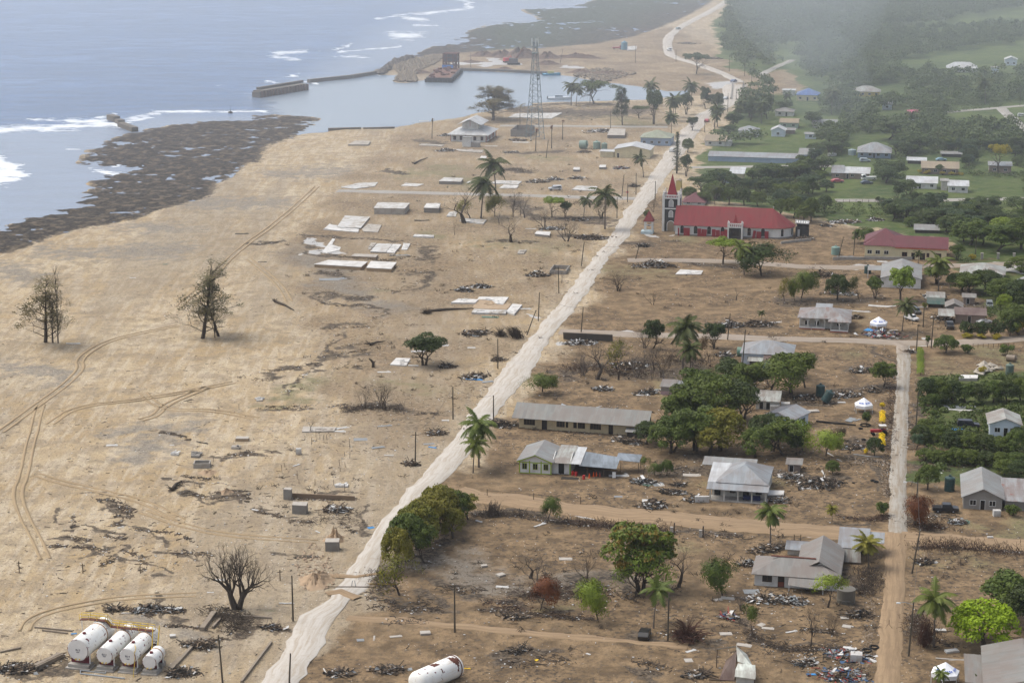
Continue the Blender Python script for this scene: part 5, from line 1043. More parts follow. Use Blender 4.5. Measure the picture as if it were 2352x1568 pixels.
# burgundy roofed house
p, a_, W, H = footprint(7, 688, 985, 1540, 855, -1)
r = empty('house', p, a_, 'cream house with burgundy hip roof and long right wing', 'house', GI); LANDM.append(('the burgundy roofed house', *proj(p+Vector((8, 0, 0)))))
wl = W*.41; walls('hip', 0, wl, 0, 14, H, 2, WM['cream'], r); walls('gx', wl+.03, W, -.4, 13, H-.15, 2.5, WM['cream'], r); MB().bx(-.06, wl+.05, -.06, .3, -.3, .5).build('plinth', WM['block'], r)
roof_shell(roof_faces('hip', 0, wl+1.5, 3, 16, H+.45, 3.7, .5), RS['burg'], r); roof_shell(roof_faces('hip', 0, wl, 0, 6.5, H, 1.7, .55), RS['burg'], r); roof_shell(roof_faces('gx', wl-1.5, W, -.4, 13, H-.15, 2.6, .5), RS['burg'], r)
for f in (.06, .16, .265): opening(r, 'F', f, 1.3, 1.4, 1.2, W, 11)
MARO = paint((.16,.035,.04), .7, .1)
for f, w_, k in ((.49,1.6,'window'), (.595,1.1,'door'), (.65,.8,'window'), (.71,1.6,'door'), (.775,.8,'window'), (.90,1.9,'window')): opening(r, 'F', f, 1.0 if k == 'window' else .02, w_, 1.3 if k == 'window' else 2.2, W, 11, k, MARO).location = (f*W, -.4, 0)
MB().bx(wl-1.0, W+.45, -.98, -.88, H-.62, H-.38).build('fascia', paint((.42,.07,.05), .6, .1), r)
# barn
p, a_, W, H = footprint(9, 1087, 370, 1438, 285)
r = empty('barn', p, a_, 'large barn with pale grey gable roof behind light green tree', 'barn', GI); walls('gy', 0, W, 0, 22, H, 1.9, WM['white'], r); roof_shell(roof_faces('gy', 0, W, 0, 22, H, 1.9, .3), RS['greyl'], r); LANDM.append(('the grey barn', *proj(p)))
roof_shell([[(-4.6, 12, H-.3), (-.35, 12, H-.1), (-.35, 19, H-.1), (-4.6, 19, H-.3)]], RS['greyl'], r, 'awning')
for y in (12.2, 18.6): MB().bx(-4.5, -4.35, y, y+.15, -.3, H-.42).build('post', WM['white'], r)
house('house with patched white roof and dark gable hole', 9, 1790, 312, 2170, 238, 12, 'hip', 2.3, 'dirtywhite', 'dirty', reg='the patched roof house', ang=-3, group=GI)
house('small gabled front wing with a torn grey roof before the patched roof house', 9, 1925, 316, 2075, 250, 5, 'gy', 1.6, 'grey', 'white', None, ang=-3, name='porch', cat='porch', group=GI)
house('small house with silver roof cut by the right frame edge', 9, 2305, 385, 2420, 352, 8, 'gy', 1.2, 'silver', 'bluew', group=GI)
# verandah house with arches
p, a_, W, H = footprint(9, 366, 735, 800, 632, 0)
r = empty('house', p, a_, 'bungalow with stained hip roof and arched verandah', 'house', GI); LANDM.append(('the arched verandah house', *proj(p+Vector((6, 0, 0)))))
walls('hip', 0, W, 1.6, 11, H, 2, WM['dirty'], r); roof_shell(roof_faces('hip', 0, W, 0, 11.5, H, 2.0, .6), RS['rusty'], r)
roof_shell(roof_faces('hip', W*.62, W+.3, -2.6, 3, H-.25, 1.1, .45), RS['rusty'], r, 'porch_roof')
roof_shell(roof_faces('mono', W*.3, W*.62, 8, 13.5, H+1.0, .2, .2), RS['silver'], r, 'rear_roof')
def arcade(x0, x1, y, n, H, r, mat):
    mb = MB(); w_ = (x1-x0)/n; pt = .16; hs = H*.62
    for i in range(n):
        a, b = x0+i*w_, x0+(i+1)*w_; mb.bx(a, a+pt, y, y+.22, 0, H-.05); mb.bx(b-pt, b, y, y+.22, 0, H-.05); mb.bx(a+pt, b-pt, y+.01, y+.21, 0, .75)
        ow = (w_-2*pt)/2; cx = (a+b)/2; pts = [(cx+ow*math.cos(q_), hs+min(ow, (H-.15-hs))*math.sin(q_)) for q_ in [math.pi*k/8 for k in range(9)]]
        for k in range(8):
            (xa, za), (xb, zb) = pts[k], pts[k+1]; mb.add([(xa,y+.01,za),(xb,y+.01,zb),(xb,y+.01,H-.05),(xa,y+.01,H-.05),(xa,y+.21,za),(xb,y+.21,zb),(xb,y+.21,H-.05),(xa,y+.21,H-.05)], [(0,1,2,3),(7,6,5,4),(0,4,5,1)])
    return mb.build('arcade', mat, r)
arcade(0, W*.52, 0, 3, H-.1, r, WM['white']); arcade(W*.64, W, -2.4, 2, H-.3, r, WM['white'])
REDT = paint((.30,.07,.04), .8, .2); MB().bx(-.05, W*.52, -.05, .25, 0, .28).build('red_trim', REDT, r); MB().bx(W*.63, W+.05, -2.46, -2.2, 0, .28).build('red_trim', REDT, r)
for f in (.15, .35, .8): opening(r, 'F', f, .9, 1.2, 1.2, W, 11).location = (f*W, 1.6, 0)
# house with the green cylinder tank at its left
house('house with sagging grey tin roof and green cylinder tank at its left', 8, 2110, 600, 2550, 502, 11, 'hip', 2.4, 'silver', 'bluew', ang=0, doors=(.4,), reg='the house with the green cylinder tank', group=GI)
house('maroon lean-to roof joined to the front of the sagging tin roof house', 9, 62, 1075, 150, 1005, 4, 'mono', 1.2, 'brown', 'bluew', None, name='lean_to', cat='lean-to', group=GI)
house('dark lean-to with pale tin roof beside the maroon lean-to', 8, 2180, 625, 2310, 572, 3.5, 'mono', .9, 'dirtywhite', 'dark', None, name='lean_to', cat='lean-to', group=GI)
# yard cluster at the right
house('long brick shed with dull maroon roof in the crowded yard', 9, 1745, 682, 2005, 606, 5, 'mono', .9, 'brown', 'brick', None, doors=(.47,), name='shed', cat='shed', group=GS, reg='the maroon roofed shed')
house('small grey shed with gabled roof in the crowded yard', 9, 1665, 590, 1800, 540, 6, 'gy', 1.2, 'grey', 'block', None, name='shed', cat='shed', group=GS)
house('narrow brown outhouse with flat tin roof in the crowded yard', 9, 1815, 515, 1915, 455, 3, 'mono', .5, 'grey', 'brick', None, doors=(.4,), name='outhouse', cat='outhouse', group=GS)
house('low dark shed with deep green roof in the crowded yard', 9, 1505, 548, 1635, 512, 4, 'mono', .9, 'dgreen', 'dark', None, name='shed', cat='shed', group=GS)
house('low dark shed with pale tin roof at the back of the crowded yard', 9, 1500, 490, 1640, 462, 5, 'mono', .6, 'dirtywhite', 'dark', None, name='shed', cat='shed', group=GS)
p, a_, W, H = footprint(9, 1600, 690, 1725, 618); r = empty('carport', p, a_, 'tin carport roof sheltering the black pickup in the crowded yard', 'carport', GS)
roof_shell(roof_faces('mono', 0, W, 0, 5.5, H, .8, .3), RS['dirtywhite'], r)
for x in (.1, W-.2):
    for y in (.1, 5.2): MB().bx(x, x+.12, y, y+.12, -.3, H+(.65 if y > 1 else 0)-.15).build('post', WOOD, r)
# pink shed and shack
p, a_, W, H = footprint(8, 1398, 872, 1640, 798, -1); r = empty('shed', p, a_, 'small shed with pink lower walls and dented tin roof', 'shed', GI); LANDM.append(('the pink shed', *proj(p+Vector((3, 0, 0)))))
walls('mono', 0, W, 0, 5, H, .5, WM['pinkw'], r); roof_shell(roof_faces('mono', 0, W*.48, 0, 5, H, .5, .35), RS['grey'], r); roof_shell(roof_faces('mono', W*.48+.5, W, 0, 5, H+.05, .3, .35), RS['silver'], r)
MB().bx(.02, W-.02, -.03, .05, H*.45, H-.08).build('slat_panel', WM['block'], r)
house('long shack with patchy tin roof and open doorway', 10, -20, 345, 178, 268, 5, 'mono', 1.2, 'dirtywhite', 'dirty', None, doors=(.25, .55), name='shack', cat='shack', group=GI, reg='the patchy tin shack')
# blue trimmed house
p = G(10, 62, 500); a_ = math.radians(-36); H = 2.9; W = 7.2; dp = 8.2
r = empty('house', p, a_, 'white house with blue trim, one roof slope dark and one pale', 'house', GI); LANDM.append(('the blue trimmed house', *proj(p+Vector((4, 0, 0)))))
walls('gy', 0, W, 0, dp, H, 1.3, WM['bluew'], r); fc = roof_faces('gy', 0, W, 0, dp, H, 1.3, .5); roof_shell([fc[0]], RS['slate'], r); roof_shell([fc[1]], RS['silver'], r)
BLU = paint((.03,.09,.20), .6, .1); MB().bx(-.5, W+.5, -.6, -.5, H-.42, H-.22).build('blue_trim', BLU, r); MB().bx(-.02, .25, -.03, .2, 0, H-.1).build('blue_trim', BLU, r)
opening(r, 'F', .3, .9, 1.6, 1.2, W, dp, 'window', BLU); opening(r, 'F', .75, .02, .9, 2.1, W, dp, 'door', BLU); opening(r, 'R', .3, .02, .9, 2.1, W, dp, 'door', BLU); opening(r, 'R', .7, .9, 1.2, 1, W, dp, 'window', BLU)
# hipped house with the column verandah
p, a_, W, H = footprint(11, 1885, 800, 2325, 695, -1)
r = empty('house', p, a_, 'silver hip roofed house with column verandah full of debris', 'house', GI); LANDM.append(('the column verandah house', *proj(p+Vector((6, 0, 0)))))
walls('hip', 0, W, 3, 15, H, 2.5, WM['dirty'], r); roof_shell(roof_faces('hip', 1.2, W, 2.2, 15, H+.55, 2.6, .3), RS['silver'], r); roof_shell([[(-.8, -.6, H-.25), (W+.6, -.6, H-.25), (W+.6, 2.3, H+.45), (-.8, 2.3, H+.45)]], RS['silver'], r, 'verandah_roof')
roof_shell(roof_faces('mono', -.9, 3.2, 2.4, 12, H+.3, 1.5, 0), RS['white'], r, 'side_roof'); roof_shell(roof_faces('mono', -3.5, 8, 14.6, 19, H+.3, .5, .1), RS['greyl'], r, 'rear_roof')
for i in range(5): MB().bx(-.14, .14, -.14, .14, -.3, H-.36).build('column', WM['dirty'], r, (W*i/4, 0, 0))
MB().bx(-.3, W+.3, -.4, 3.0, -.2, .18).build('verandah_floor', CONC, r)
for f, k in ((.1, 'door'), (.38, 'window'), (.62, 'door'), (.85, 'window')): opening(r, 'F', f, .3 if k == 'door' else 1, 1.2, 2 if k == 'door' else 1.2, W, 12, k, WOOD).location = (f*W, 3, 0)
MB().box((W*.74, 1.4, .65), (3.6, .7, .9)).build('bench', paint((.02,.03,.10), .8, .1), r)
house('small broken outhouse with rusted roof behind the timber wreckage', 10, 262, 900, 372, 828, 3.2, 'mono', .3, 'grey', 'brick', None, doors=(.3,), name='outhouse', cat='outhouse', group=GI)
house('pale house with striped silver roof beyond the orchard hedge', 10, 2045, 582, 2318, 475, 8.5, 'gy', 1.5, 'dirtywhite', 'bluew', doors=(.52,), ang=2, reg='the striped roof house', group=GI)
house('grey block house with pale gable roof beside black tank', 10, 1812, 1225, 2155, 1118, 15, 'gy', 2.0, 'greyl', 'block', doors=(.5,), ang=0, reg='the grey block house', group=GI)
house('low annex with rust streaked tin roof right of the grey block house', 10, 2180, 1235, 2450, 1150, 12, 'mono', 1.0, 'rusty', 'block', None, name='annex', cat='annex', group=GI)
# grey hip roofed house, lower centre right
p, a_, W, H = footprint(15, 702, 485, 1205, 410, -.5)
r = empty('house', p, a_, 'white house with grey hip roof, rusty ridge and sagging front awning', 'house', GI); LANDM.append(('the grey hipped house', *proj(p+Vector((8, 0, 0)))))
walls('hip', 0, W, 0, 9, H, 2, WM['white'], r); walls('gy', W*.6, W-.03, 3, 17, H+.02, 2, WM['white'], r)
roof_shell(roof_faces('hip', 0, W, 0, 9, H, 2.0, .6), RS['grey'], r); roof_shell(roof_faces('gy', W*.52, W+.2, 3, 17, H-.1, 2.3, .5), RS['grey'], r)
MB().box((W*.45, 4.5, H+2.0), (W*.55, .5, .14)).build('rusty_ridge', RUST, r)
roof_shell([[(W*.42, -2.6, H-1.0), (W*.86, -2.9, H-1.3), (W*.86, -.3, H-.12), (W*.42, -.3, H-.12)]], RS['zinc'], r, 'awning')
for x in (.43, .84): MB().bx(W*x, W*x+.1, -2.5, -2.4, -.2, H-1.25).build('post', WHITE, r)
opening(r, 'F', .155, .9, 1.7, 1.2, W, 9, 'window', WOOD); dd_ = opening(r, 'F', .325, .02, 1.1, 2.2, W, 9, 'door', WOOD); MB().bx(-.5, .5, -.06, -.03, .1, 1.0).build('lower_panel', paint((.16,.04,.025), .7, .2), dd_)
opening(r, 'R', .4, .9, 1.3, 1.1, W, 9)
house('low lean-to with new silver sheets behind the grey hipped house', 15, 905, 300, 1020, 262, 3, 'mono', .5, 'silver', 'dirty', None, name='lean_to', cat='lean-to', group=GI, ang=0)
p, a_, W, H = footprint(15, 1218, 330, 1392, 252)
r = empty('shed', p, a_, 'open sided shed with bright silver roof beside the drooping palms', 'shed', GI); LANDM.append(('the silver roofed shed', *proj(p+Vector((3, 0, 0)))))
roof_shell(roof_faces('mono', 0, W, 0, 8, H, 1.3, .3), RS['silver'], r); roof_shell(roof_faces('mono', W+.35, W+3, 3, 7.5, H+.3, .6, .1), RS['silver'], r, 'side_roof'); roof_shell([[(0, -.4, H-.15), (W*.75, -.4, H-.15), (W*.8, -2.0, H-2.2), (.1, -2.0, H-2.2)]], RS['dirtywhite'], r, 'sheet_screen'); walls('flat', .3, W-.3, 4, 8, H+.4, 0, WM['dark'], r)
for x in (.1, W-.2): MB().bx(x, x+.12, .1, .22, -.3, H-.1).build('post', WOOD, r)
# corner house at the bottom right
p = GD(*D(20, 1180, 1900)); a_ = GRID; H = 3.2; W = 12.5
r = empty('house', p, a_, 'large house with ribbed grey roof cut by the bottom right corner', 'house', GI); LANDM.append(('the corner house', *proj(p+Vector((2, 6, 3)))))
walls('gy', 0, W, 0, 17, H, 1.9, WM['white'], r); roof_shell(roof_faces('gy', 0, W, 0, 17, H, 1.9, .5), RS['grey'], r); roof_shell(roof_faces('mono', -3.1, -.3, 3.5, 15.2, H-.8, 0, .2), RS['grey'], r, 'porch_roof')
for y in (3.7, 9, 15): MB().bx(-3.1, -2.98, y, y+.12, -.3, H-.95).build('post', WOOD, r)
for f in (.25, .7): opening(r, 'L', f, .9, 1.3, 1.1, W, 17)
# long school building
p, a_, W, H = footprint(11, 405, 228, 1365, 150, -2.5); H = min(H, 3.3)
r = empty('school_building', p, a_, 'long tan school building with faded grey roof and wrecked rear slope', 'school'); LANDM.append(('the long school building', *proj(p+Vector((18, 0, 0)))))
walls('gx', -1.2, W, 0, 8.5, H, 2.1, WM['tan'], r); fc = roof_faces('gx', -2.2, W+.3, -.3, 8.8, H+.28, 2.4, .6); roof_shell([fc[0]], RS['zinc'], r)
back = fc[1]; z0, z1 = back[0][2], back[2][2]; xa, xb = back[2][0], back[3][0]; yb_, yr = back[0][1], back[2][1]
rs_ = random.Random(4); xs = [xa+(xb-xa)*i/26 for i in range(27)]; fs_ = []
for i in range(26):
    if i in (0, 1) : ex = .25
    elif i in (14, 15): ex = .1
    else: ex = .75+rs_.random()*.35
    fs_.append([(xs[i], yr+.02, z1), (xs[i+1], yr+.02, z1), (xs[i+1], yr+(yb_-yr)*ex, z1+(z0-z1)*ex*.8+rs_.uniform(-.1, .25)), (xs[i], yr+(yb_-yr)*ex, z1+(z0-z1)*ex*.8+rs_.uniform(-.1, .2))])
roof_shell(fs_, RS['ltin'], r, 'torn_rear_roof', .05)
mb = MB()
for i in range(14): x = xa+(xb-xa)*rs_.choice([.52, .56, .08, .95, .3, .7])+rs_.uniform(-1, 1); mb.box((x, yb_+rs_.uniform(-2.5, 1.5), H+rs_.uniform(.3, 1.6)), (rs_.uniform(.8, 2.6), rs_.uniform(.5, 1.2), .04), rs_.uniform(0, 3), 0, (rs_.uniform(-.5, .5), rs_.uniform(-.5, .5)))
mb.build('loose_sheets', paint((.45,.52,.56), .5, .4), r)
for f, k, w_ in ((.045, 'window', 2.6), (.17, 'door', 1.2), (.32, 'window', 2.7), (.46, 'window', 2.7), (.60, 'window', 2.7), (.725, 'door', 1.2)): opening(r, 'F', f, .95 if k == 'window' else .02, w_, 1.35 if k == 'window' else 2.2, W, 8, k, WOOD, GLASS, 3)
mb = MB(); 
for i in range(8): mb.bx(W*(.1+.1*i)+1.2, W*(.1+.1*i)+1.42, -.14, .02, 0, H-.1)
mb.build('pilasters', paint((.46,.38,.24), .85, .3), r); roof_shell([[(W*.85, -1.9, H-1.0), (W*.97, -1.9, H-1.0), (W*.97, -.0, H-.45), (W*.85, 0, H-.45)]], RS['greyl'], r, 'awning'); MB().bx(W*.865, W*.965, -1.6, -.02, -.2, H-1.1).build('lean_to', WM['dark'], r)
# lime trimmed building with open carport
p, a_, W, H = footprint(11, 366, 582, 622, 482, 0)
LIME = paint((.26,.36,.02), .6, .1); d_ = Vector((math.cos(a_), math.sin(a_), 0)); Wt = width_to(p, a_, D(11, 1140, 0)[0]); Wm = width_to(p, a_, D(11, 768, 0)[0]); We = width_to(p, a_, D(11, 1300, 0)[0])
r = empty('fire_station', p, a_, 'white building with lime green trim and long carport roof', 'building'); LANDM.append(('the lime trimmed building', *proj(p+d_*10)))
walls('gy', 0, W, 0, 11, H, 1.5, WM['white'], r); roof_shell(roof_faces('gy', 0, W, 0, 11, H, 1.5, .55), RS['greyl'], r)
mb = MB()
for x in (0, W*.31, W*.67, W-.2): mb.bx(x-.02, x+.22, -.05, .0, 0, H)
mb.bx(-.02, W+.02, -.055, 0, 2.42, 2.62); mb.bx(-.02, W+.02, -.06, 0, 0, .16); MB().bx(Wm-.25, Wm+.03, .95, 1.0, 0, H-.1).build('green_post', LIME, r)
h_ = math.hypot(W/2, 1.4)
for s_ in (-1, 1): mb.box((W/2+s_*(W/4+.1), -.52, H+.62), (h_+.6, .06, .2), 0, 0, (0, s_*math.atan2(1.5, W/2)*1.0))
mb.build('green_trim', LIME, r)
for f in (.17, .5, .83): opening(r, 'F', f, 1.0, .95, 1.25, W, 11, 'window', LIME)
walls('gx', W+.03, Wm, 1, 9, H-.1, 1.3, WM['white'], r, 'side_wing'); opening(r, 'F', 1, .02, 1.3, 2.4, W, 9, 'door', WHITE, DARKIN).location = (W+(Wm-W)*.5, 1, 0)
roof_shell([[(W-.2, .2, H-.2), (Wm+.3, .2, H-.2), (Wm+.3, 9.3, H+1.25), (W+.6, 9.3, H+1.25)]], RS['dirtywhite'], r); roof_shell([[(Wm+.3, .1, H-.15), (Wm+2.4, .1, H-.15), (Wm+2.4, 9, H+1.1), (Wm+.3, 9, H+1.1)]], RS['white'], r, 'white_roof_strip')
roof_shell([[(Wm+2.1, -.3, H-.35), (Wt, -.3, H-.55), (Wt, 5.6, H+.25), (Wm+2.1, 7.2, H+.7)]], RS['ltin'], r, 'carport_roof'); roof_shell([[(Wt-.8, 4.2, H+.1), (We, 4.2, H-.15), (We, 8.6, H+.25), (Wt-.8, 8.0, H+.55)]], RS['ltin'], r, 'carport_roof')
for x, y in ((Wm+3.8, .1), (Wm+7.5, .1), (Wt-.3, 0), (Wt+.2, 4.6), (We-.3, 4.5), (We-.3, 8.2), (Wm+7, 6)): MB().bx(x, x+.13, y, y+.13, -.3, H-.5).build('post', WOOD, r)
MB().bx(Wm+.1, Wt-1.5, 6.5, 6.7, 0, H-.2).build('back_wall', WM['dark'], r); MB().bx(Wm+.1, Wt-.5, .4, 6.4, -.1, .06).build('carport_floor', paint((.10,.08,.065), .9, .4), r)
MB().bx(Wt-.9, Wt-.15, -.1, -.04, .2, 1.5).build('notice_board', WHITE, r)
# harbour hall
p, a_, W, H = footprint(2, 830, 937, 1068, 887, 0); dp = 21
r = empty('hall', p, a_, 'white hall with two tier white roof beside the harbour', 'hall'); LANDM.append(('the white harbour hall', *proj(p+Vector((8, 0, 0)))))
walls('hip', 0, W, 0, dp, H, 2, WM['white'], r); roof_shell(roof_faces('hip', 0, W, 0, dp, H, 3.6, 1.3), RS['white'], r)
walls('gy', W*.28, W*.72, 4, dp-4, H+4.4, 1.8, WM['white'], r, 'upper_wall', H+.5); roof_shell(roof_faces('gy', W*.2, W*.8, 2.5, dp-3, H+4.2, 2.4, .7), RS['white'], r, 'upper_roof')
for f in (.12, .3, .5, .68, .88): opening(r, 'F', f, .8 if f not in (.5,) else .05, 1.2, 1.7 if f != .5 else 2.4, W, dp, 'window' if f != .5 else 'door', MARO)
for f in (.1, .25, .4, .6, .8): opening(r, 'R', f, .8, 1.4, 1.6, W, dp, 'window', MARO)
mb = MB(); 
for x in (0, W*.42, W-.2): mb.bx(x, x+.22, -.08, .0, 0, H)
for y in (0, 7, 14, 20.6): mb.bx(W, W+.08, y, y+.25, 0, H)
mb.bx(W*.495, W*.505, 3.85, 3.99, H+3, H+5.6); mb.build('red_trim', paint((.30,.05,.05), .7, .2), r)
for x in (1.5, 5, 8.5): MB().bx(W+1.1, W+1.25, x*2, x*2+.15, -.3, H-.2).build('post', REDT, r)
house('cream shed with white gable roof beside the main road', 2, 1918, 1046, 2150, 988, 13, 'gy', 1.7, 'white', 'cream', None, doors=(.1,), reg='the cream shed', group='houses near the harbour', name='shed', cat='shed')
house('low cream wall block with flat top left of the cream shed', 2, 1822, 1042, 1912, 1003, 6, 'flat', 0, 'white', 'cream', None, group='houses near the harbour', name='shed', cat='shed')
house('blue grey house with pale green hip roof behind the cream shed', 2, 2090, 962, 2288, 910, 13, 'hip', 2.6, 'green', 'blue', reg='the pale green roofed house', group='houses near the harbour')
# ------------- church -------------
def lerp_pt(o, a, x, y, z=0):
    return Vector((o.x+x*math.cos(a)-y*math.sin(a), o.y+x*math.sin(a)+y*math.cos(a), z))
def arch_poly(cx, z0, w, h, n=8):
    r = w/2; return [(cx-r, z0), (cx+r, z0)]+[(cx+r*math.cos(math.pi*k/n), z0+h-r+r*math.sin(math.pi*k/n)) for k in range(n+1)]
def arch_win(parent, cx, y, z0, w, h, rz=0.0, loc=None, name='window', fr=WHITE, pane=GLASS, t=.16):
    def ext(poly, y0, y1, mb):
        n = len(poly); mb.add([(p[0], y0, p[1]) for p in poly]+[(p[0], y1, p[1]) for p in poly], [tuple(range(n)), tuple(range(2*n-1, n-1, -1))]+[(i, n+i, n+(i+1) % n, (i+1) % n) for i in range(n)])
    L = loc if loc is not None else (cx, y, 0)
    mb = MB(); ext(arch_poly(0, z0, w, h), -.05, .05, mb); o = mb.build(name, pane, parent, L, rz)
    mb = MB(); A = arch_poly(0, z0, w+2*t, h+t); B = arch_poly(0, z0, w, h); n = len(A)
    mb.add([(p[0], -.09, p[1]) for p in A]+[(p[0], -.09, p[1]) for p in B]+[(p[0], .04, p[1]) for p in A], [(i, (i+1) % n, n+(i+1) % n, n+i) for i in range(1, n)]+[((i+1) % n, i, 2*n+i, 2*n+(i+1) % n) for i in range(1, n)])
    mb.build('frame', fr, o); return o
CW = paint((.66,.66,.64), .8, .3, .4); CD = paint((.035,.036,.038), .9, .3, .8); CR = paint((.27,.018,.03), .75, .3, .8)
p = G(6, 877, 757); ch = empty('church', p, GRID, 'large church with long red roof, curved end and dark tower', 'church'); LANDM.append(('the church', *proj(p+Vector((20, 0, 0)))))
LN, DW, HC, RC = 34.5, 13.0, 4.0, 5.6
apse = [(LN+6.8*math.cos(a), DW/2+DW/2*math.sin(a)) for a in [-math.pi/2+math.pi*k/10 for k in range(11)]]
mb = MB(); mb.prism([(0, 0)]+apse+[(0, DW)], -.3, HC); mb.build('nave_wall', CW, ch)
mb = MB(); mb.prism([(-.06, -.05)]+[(LN+6.87*math.cos(a), DW/2+(DW/2+.07)*math.sin(a)) for a in [-math.pi/2+math.pi*k/10 for k in range(11)]]+[(-.06, DW+.05)], -.3, .45); mb.build('plinth', WM['block'], ch)
mb = MB(); mb.add([(0.02, .1, HC), (0.02, DW-.1, HC), (0.02, DW/2, HC+RC-.15), (.3, .1, HC), (.3, DW-.1, HC), (.3, DW/2, HC+RC-.15)], [(0,2,1),(3,4,5),(0,3,5,2),(1,2,5,4)]); mb.build('gable', CW, ch)
ze = HC-.3; ro = [(LN+7.5*math.cos(a), DW/2+(DW/2+.6)*math.sin(a), ze) for a in [-math.pi/2+math.pi*k/10 for k in range(11)]]
ap = (LN-.6, DW/2, HC+RC)
fcs = [[(-.5, -.6, ze), ro[0], ap, (-.5, DW/2, HC+RC)], [ro[10], (-.5, DW+.6, ze), (-.5, DW/2, HC+RC), ap]]+[[ro[i], ro[i+1], ap] for i in range(10)]
roof_shell(fcs, RS['red'], ch, t=.14); MB().box((LN-.5, DW/2, HC+RC+.35), (.16, .16, .9)).box((LN-.5, DW/2, HC+RC+.5), (.6, .14, .14)).build('finial', CW, ch)
k29 = 29.3
for x in (950, 1090, 1230, 1370, 1645, 1786): arch_win(ch, (x-877)/k29, -.02, .75, 1.3, 2.75)
for a in (-62, -22):
    a = math.radians(a); arch_win(ch, 0, 0, .8, 1.0, 2.6, a+math.pi/2, (LN+6.83*math.cos(a), DW/2+6.53*math.sin(a), 0))
for x0, x1, h, tl in ((908,922,2.9,0),(968,1032,3.0,0),(1112,1150,2.9,0),(1152,1207,2.7,.1),(1262,1300,2.8,0),(1303,1345,2.6,-.06),(1350,1385,2.2,0),(1388,1422,2.9,.05),(1683,1712,2.9,.14),(1722,1770,2.6,0),(1806,1846,2.8,0)):
    MB().box(((x0+x1)/2/k29-877/k29, -.75, h/2-.1), ((x1-x0)/k29, .09, h), 0, 0, (.05, tl)).build('red_screen', CR, ch)
# tower
tp = G(6, 738, 716); a_ = GRID; iv_ = Matrix.Rotation(-GRID, 3, 'Z') @ (tp-p); tw = 6.3; TH = 13.2
tr = empty('tower', (0, 0, 0)); tr.parent = ch; tr.location = (iv_.x, iv_.y, 0)
MB().bx(.25, tw-.25, .25, tw-.25, -.3, TH-1.3).build('shaft', CD, tr)
mb = MB()
for x in (0, tw-.85):
    for y in (0, tw-.85): mb.bx(x, x+.85, y, y+.85, -.3, TH)
mb.bx(.85, tw-.85, .12, .3, 8.0, 8.4); mb.bx(.12, .3, .85, tw-.85, 8.0, 8.4); mb.bx(tw-.3, tw-.12, .85, tw-.85, 8.0, 8.4); mb.build('corner_piers', CW, tr)
mb = MB()
for s_ in range(4):
    R = Matrix.Rotation(s_*math.pi/2, 3, 'Z'); c = Vector((tw/2, tw/2, 0))
    def bb(x0, x1, y0, y1, z0, z1):
        q = R @ Vector(((x0+x1)/2-tw/2, (y0+y1)/2-tw/2, 0))+c; mb.box((q.x, q.y, (z0+z1)/2), (x1-x0, y1-y0, z1-z0), s_*math.pi/2)
    bb(.85, tw-.85, .05, .3, TH-1.45, TH-1.05); bb(.85, tw-.85, .05, .3, TH-.35, TH-.02)
    for i in range(8): bb(.85+i*(tw-1.7)/8+.02, .85+i*(tw-1.7)/8+.22, .06, .28, TH-1.05, TH-.35)
mb.build('parapet', CW, tr)
for x in (.42, tw-.42):
    for y in (.42, tw-.42): MB().lathe([(.42, TH), (.42, TH+.2), (.28, TH+.3), (.34, TH+.8), (.2, TH+1.2), (.03, TH+1.7)], 8, 0, (x, y)).build('pinnacle', CW, tr)
MB().lathe([(2.5, TH-1.25), (2.3, TH-.4), (.04, TH+7.2)], 4, 0, (0, 0)).build('spire', CR, tr, (tw/2, tw/2, 0), math.pi/4)
MB().box((tw/2, tw/2, TH+7.4), (.1, .1, .9)).box((tw/2, tw/2, TH+7.5), (.5, .09, .09)).build('cross', CW, tr)
LOUV = paint((.40,.40,.40), .8, .3)
arch_win(tr, tw/2, .22, 8.8, 1.4, 2.5, pane=LOUV); arch_win(tr, tw/2, .22, 5.0, 1.3, 2.4, pane=LOUV); arch_win(tr, tw/2, .22, .1, 2.5, 3.6, name='doorway', pane=paint((.25,.20,.15), .9, .3))
arch_win(tr, 0, 0, 5.0, 1.3, 2.4, -math.pi/2, (.22, tw/2, 0), pane=LOUV); arch_win(tr, 0, 0, 8.8, 1.4, 2.5, -math.pi/2, (.22, tw/2, 0), pane=LOUV)
# portico
px, pw = (1428-877)/k29, 5.3
po = empty('portico', (0, 0, 0)); po.parent = ch; po.location = (px, -3.2, 0)
mb = MB(); PH = 5.6
for x in (0, pw-.5): mb.bx(x, x+.5, 0, 3.1, -.3, PH)
mb.bx(.5, pw-.5, 0, .3, PH-1.7, PH-1.35); mb.bx(.5, pw-.5, 0, .3, PH-.4, PH-.1)
for i in range(6): mb.bx(.5+i*(pw-1)/6+.05, .5+i*(pw-1)/6+.42, .03, .27, PH-1.35, PH-.4)
mb.build('battlement', CW, po); MB().bx(.52, pw-.52, .6, 3.1, -.3, PH-1.4).build('porch_body', CD, po)
MB().bx(1.3, pw-1.3, .53, .6, 1.0, 3.3).build('door', GLASS, po); 
for x in (.25, pw-.25): MB().lathe([(.25, PH), (.18, PH+.2), (.24, PH+.5), (.03, PH+.9)], 8, 0, (x, .25)).build('pinnacle', CW, po)
MB().lathe([(1.35, PH-1.4), (.03, PH+3.1)], 4).build('spire', CR, po, (pw/2, 2.0, 0), math.pi/4)
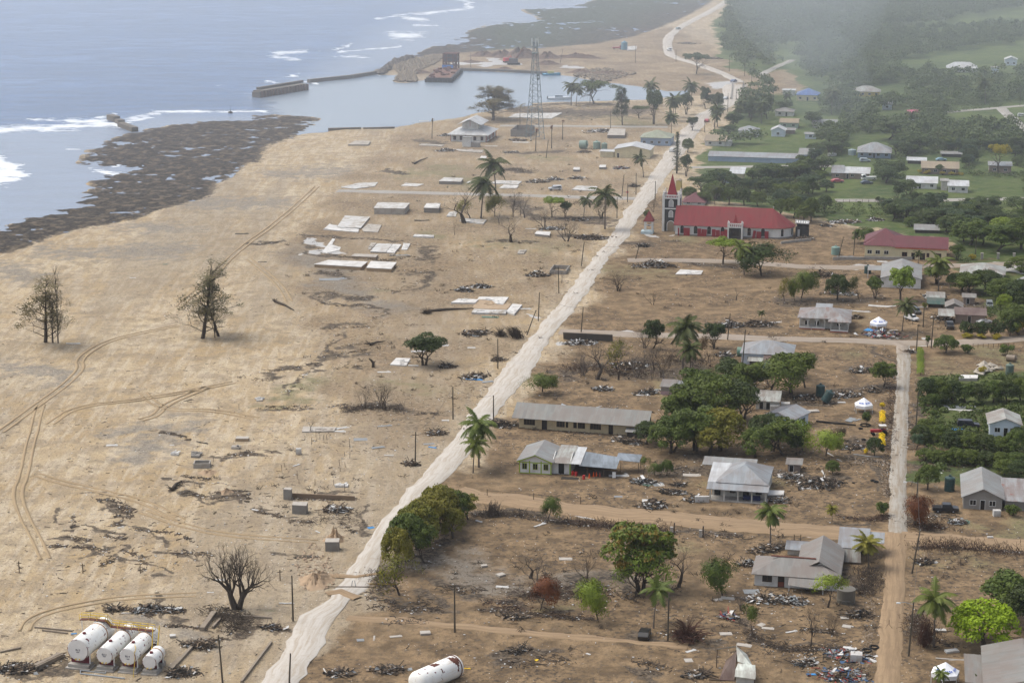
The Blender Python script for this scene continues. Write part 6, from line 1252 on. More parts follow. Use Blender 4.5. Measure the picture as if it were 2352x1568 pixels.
# belfry
p = G(6, 553, 742); r = empty('bell_shelter', p, GRID, 'small open bell shelter with pointed red roof beside the church tower', 'bell shelter')
MB().bx(-1.1, 3.2, -.9, 3.0, -.2, .95).build('base', paint((.42,.52,.56), .8, .3), r)
mb = MB()
for x in (0, 2.55):
    for y in (0, 2.4): mb.bx(x, x+.45, y, y+.45, .95, 4.2)
mb.bx(0.02, 2.98, .02, .4, 4.2, 4.5); mb.bx(.02, 2.98, 2.43, 2.83, 4.2, 4.5); mb.bx(.45, 2.55, .05, .35, 2.9, 3.25); mb.build('pillars', CW, r)
roof_shell([[(-.35,-.35,4.5),(3.35,-.35,4.5),(1.5,1.4,8.2)],[(3.35,-.35,4.5),(3.35,3.2,4.5),(1.5,1.4,8.2)],[(3.35,3.2,4.5),(-.35,3.2,4.5),(1.5,1.4,8.2)],[(-.35,3.2,4.5),(-.35,-.35,4.5),(1.5,1.4,8.2)]], RS['red'], r)
MB().lathe([(.1,3.5),(.3,3.2),(.45,2.6),(.5,2.5)], 10, 0, (1.5, 1.4)).build('bell', RUST, r)
# ruined end of the church
p = G(6, 2135, 775); r = empty('ruin', p, GRID, 'blackened stone ruin with white battlement at the far end of the church', 'ruin')
MB().bx(0, 1.2, 0, .8, -.3, 3.6).bx(1.2, 2.2, .1, .7, 2.8, 3.6).bx(2.2, 3.4, 0, .8, -.3, 4.3).bx(3.4, 4.6, .2, 3, -.3, 3.9).bx(.3, 4.5, 2.6, 3.2, -.3, 4.6).build('stone_wall', CD, r)
mb = MB(); mb.box((2.2, 1.6, 5.0), (4.8, 3.6, .28), 0, 0, (.06, .03)); mb.box((2.2, -.1, 5.9), (4.8, .25, .25), 0, 0, (0, .03))
for i in range(6): mb.box((.1+i*.84, -.1, 5.5), (.34, .22, .9))
mb.build('battlement', CW, r); MB().bx(.75, 1.55, -.04, .0, .1, 2.6).build('door', LOUV, r)

# ------------- fuel tanks -------------
TW = None
def tankmat():
    m, t, b = nmat('tank_paint'); q = NT(t); co = q.n('TexCoord').outputs['Object']
    n1 = q.noise(1.1, 5, .6, co); n2 = q.noise(.5, 4, .6, co)
    mp = q.n('Mapping'); mp.inputs['Scale'].default_value = (3, .25, 3); q.L(co, mp.inputs['Vector']); n3 = q.noise(.9, 4, .6, mp.outputs[0])
    c = q.mix(q.math('MULTIPLY', q.ramp(n2, .45, .75), .35), (.80,.80,.77), (.62,.56,.44))
    c = q.mix(q.math('MULTIPLY', q.ramp(n3, .56, .72), .5), c, (.50,.30,.14))
    c = q.mix(q.ramp(q.noise(1.35, 4, .55, co), .625, .65), c, (.13,.02,.035))
    q.L(c, b.inputs['Base Color']); b.inputs['Roughness'].default_value = .45; return m
TW = tankmat(); YEL = paint((.62,.42,.03), .6, .2); MAR = paint((.13,.02,.03), .8, .2); TEXTM = paint((.015,.015,.05), .7, 0); FACEM = paint((.70,.70,.70), .6, .15, .3)
def text_mesh(s, size, parent, loc, rx=math.pi/2, mat=TEXTM, name='lettering'):
    cu = bpy.data.curves.new('lettering', 'FONT'); cu.body = s; cu.size = size; cu.align_x = 'CENTER'; cu.align_y = 'CENTER'; cu.extrude = .008; cu.offset = size*.02
    o = bpy.data.objects.new('tmp_text', cu); COL.objects.link(o); dg = bpy.context.evaluated_depsgraph_get(); dg.update()
    me = bpy.data.meshes.new_from_object(o.evaluated_get(dg)); bpy.data.objects.remove(o); me.materials.clear(); me.materials.append(mat)
    q = bpy.data.objects.new(name, me); COL.objects.link(q); q.parent = parent; q.location = loc; q.rotation_euler = (rx, 0, 0); return q
def tank(t, a, b, R, zc, texts, label, dome=.5, mesh_mat=None, name='fuel_tank'):
    A = G(t, *a); B = G(t, *b); d = B-A; L = d.length; ang = math.atan2(d.y, d.x)-math.pi/2
    r = empty(name, A, ang, label, 'fuel tank', 'white fuel tanks')
    mb = MB(); n = 28; prof = [(R, 0), (R, L)]+[(R*math.cos(k*math.pi/12), L+dome*math.sin(k*math.pi/12)) for k in range(1, 6)]+[(.02, L+dome)]
    vs = []; fs = []
    for rr, y in prof:
        for k in range(n): q = 2*math.pi*k/n; vs.append((rr*math.cos(q), y, zc+rr*math.sin(q)))
    for i in range(len(prof)-1):
        for k in range(n): fs.append((i*n+k, (i+1)*n+k, (i+1)*n+(k+1) % n, i*n+(k+1) % n))
    fs.append(tuple(range(n))); mb.add(vs, fs); o = mb.build('shell', TW, r); 
    me = o.data; me.polygons.foreach_set('use_smooth', [len(p_.vertices) == 4 for p_ in me.polygons])
    mb = MB(); vs = [(rr*math.cos(2*math.pi*k/n), y, zc+rr*math.sin(2*math.pi*k/n)) for rr, y in ((R*.975, -.02), (R*.93, -.07)) for k in range(n)]
    mb.add(vs, [tuple(range(n, 2*n))]+[(k, (k+1) % n, n+(k+1) % n, n+k) for k in range(n)]); mb.build('end_plate', FACEM, r)
    mb = MB()
    for k in range(n):
        q0, q1 = 2*math.pi*k/n, 2*math.pi*(k+1)/n
        if math.sin(q0*3.3+R)+.7*math.sin(q0*7.7) > .2 or math.pi*.9 < q0 < math.pi*1.35:
            w_ = .07+.04*math.sin(k*2.1); mb.add([((R+.012)*math.cos(q0), -.03, zc+(R+.012)*math.sin(q0)), ((R+.012)*math.cos(q1), -.03, zc+(R+.012)*math.sin(q1)), ((R-w_)*math.cos(q1), -.075, zc+(R-w_)*math.sin(q1)), ((R-w_)*math.cos(q0), -.075, zc+(R-w_)*math.sin(q0))], [(0,1,2,3)])
    mb.build('bare_rim', MAR, r)
    for tx, sz, dx, dz in texts: text_mesh(tx, sz, r, (dx*R, -.09, zc+dz*R))
    for y in (.8, L-1.0):
        MB().bx(-R*.9, R*.9, y, y+.25, .55, zc-R*.55).build('saddle', MAR, r); MB().bx(R*.86, R*.86+.16, y-.1, y+.1, .5, zc-R*.1).build('strut', WHITE, r)
    MB().bx(-R*1.0, R*1.0, -.2, 1.7, -.3, .75).bx(-R*1.15, R*1.15, -.6, 2.0, -.3, .22).build('pad', CONC, r); MB().bx(-R*1.0, R*1.0, L-1.8, L, -.3, .75).build('pad', CONC, r)
    MB().lathe([(R+.03, 0), (R+.04, .12), (R+.03, .24)], n).build('rust_band', paint((.32,.15,.05), .8, .3), r, (0, L*.70, zc)).rotation_euler = (-math.pi/2, 0, 0)
    mb = MB()
    for x in (-.25, .3): mb.tube([(x, -.05, zc-R*.8), (x*1.2, -.45, zc-R*.85), (x*1.3, -.5, zc-R*.7)], .07, 6)
    mb.build('valves', YEL, r); MB().lathe([(.3, zc+R-.1), (.3, zc+R+.25), (.22, zc+R+.3)], 10).build('hatch', MAR, r, (0, L*.25, 0))
    return r, L
t1, L1 = tank(17, (350,1200), (830,790), 1.92, 3.35, [('EU 2', .42, .02, .02), ('ADF', .28, 0, -.18)], 'largest white fuel tank, lettered EU 2, leftmost in the row')
t2, L2 = tank(17, (815,1240), (1265,800), 1.46, 2.75, [('EU 3', .42, 0, .15), ('ADF', .28, 0, -.08)], 'white fuel tank lettered EU 3 with rust patches, second from left')
t3, L3 = tank(17, (1225,1270), (1645,860), 1.48, 2.85, [('EU 4', .42, .0, .06), ('\u2022 ULP', .28, 0, -.26)], 'white fuel tank lettered EU 4 with yellow pipe, third from left')
t4, L4 = tank(17, (1605,1300), (1765,1120), 1.22, 2.15, [], 'smallest white fuel tank at the right end of the row', .35)
MB().tube([(1.3, -.1, 4.0), (1.35, -.3, 2.0), (1.5, -1.2, .9), (1.6, -1.6, 0)], .05, 5).tube([(-.2, 3, 4.36), (1.0, 1.2, 4.1), (1.25, .2, 3.6)], .05, 5).build('yellow_pipe', YEL, t3)
# gantry with yellow rails over the tanks
base = t1.location; ax = Vector((math.cos(t1.rotation_euler.z), math.sin(t1.rotation_euler.z), 0)); ay = Vector((-ax.y, ax.x, 0))
gq = empty('walkway', base, t1.rotation_euler.z, 'yellow railed walkway running across the tops of the fuel tanks', 'walkway')
def rail(pts, mb, h=1.05, post=1.2):
    for i in range(len(pts)-1):
        a, b = Vector(pts[i]), Vector(pts[i+1]); n = max(1, int((b-a).length/post))
        for k in range(n+1): q = a.lerp(b, k/n); mb.tube([q, q+Vector((0, 0, h))], .05, 4)
        for hh in (h, h*.5): mb.tube([a+Vector((0, 0, hh)), b+Vector((0, 0, hh))], .05, 4)
X2 = (t2.location-base).dot(ax); X3 = (t3.location-base).dot(ax); Y0 = L1*.82; Z1, Z2 = 5.4, 4.45
path = [(-3.6, Z1-.2), (-1.9, Z1), (1.3, Z1), (2.2, Z2), (X2, Z2), (X3+1.3, Z2)]
mb = MB(); rb = MB()
for i in range(len(path)-1):
    a, b = path[i], path[i+1]; c = ((a[0]+b[0])/2, Y0, (a[1]+b[1])/2); mb.box(c, (math.hypot(b[0]-a[0], b[1]-a[1]), .9, .08), 0, 0, (0, -math.atan2(b[1]-a[1], b[0]-a[0])))
    for y in (-.45, .45): rail([(a[0], Y0+y, a[1]), (b[0], Y0+y, b[1])], rb)
mb.build('deck', RUST, gq); 
ex, ey = X3+1.3, Y0
rail([(ex, ey-.45, Z2), (ex+1.0, ey-3.2, 2.2), (ex+1.6, ey-6.0, .1)], rb); rail([(ex+.9, ey+.2, Z2), (ex+1.9, ey-3.0, 2.2), (ex+2.5, ey-5.8, .1)], rb); rb.build('railing', YEL, gq)
st = MB()
for i in range(14): f = i/13; st.box((ex+.6+1.4*f, ey-.2-5.7*f, Z2*(1-f)+.05), (.95, .3, .05))
st.build('stair', CONC, gq)
for x, z in ((-3.4, Z1-.3), (X2-1.7, Z2-.1), (X3-1.7, Z2-.1)): MB().tube([(x, Y0, -.2), (x, Y0, z)], .07, 5).build('leg', WHITE, gq)
# lone tank lying on the sand
A = G(14, 1063, 1128); B = G(14, 812, 1240); d = B-A; L = d.length
r = empty('fuel_tank', A, math.atan2(d.y, d.x)-math.pi/2, 'lone white tank with red brown rust lying on the sand at the frame bottom', 'fuel tank', 'white fuel tanks')
mb = MB(); n = 30; R = 1.9; prof = [(.02, -.1), (R*.7, -.08), (R*.95, 0), (R, .15), (R, L), (R*.9, L+.5), (R*.6, L+.8), (.02, L+.9)]; vs, fs = [], []
for rr, y in prof:
    for k in range(n): q = 2*math.pi*k/n; vs.append((rr*math.cos(q), y, 1.85+rr*math.sin(q)))
for i in range(len(prof)-1):
    for k in range(n): fs.append((i*n+k, (i+1)*n+k, (i+1)*n+(k+1) % n, i*n+(k+1) % n))
mb.add(vs, fs).build('shell', TW, r, smooth=True)
MB().lathe([(R+.12, 0), (R+.12, .12), (R-.2, .12)], n).build('flange', RUST, r, (0, .5, 1.85)).rotation_euler = (-math.pi/2, 0, 0)
mb = MB()
for k in range(n):
    for y0, y1, ph in ((.9, 2.2, 0), (4.6, 5.9, 1.4)):
        q0, q1 = 2*math.pi*k/n, 2*math.pi*(k+1)/n
        if .35 < math.sin(q0+.3*ph)+.4*math.sin(q0*5+ph): 
            w_ = .4+.3*math.sin(q0*4+ph); ym = (y0+y1)/2+.35*math.sin(q0*2); mb.add([((R+.012)*math.cos(q), y, 1.85+(R+.012)*math.sin(q)) for q, y in ((q0, ym-w_), (q1, ym-w_), (q1, ym+w_), (q0, ym+w_))], [(3,2,1,0)])
mb.build('rust_patch', RUST, r)
# pipe frames and yard kerbs beside the tanks
mb = MB(); mb.tube([G(17,380,1225,.15), G(17,820,1280,.15)], .09, 5); mb.tube([G(17,380,1225,.15), G(17,375,1285,.15)], .09, 5); mb.tube([G(17,375,1285,.15), G(17,1160,1370,.15)], .12, 5); mb.tube([G(17,820,1280,.15), G(17,830,1240,.15)], .09, 5)
tag(mb.build('bent_pipes', paint((.30,.33,.36), .5, .2)), 'grey bent pipe frame lying in front of the fuel tanks', 'pipe frame')
def beam(name, t, a, b, w_, h, mat, label, cat, z=0, group=None):
    A, B = G(t, *a), G(t, *b); d = B-A; o = MB().box((d.length/2, 0, h/2+z), (d.length, w_, h)).build(name, mat, None, A, math.atan2(d.y, d.x)); tag(o, label, cat, group); return o
KERB = paint((.25,.21,.165), .9, .5)
for i, (a, b, w_, h, l) in enumerate([((1990,1240),(2340,850),.5,.5,'long concrete kerb leaning right of the smallest fuel tank'),((1960,1200),(2150,1010),.7,.3,'short grey concrete slab beside the leaning kerb')]): beam('concrete_beam', 17, a, b, w_, h, KERB, l, 'concrete beam', 0, GB)
for a, b, w_, h, l in [((1600,1175),(1800,910),.35,.45,'thin concrete kerb running beside the main road'),((1340,830),(1420,720),.9,.7,'broken concrete block below the big leafless tree'),((1410,815),(1460,760),.4,.5,'small concrete block next to the broken one'),((1600,735),(1800,750),.3,.35,'low kerb right of the big leafless tree'),((230,810),(480,835),.25,.3,'long plank left of the fuel tanks, upper'),((280,830),(450,850),.25,.3,'long plank left of the fuel tanks, lower'),
   ((0,975),(140,945),.3,.3,'pale beam at the left frame edge'),((235,1070),(400,990),.8,.5,'broken concrete channel left of the largest fuel tank'),((240,1090),(420,1005),.25,.7,'upright lip of the broken channel')]: beam('concrete_beam', 13, a, b, w_, h, KERB, l, 'concrete beam', 0, GB)

# ------------- cell tower -------------
GALV = paint((.20,.25,.27), .6, .2); TWW = paint((.62,.65,.66), .6, .1)
p = GD(1229, 318); Hh = height_at(p, 96); r = empty('cell_tower', p, math.radians(20), 'tall lattice mast with white antennas beside the harbour', 'tower'); LANDM.append(('the lattice mast', 1229, 318))
mb = MB(); n = 16; wid = lambda f: 2.7*(1-f)**1.1+.75
for q in range(4):
    sx, sy = ((-1,-1),(1,-1),(1,1),(-1,1))[q]; mb.tube([(sx*wid(i/n), sy*wid(i/n), Hh*i/n) for i in range(n+1)], .16, 4)
    tx, ty = ((-1,-1),(1,-1),(1,1),(-1,1))[(q+1) % 4]
    for i in range(n): mb.tube([(sx*wid(i/n), sy*wid(i/n), Hh*i/n), (tx*wid((i+1)/n), ty*wid((i+1)/n), Hh*(i+1)/n)], .09, 3); mb.tube([(tx*wid(i/n), ty*wid(i/n), Hh*i/n), (sx*wid(i/n), sy*wid(i/n), Hh*i/n)], .08, 3)
mb.build('lattice', GALV, r)
for k in range(3): a = 2.1*k+.3; MB().box((1.7*math.cos(a), 1.7*math.sin(a), Hh-.3), (.45, .3, 3.6), a).build('antenna', TWW, r); 
MB().tube([(0,0,Hh-3),(0,0,Hh+2.2)], .15, 5).build('mast', GALV, r); MB().lathe([(1.9,Hh-5.2),(1.9,Hh-5.0)], 8).build('platform', GALV, r)
for z in (.62, .66): MB().box((.9, -.9, Hh*z), (.9, .5, 1.2)).build('equipment_box', GALV, r)
# ------------- harbour -------------
HW = paint((.14,.125,.105), .95, .5, .4); HWL = paint((.24,.22,.19), .9, .4, .3)
def wall_line(name, pts, w_, z0, z1, mat, label, cat='wall', group=None, rs=None):
    P = [GD(*p) for p in pts]; O = P[0].copy(); mb = MB()
    for i in range(len(P)-1):
        a, b = P[i]-O, P[i+1]-O; d = b-a; t = Vector((d.y, -d.x, 0)).normalized()*w_/2; e = d.normalized()*.01*i
        mb.prism([tuple((a+t)[:2]), tuple((b+t)[:2]), tuple((b-t)[:2]), tuple((a-t)[:2])], z0, z1+.004*i)
    return tag(mb.build(name, mat, None, O), label, cat, group)
wall_line('quay_wall', [(1056,160),(1160,163),(1256,168)], 2.5, -3, .9, HW, 'long brown quay wall on the far side of the harbour', 'quay', 'harbour walls')
wall_line('breakwater', [(708,188),(747,184),(805,178),(862,169),(868,164)], 2.2, -3, 1.4, HW, 'thin dark breakwater wall leading out from the rubble point', 'breakwater', 'harbour walls')
wall_line('sea_wall', [(754,298),(829,296)], 1.6, -3, .75, HW, 'left half of the low sea wall on the beach side of the harbour', 'sea wall', 'harbour walls')
wall_line('sea_wall', [(834,296),(872,295),(906,294)], 1.6, -3, .6, HW, 'right half of the low sea wall on the beach side of the harbour', 'sea wall', 'harbour walls')
P0, P1 = G(1,1735,640), G(1,2035,590); d = P1-P0; r = empty('caisson', P0, math.atan2(d.y, d.x), 'ribbed concrete breakwater head standing alone in the sea', 'breakwater', 'harbour walls'); L = d.length
MB().bx(0, L, 0, 6, -3, 3.0).build('block', HW, r)
mb = MB()
for i in range(17): mb.bx(L*i/16-.3, L*i/16+.5, -.8, 0, -3, 2.7)
mb.build('ribs', paint((.16,.10,.08), .95, .4), r); MB().bx(L*.08, L+3, 4.6, 6.3, 3, 4.3).build('parapet', HW, r); MB().bx(-1.2, -.0, .2, 5.8, -3, 2.4).build('end_block', HW, r); MB().tube([(4, 5.5, 3), (4, 5.5, 9)], .12, 4).build('pole', GALV, r)
for (a, b, h, l) in [((728,785),(775,800),3.2,'highest broken piece of the wrecked jetty in the surf'),((780,806),(806,815),2.4,'short middle piece of the wrecked jetty in the surf'),((800,830),(895,866),2.6,'longest low piece of the wrecked jetty in the surf')]:
    A, B = G(1,*a), G(1,*b); d = B-A; tag(MB().box((d.length/2, 0, -.5), (d.length, 3.4, h*1.6)).build('jetty_wreck', HW, None, A, math.atan2(d.y, d.x)), l, 'jetty wreck', 'broken jetty pieces in the surf')
tag(MB().lathe([(1.2,-1.2),(1.3,-.3),(.9,.2),(.12,.4),(.08,3.4)], 8).build('buoy', BLACK, None, G(1,1527,742)), 'small dark buoy at the edge of the surf line', 'buoy')
# barge
A, B = G(2,668,546,-.6), G(2,838,549,-.6); d = B-A; w_ = d.length; r = empty('barge', (A.x, A.y, -.6), math.atan2(d.y, d.x), 'rusty work barge moored at the quay corner', 'barge'); LANDM.append(('the rusty barge', 1010, 180))
# skewed hull following the photo
C_ = G(2,905,482,-.6)-Vector((A.x, A.y, -.6)); C_ = Matrix.Rotation(-math.atan2(d.y, d.x), 3, 'Z') @ C_; Lb = C_.y*1.0; sk = C_.x-w_
hull = [(0,0),(w_,0),(w_+sk,Lb),(sk,Lb)]; MB().prism(hull, -1.5, 2.6).build('hull', BLACK, r); MB().prism([(1,1),(w_-1,1),(w_+sk-1,Lb-1),(sk+1,Lb-1)], 2.6, 2.75).build('deck', paint((.16,.075,.05), .9, .6, .2), r)
for i in range(8): f = i/7; MB().box((w_+sk*f+.2, Lb*f, .8), (.7, 1.6, 2.6), .3).build('fender', DARKIN, r)
for i in range(6): MB().box((w_*i/5, -.3, .8), (1.4, .6, 2.4)).build('fender', DARKIN, r)
mb = MB()
for i in range(24): f = random.random(); q = random.random(); mb.box((sk*f+w_*(.08+.84*q), Lb*f, 3.1), (random.uniform(.8, 3), random.uniform(.6, 3), random.uniform(.5, 1.6)), random.random()*3)
mb.build('deck_gear', RUST, r)
p = GD(1036, 158); r = empty('gantry', p, GRID, 'dark steel gantry with a blue tarpaulin standing behind the barge', 'gantry'); mb = MB(); Hh = height_at(p, 122)
for x in (-4.2, -2, 2, 4.2):
    for y in (-3, 3): mb.bx(x-.35, x+.35, y-.35, y+.35, 0, Hh)
for z in (.25, .5, .75, 1): mb.bx(-4.6, 4.6, -3.4, 3.4, Hh*z-.45, Hh*z)
for i in range(4):
    for x in (-4.2, 2.0): mb.tube([(x, -3.3, Hh*i/4), (x+2.2, -3.3, Hh*(i+1)/4)], .2, 4)
mb.build('frame', RUST, r); MB().bx(-3.8, 3.8, -2.6, 2.6, Hh*.5, Hh*.97).build('housing', paint((.07,.065,.065), .9, .3), r); MB().bx(-4.8, 2.2, -3.8, -3.5, .5, 2.6).build('tarpaulin', paint((.03,.16,.50), .6, .1), r)
# rubble, mounds
def rocks(name, poly, n, s0, s1, mat, label, seed, z=0.0, kind='stuff', cat=None):
    rs = random.Random(seed); wp = world_poly(poly); xs = [p[0] for p in wp]; ys = [p[1] for p in wp]; mb = MB(); k = 0
    O = Vector((sum(xs)/len(xs), sum(ys)/len(ys), 0))
    while k < n:
        x, y = rs.uniform(min(xs), max(xs)), rs.uniform(min(ys), max(ys))
        if not pin(x, y, wp): continue
        k += 1; s = rs.uniform(s0, s1)*(.4+rs.random()); vs = []
        for a in ((1,0,0),(-1,0,0),(0,1,0),(0,-1,0),(0,0,1),(0,0,-1)): q = Vector(a)*s*rs.uniform(.6, 1.1); vs.append((x-O.x+q.x+rs.uniform(-.2, .2)*s, y-O.y+q.y+rs.uniform(-.2, .2)*s, z+s*.3+q.z*.8))
        mb.add(vs, [(0,2,4),(2,1,4),(1,3,4),(3,0,4),(2,0,5),(1,2,5),(3,1,5),(0,3,5)])
    return tag(mb.build(name, mat, None, O), label, cat or 'rubble', kind=kind)
BOUL = paint((.22,.18,.13), .95, .4, .2); BOULD = paint((.10,.085,.07), .95, .4, .2)
rocks('rubble', T(2,(455,540),(490,500),(440,440),(560,400),(740,370),(800,380),(700,440),(620,470),(600,500),(610,540)), 1300, .6, 1.5, BOUL, 'heap of tan boulders armouring the harbour point', 1)
rocks('rubble', T(2,(350,490),(460,400),(580,372),(590,380),(450,440),(400,490)), 160, 1.0, 2.4, BOULD, 'line of dark boulders along the outer harbour point', 2)
rocks('rubble', T(2,(1640,500),(1720,520),(1850,545),(2060,490),(1860,455),(1660,470)), 260, .7, 1.6, BOUL, 'loose boulders along the right end of the harbour', 3)
rocks('rubble', T(10,(760,770),(1160,800),(1160,830),(1150,1150),(1090,1150),(1090,860),(800,830)), 420, .07, .3, paint((.27,.21,.15), .9, .3), 'scattered pale stones along the edge of the side road', 4)
rocks('rubble', T(15,(1400,560),(1440,560),(1440,760),(1400,1086),(1330,1086),(1360,800)), 420, .07, .26, paint((.27,.21,.15), .9, .3), 'scattered pale stones beside the lower dirt road', 6)
rocks('rubble', T(14,(0,300),(120,240),(330,420),(240,560),(60,560),(0,420)), 240, .12, .4, paint((.40,.30,.21), .9, .3), 'loose stones on the bank beside the main road', 7)
def mound(t, cx, cy, rx, ry_m, h, mat, label, seed=0, name='earth_mound', cat='earth mound', group='earth mounds around the harbour'):
    c = G(t, cx, cy); R = rx*TILES[t][2]*mpp(D(t, cx, cy)[1]); rs = np.random.RandomState(seed); nr, na = 9, 36; vs = [(0, 0, h)]; fs = []
    ph = rs.rand(6)*6.28
    for i in range(1, nr+1):
        f = i/nr
        for k in range(na):
            a = 2*math.pi*k/na; w_ = 1+.16*math.sin(3*a+ph[0])+.1*math.sin(7*a+ph[1])
            z = h*(math.cos(f*math.pi)*.5+.5)*(1+.25*math.sin(2*a+ph[2])+.18*math.sin(5*a+6*f+ph[3])+.12*rs.randn()*(f < 1))-.12
            vs.append((R*f*w_*math.cos(a), ry_m*f*w_*math.sin(a), z))
    for k in range(na): fs.append((0, 1+k, 1+(k+1) % na))
    for i in range(nr-1):
        for k in range(na): b = 1+i*na; fs.append((b+k, b+na+k, b+na+(k+1) % na, b+(k+1) % na))
    return tag(MB().add(vs, fs).build(name, mat, None, c, GRID), label, cat, group)
EARTH = paint((.13,.085,.06), .95, .4, .1, dirtcol=(.05,.035,.03)); EARTHL = paint((.36,.26,.17), .95, .3, .2)
for a in [(18,1010,350,240,9,2.6,'dark earth mound, leftmost behind the quay'),(18,1240,360,270,10,3.2,'dark earth mound at the middle of the quay yard'),(18,1490,370,300,11,5.2,'tallest brown earth mound behind the quay'),(18,1850,380,220,9,3.2,'brown earth mound right of the lattice mast'),
   (18,2250,375,420,6,2.4,'long low brown ridge stretching towards the blue water tank'),(18,850,430,200,8,1.0,'low flat heap of dark soil behind the gantry'),(18,1270,525,170,7,1.2,'low dark heap on the edge of the quay'),(18,1840,462,220,6,2.0,'black rubble heap at the foot of the tall mound'),(18,170,575,150,8,1.3,'low dark heap on the harbour point'),(2,1700,480,110,8,1.6,'pale brown mound at the right end of the quay'),(2,1880,490,200,9,1.3,'long low mound of boulders and sand beside the harbour inlet')]:
    mound(a[0], a[1], a[2], a[3], a[4], a[5], EARTH, a[6], a[1])
for a in [(13,2220,225,75,3.0,1.9,'pale sand heap on a block grave beside the road'),(13,2100,500,130,5,1.5,'eroded sand bank with a hollow beside the main road'),(12,1500,1010,60,2,.9,'eroded sandy hump near the open block grave'),(12,1380,880,80,3,.6,'low sandy hump behind the open block grave'),(12,350,930,10,1,.1,'x')][:4]:
    mound(a[0], a[1], a[2], a[3], a[4], a[5], EARTHL, a[6], a[1], 'sand_mound', 'sand mound', 'sand heaps on the bare ground')
rocks('boulder_pile', T(9,(1900,1110),(2000,1050),(2150,1060),(2170,1090),(2050,1130),(1960,1150)), 26, .7, 1.4, paint((.42,.38,.32), .9, .3), 'group of pale boulders beside the yellow green bush', 5, .1, None, 'boulders')
# crane boom, boats
p = G(18,1400,468); r = empty('crane', p, 0, 'dark crawler crane with leaning boom on the quay', 'crane'); MB().bx(-4, 4, -2, 2, .2, 1.4).build('tracks', BLACK, r); MB().bx(-3, 2.6, -1.6, 1.6, 1.5, 4).build('cab', paint((.10,.10,.10), .8), r)
tp = G(18,1480,270,0); 
MB().tube([(1, 0, 3), (5.5, 0, height_at(p, D(18,0,265)[1]))], [.6, .3], 4).build('boom', RUST, r)
p = G(18,1300,440); r = empty('excavator', p, .6, 'small red excavator on the wet quay', 'excavator'); MB().bx(-1.8, 1.8, -1.2, 1.2, .1, .9).build('tracks', BLACK, r); MB().bx(-1.6, 1.4, -1.1, 1.1, 1.0, 3.0).build('cab', paint((.50,.04,.05), .5), r); MB().tube([(1.2, 0, 2), (3.5, 0, 4.2), (5.2, 0, 1.6)], [.3, .25, .2], 4).build('arm', paint((.50,.04,.05), .5), r)
def boat(t, x, y, L, W, col, label, rz, cabin=None):
    p = G(t, x, y, -.6); r = empty('boat', p, rz, label, 'boat', 'boats in the harbour'); n = 8; vs, fs = [], []
    for i in range(n+1):
        f = i/n; w_ = W/2*(1-max(0, f-.45)**2*3.2) if i < n else .05
        for a, z in ((-w_, 1.1+.5*f*f), (-w_*.7, -.3), (w_*.7, -.3), (w_, 1.1+.5*f*f)): vs.append((L*(f-.5), a, z))
    for i in range(n): fs += [(i*4+k, i*4+k+1, i*4+k+5, i*4+k+4) for k in range(3)]+[(i*4+3, i*4, i*4+4, i*4+7)]
    fs += [(3,2,1,0), (n*4, n*4+1, n*4+2, n*4+3)]; MB().add(vs, fs).build('hull', col, r)
    if cabin: MB().bx(-L*.2, L*.12, -W*.3, W*.3, 1.1, 2.5).build('cabin', cabin, r)
    MB().box((-L*.5-.2, 0, 1.0), (.5, .4, 1.5)).build('engine', BLACK, r); return r
boat(2, 1500, 500, 11, 3.4, paint((.04,.28,.45), .5), 'blue fishing boat moored at the right end of the quay', .1, paint((.45,.42,.15), .6)); boat(2, 1555, 660, 13, 3.2, paint((.72,.75,.77), .4), 'white motorboat near the harbour palms', -.05, paint((.35,.4,.45), .5))
# wrecked shack at the frame bottom
p = G(15, 440, 1075); r = empty('wrecked_shack', p, GRID, 'collapsed tin shack with twisted white sheets at the frame bottom', 'wrecked shack'); TWS = roofmat((.62,.66,.60), (.45,.50,.46), .5)
roof_shell([[(.2,5.5,3.6),(3.6,6.2,4.1),(3.4,7.6,3.4),(.1,7,2.9)]], TWS, r, 'sheet'); roof_shell([[(3.4,6.2,4.1),(3.9,4.2,2.2),(6.6,2.9,1.9),(5.2,7,2.4)]], TWS, r, 'sheet'); roof_shell([[(3.8,1.2,1.9),(7.2,.9,1.8),(6.9,3.4,2.1),(4.0,3.6,2.1)]], TWS, r, 'sheet'); roof_shell([[(3.8,.1,1.2),(7.2,-.1,1.1),(7.2,.9,1.8),(3.8,1.2,1.9)]], TWS, r, 'sheet')
roof_shell([[(1.2,.5,.2),(3.7,.9,.1),(3.6,5.8,3.4),(1.8,5.6,1.5)]], RS['brown'], r, 'rusty_sheet'); MB().bx(4, 7.1, .4, 3.0, -.2, 1.0).build('wall', WM['dirty'], r)
for a, b in (((.2,6,0),(.3,6,3.2)),((3.7,6,0),(3.5,6,3.9)),((7,3,0),(6.6,3,2)),((7.1,.2,0),(7.1,.3,1.2))): MB().tube([a, b], .09, 4).build('post', WOOD, r)
mb = MB()
for i in range(16): mb.box((random.uniform(-3, .5), random.uniform(.5, 4), .15), (random.uniform(.8, 2.4), .2, .12), random.uniform(-.6, .4))
mb.build('loose_boards', WOOD, r)
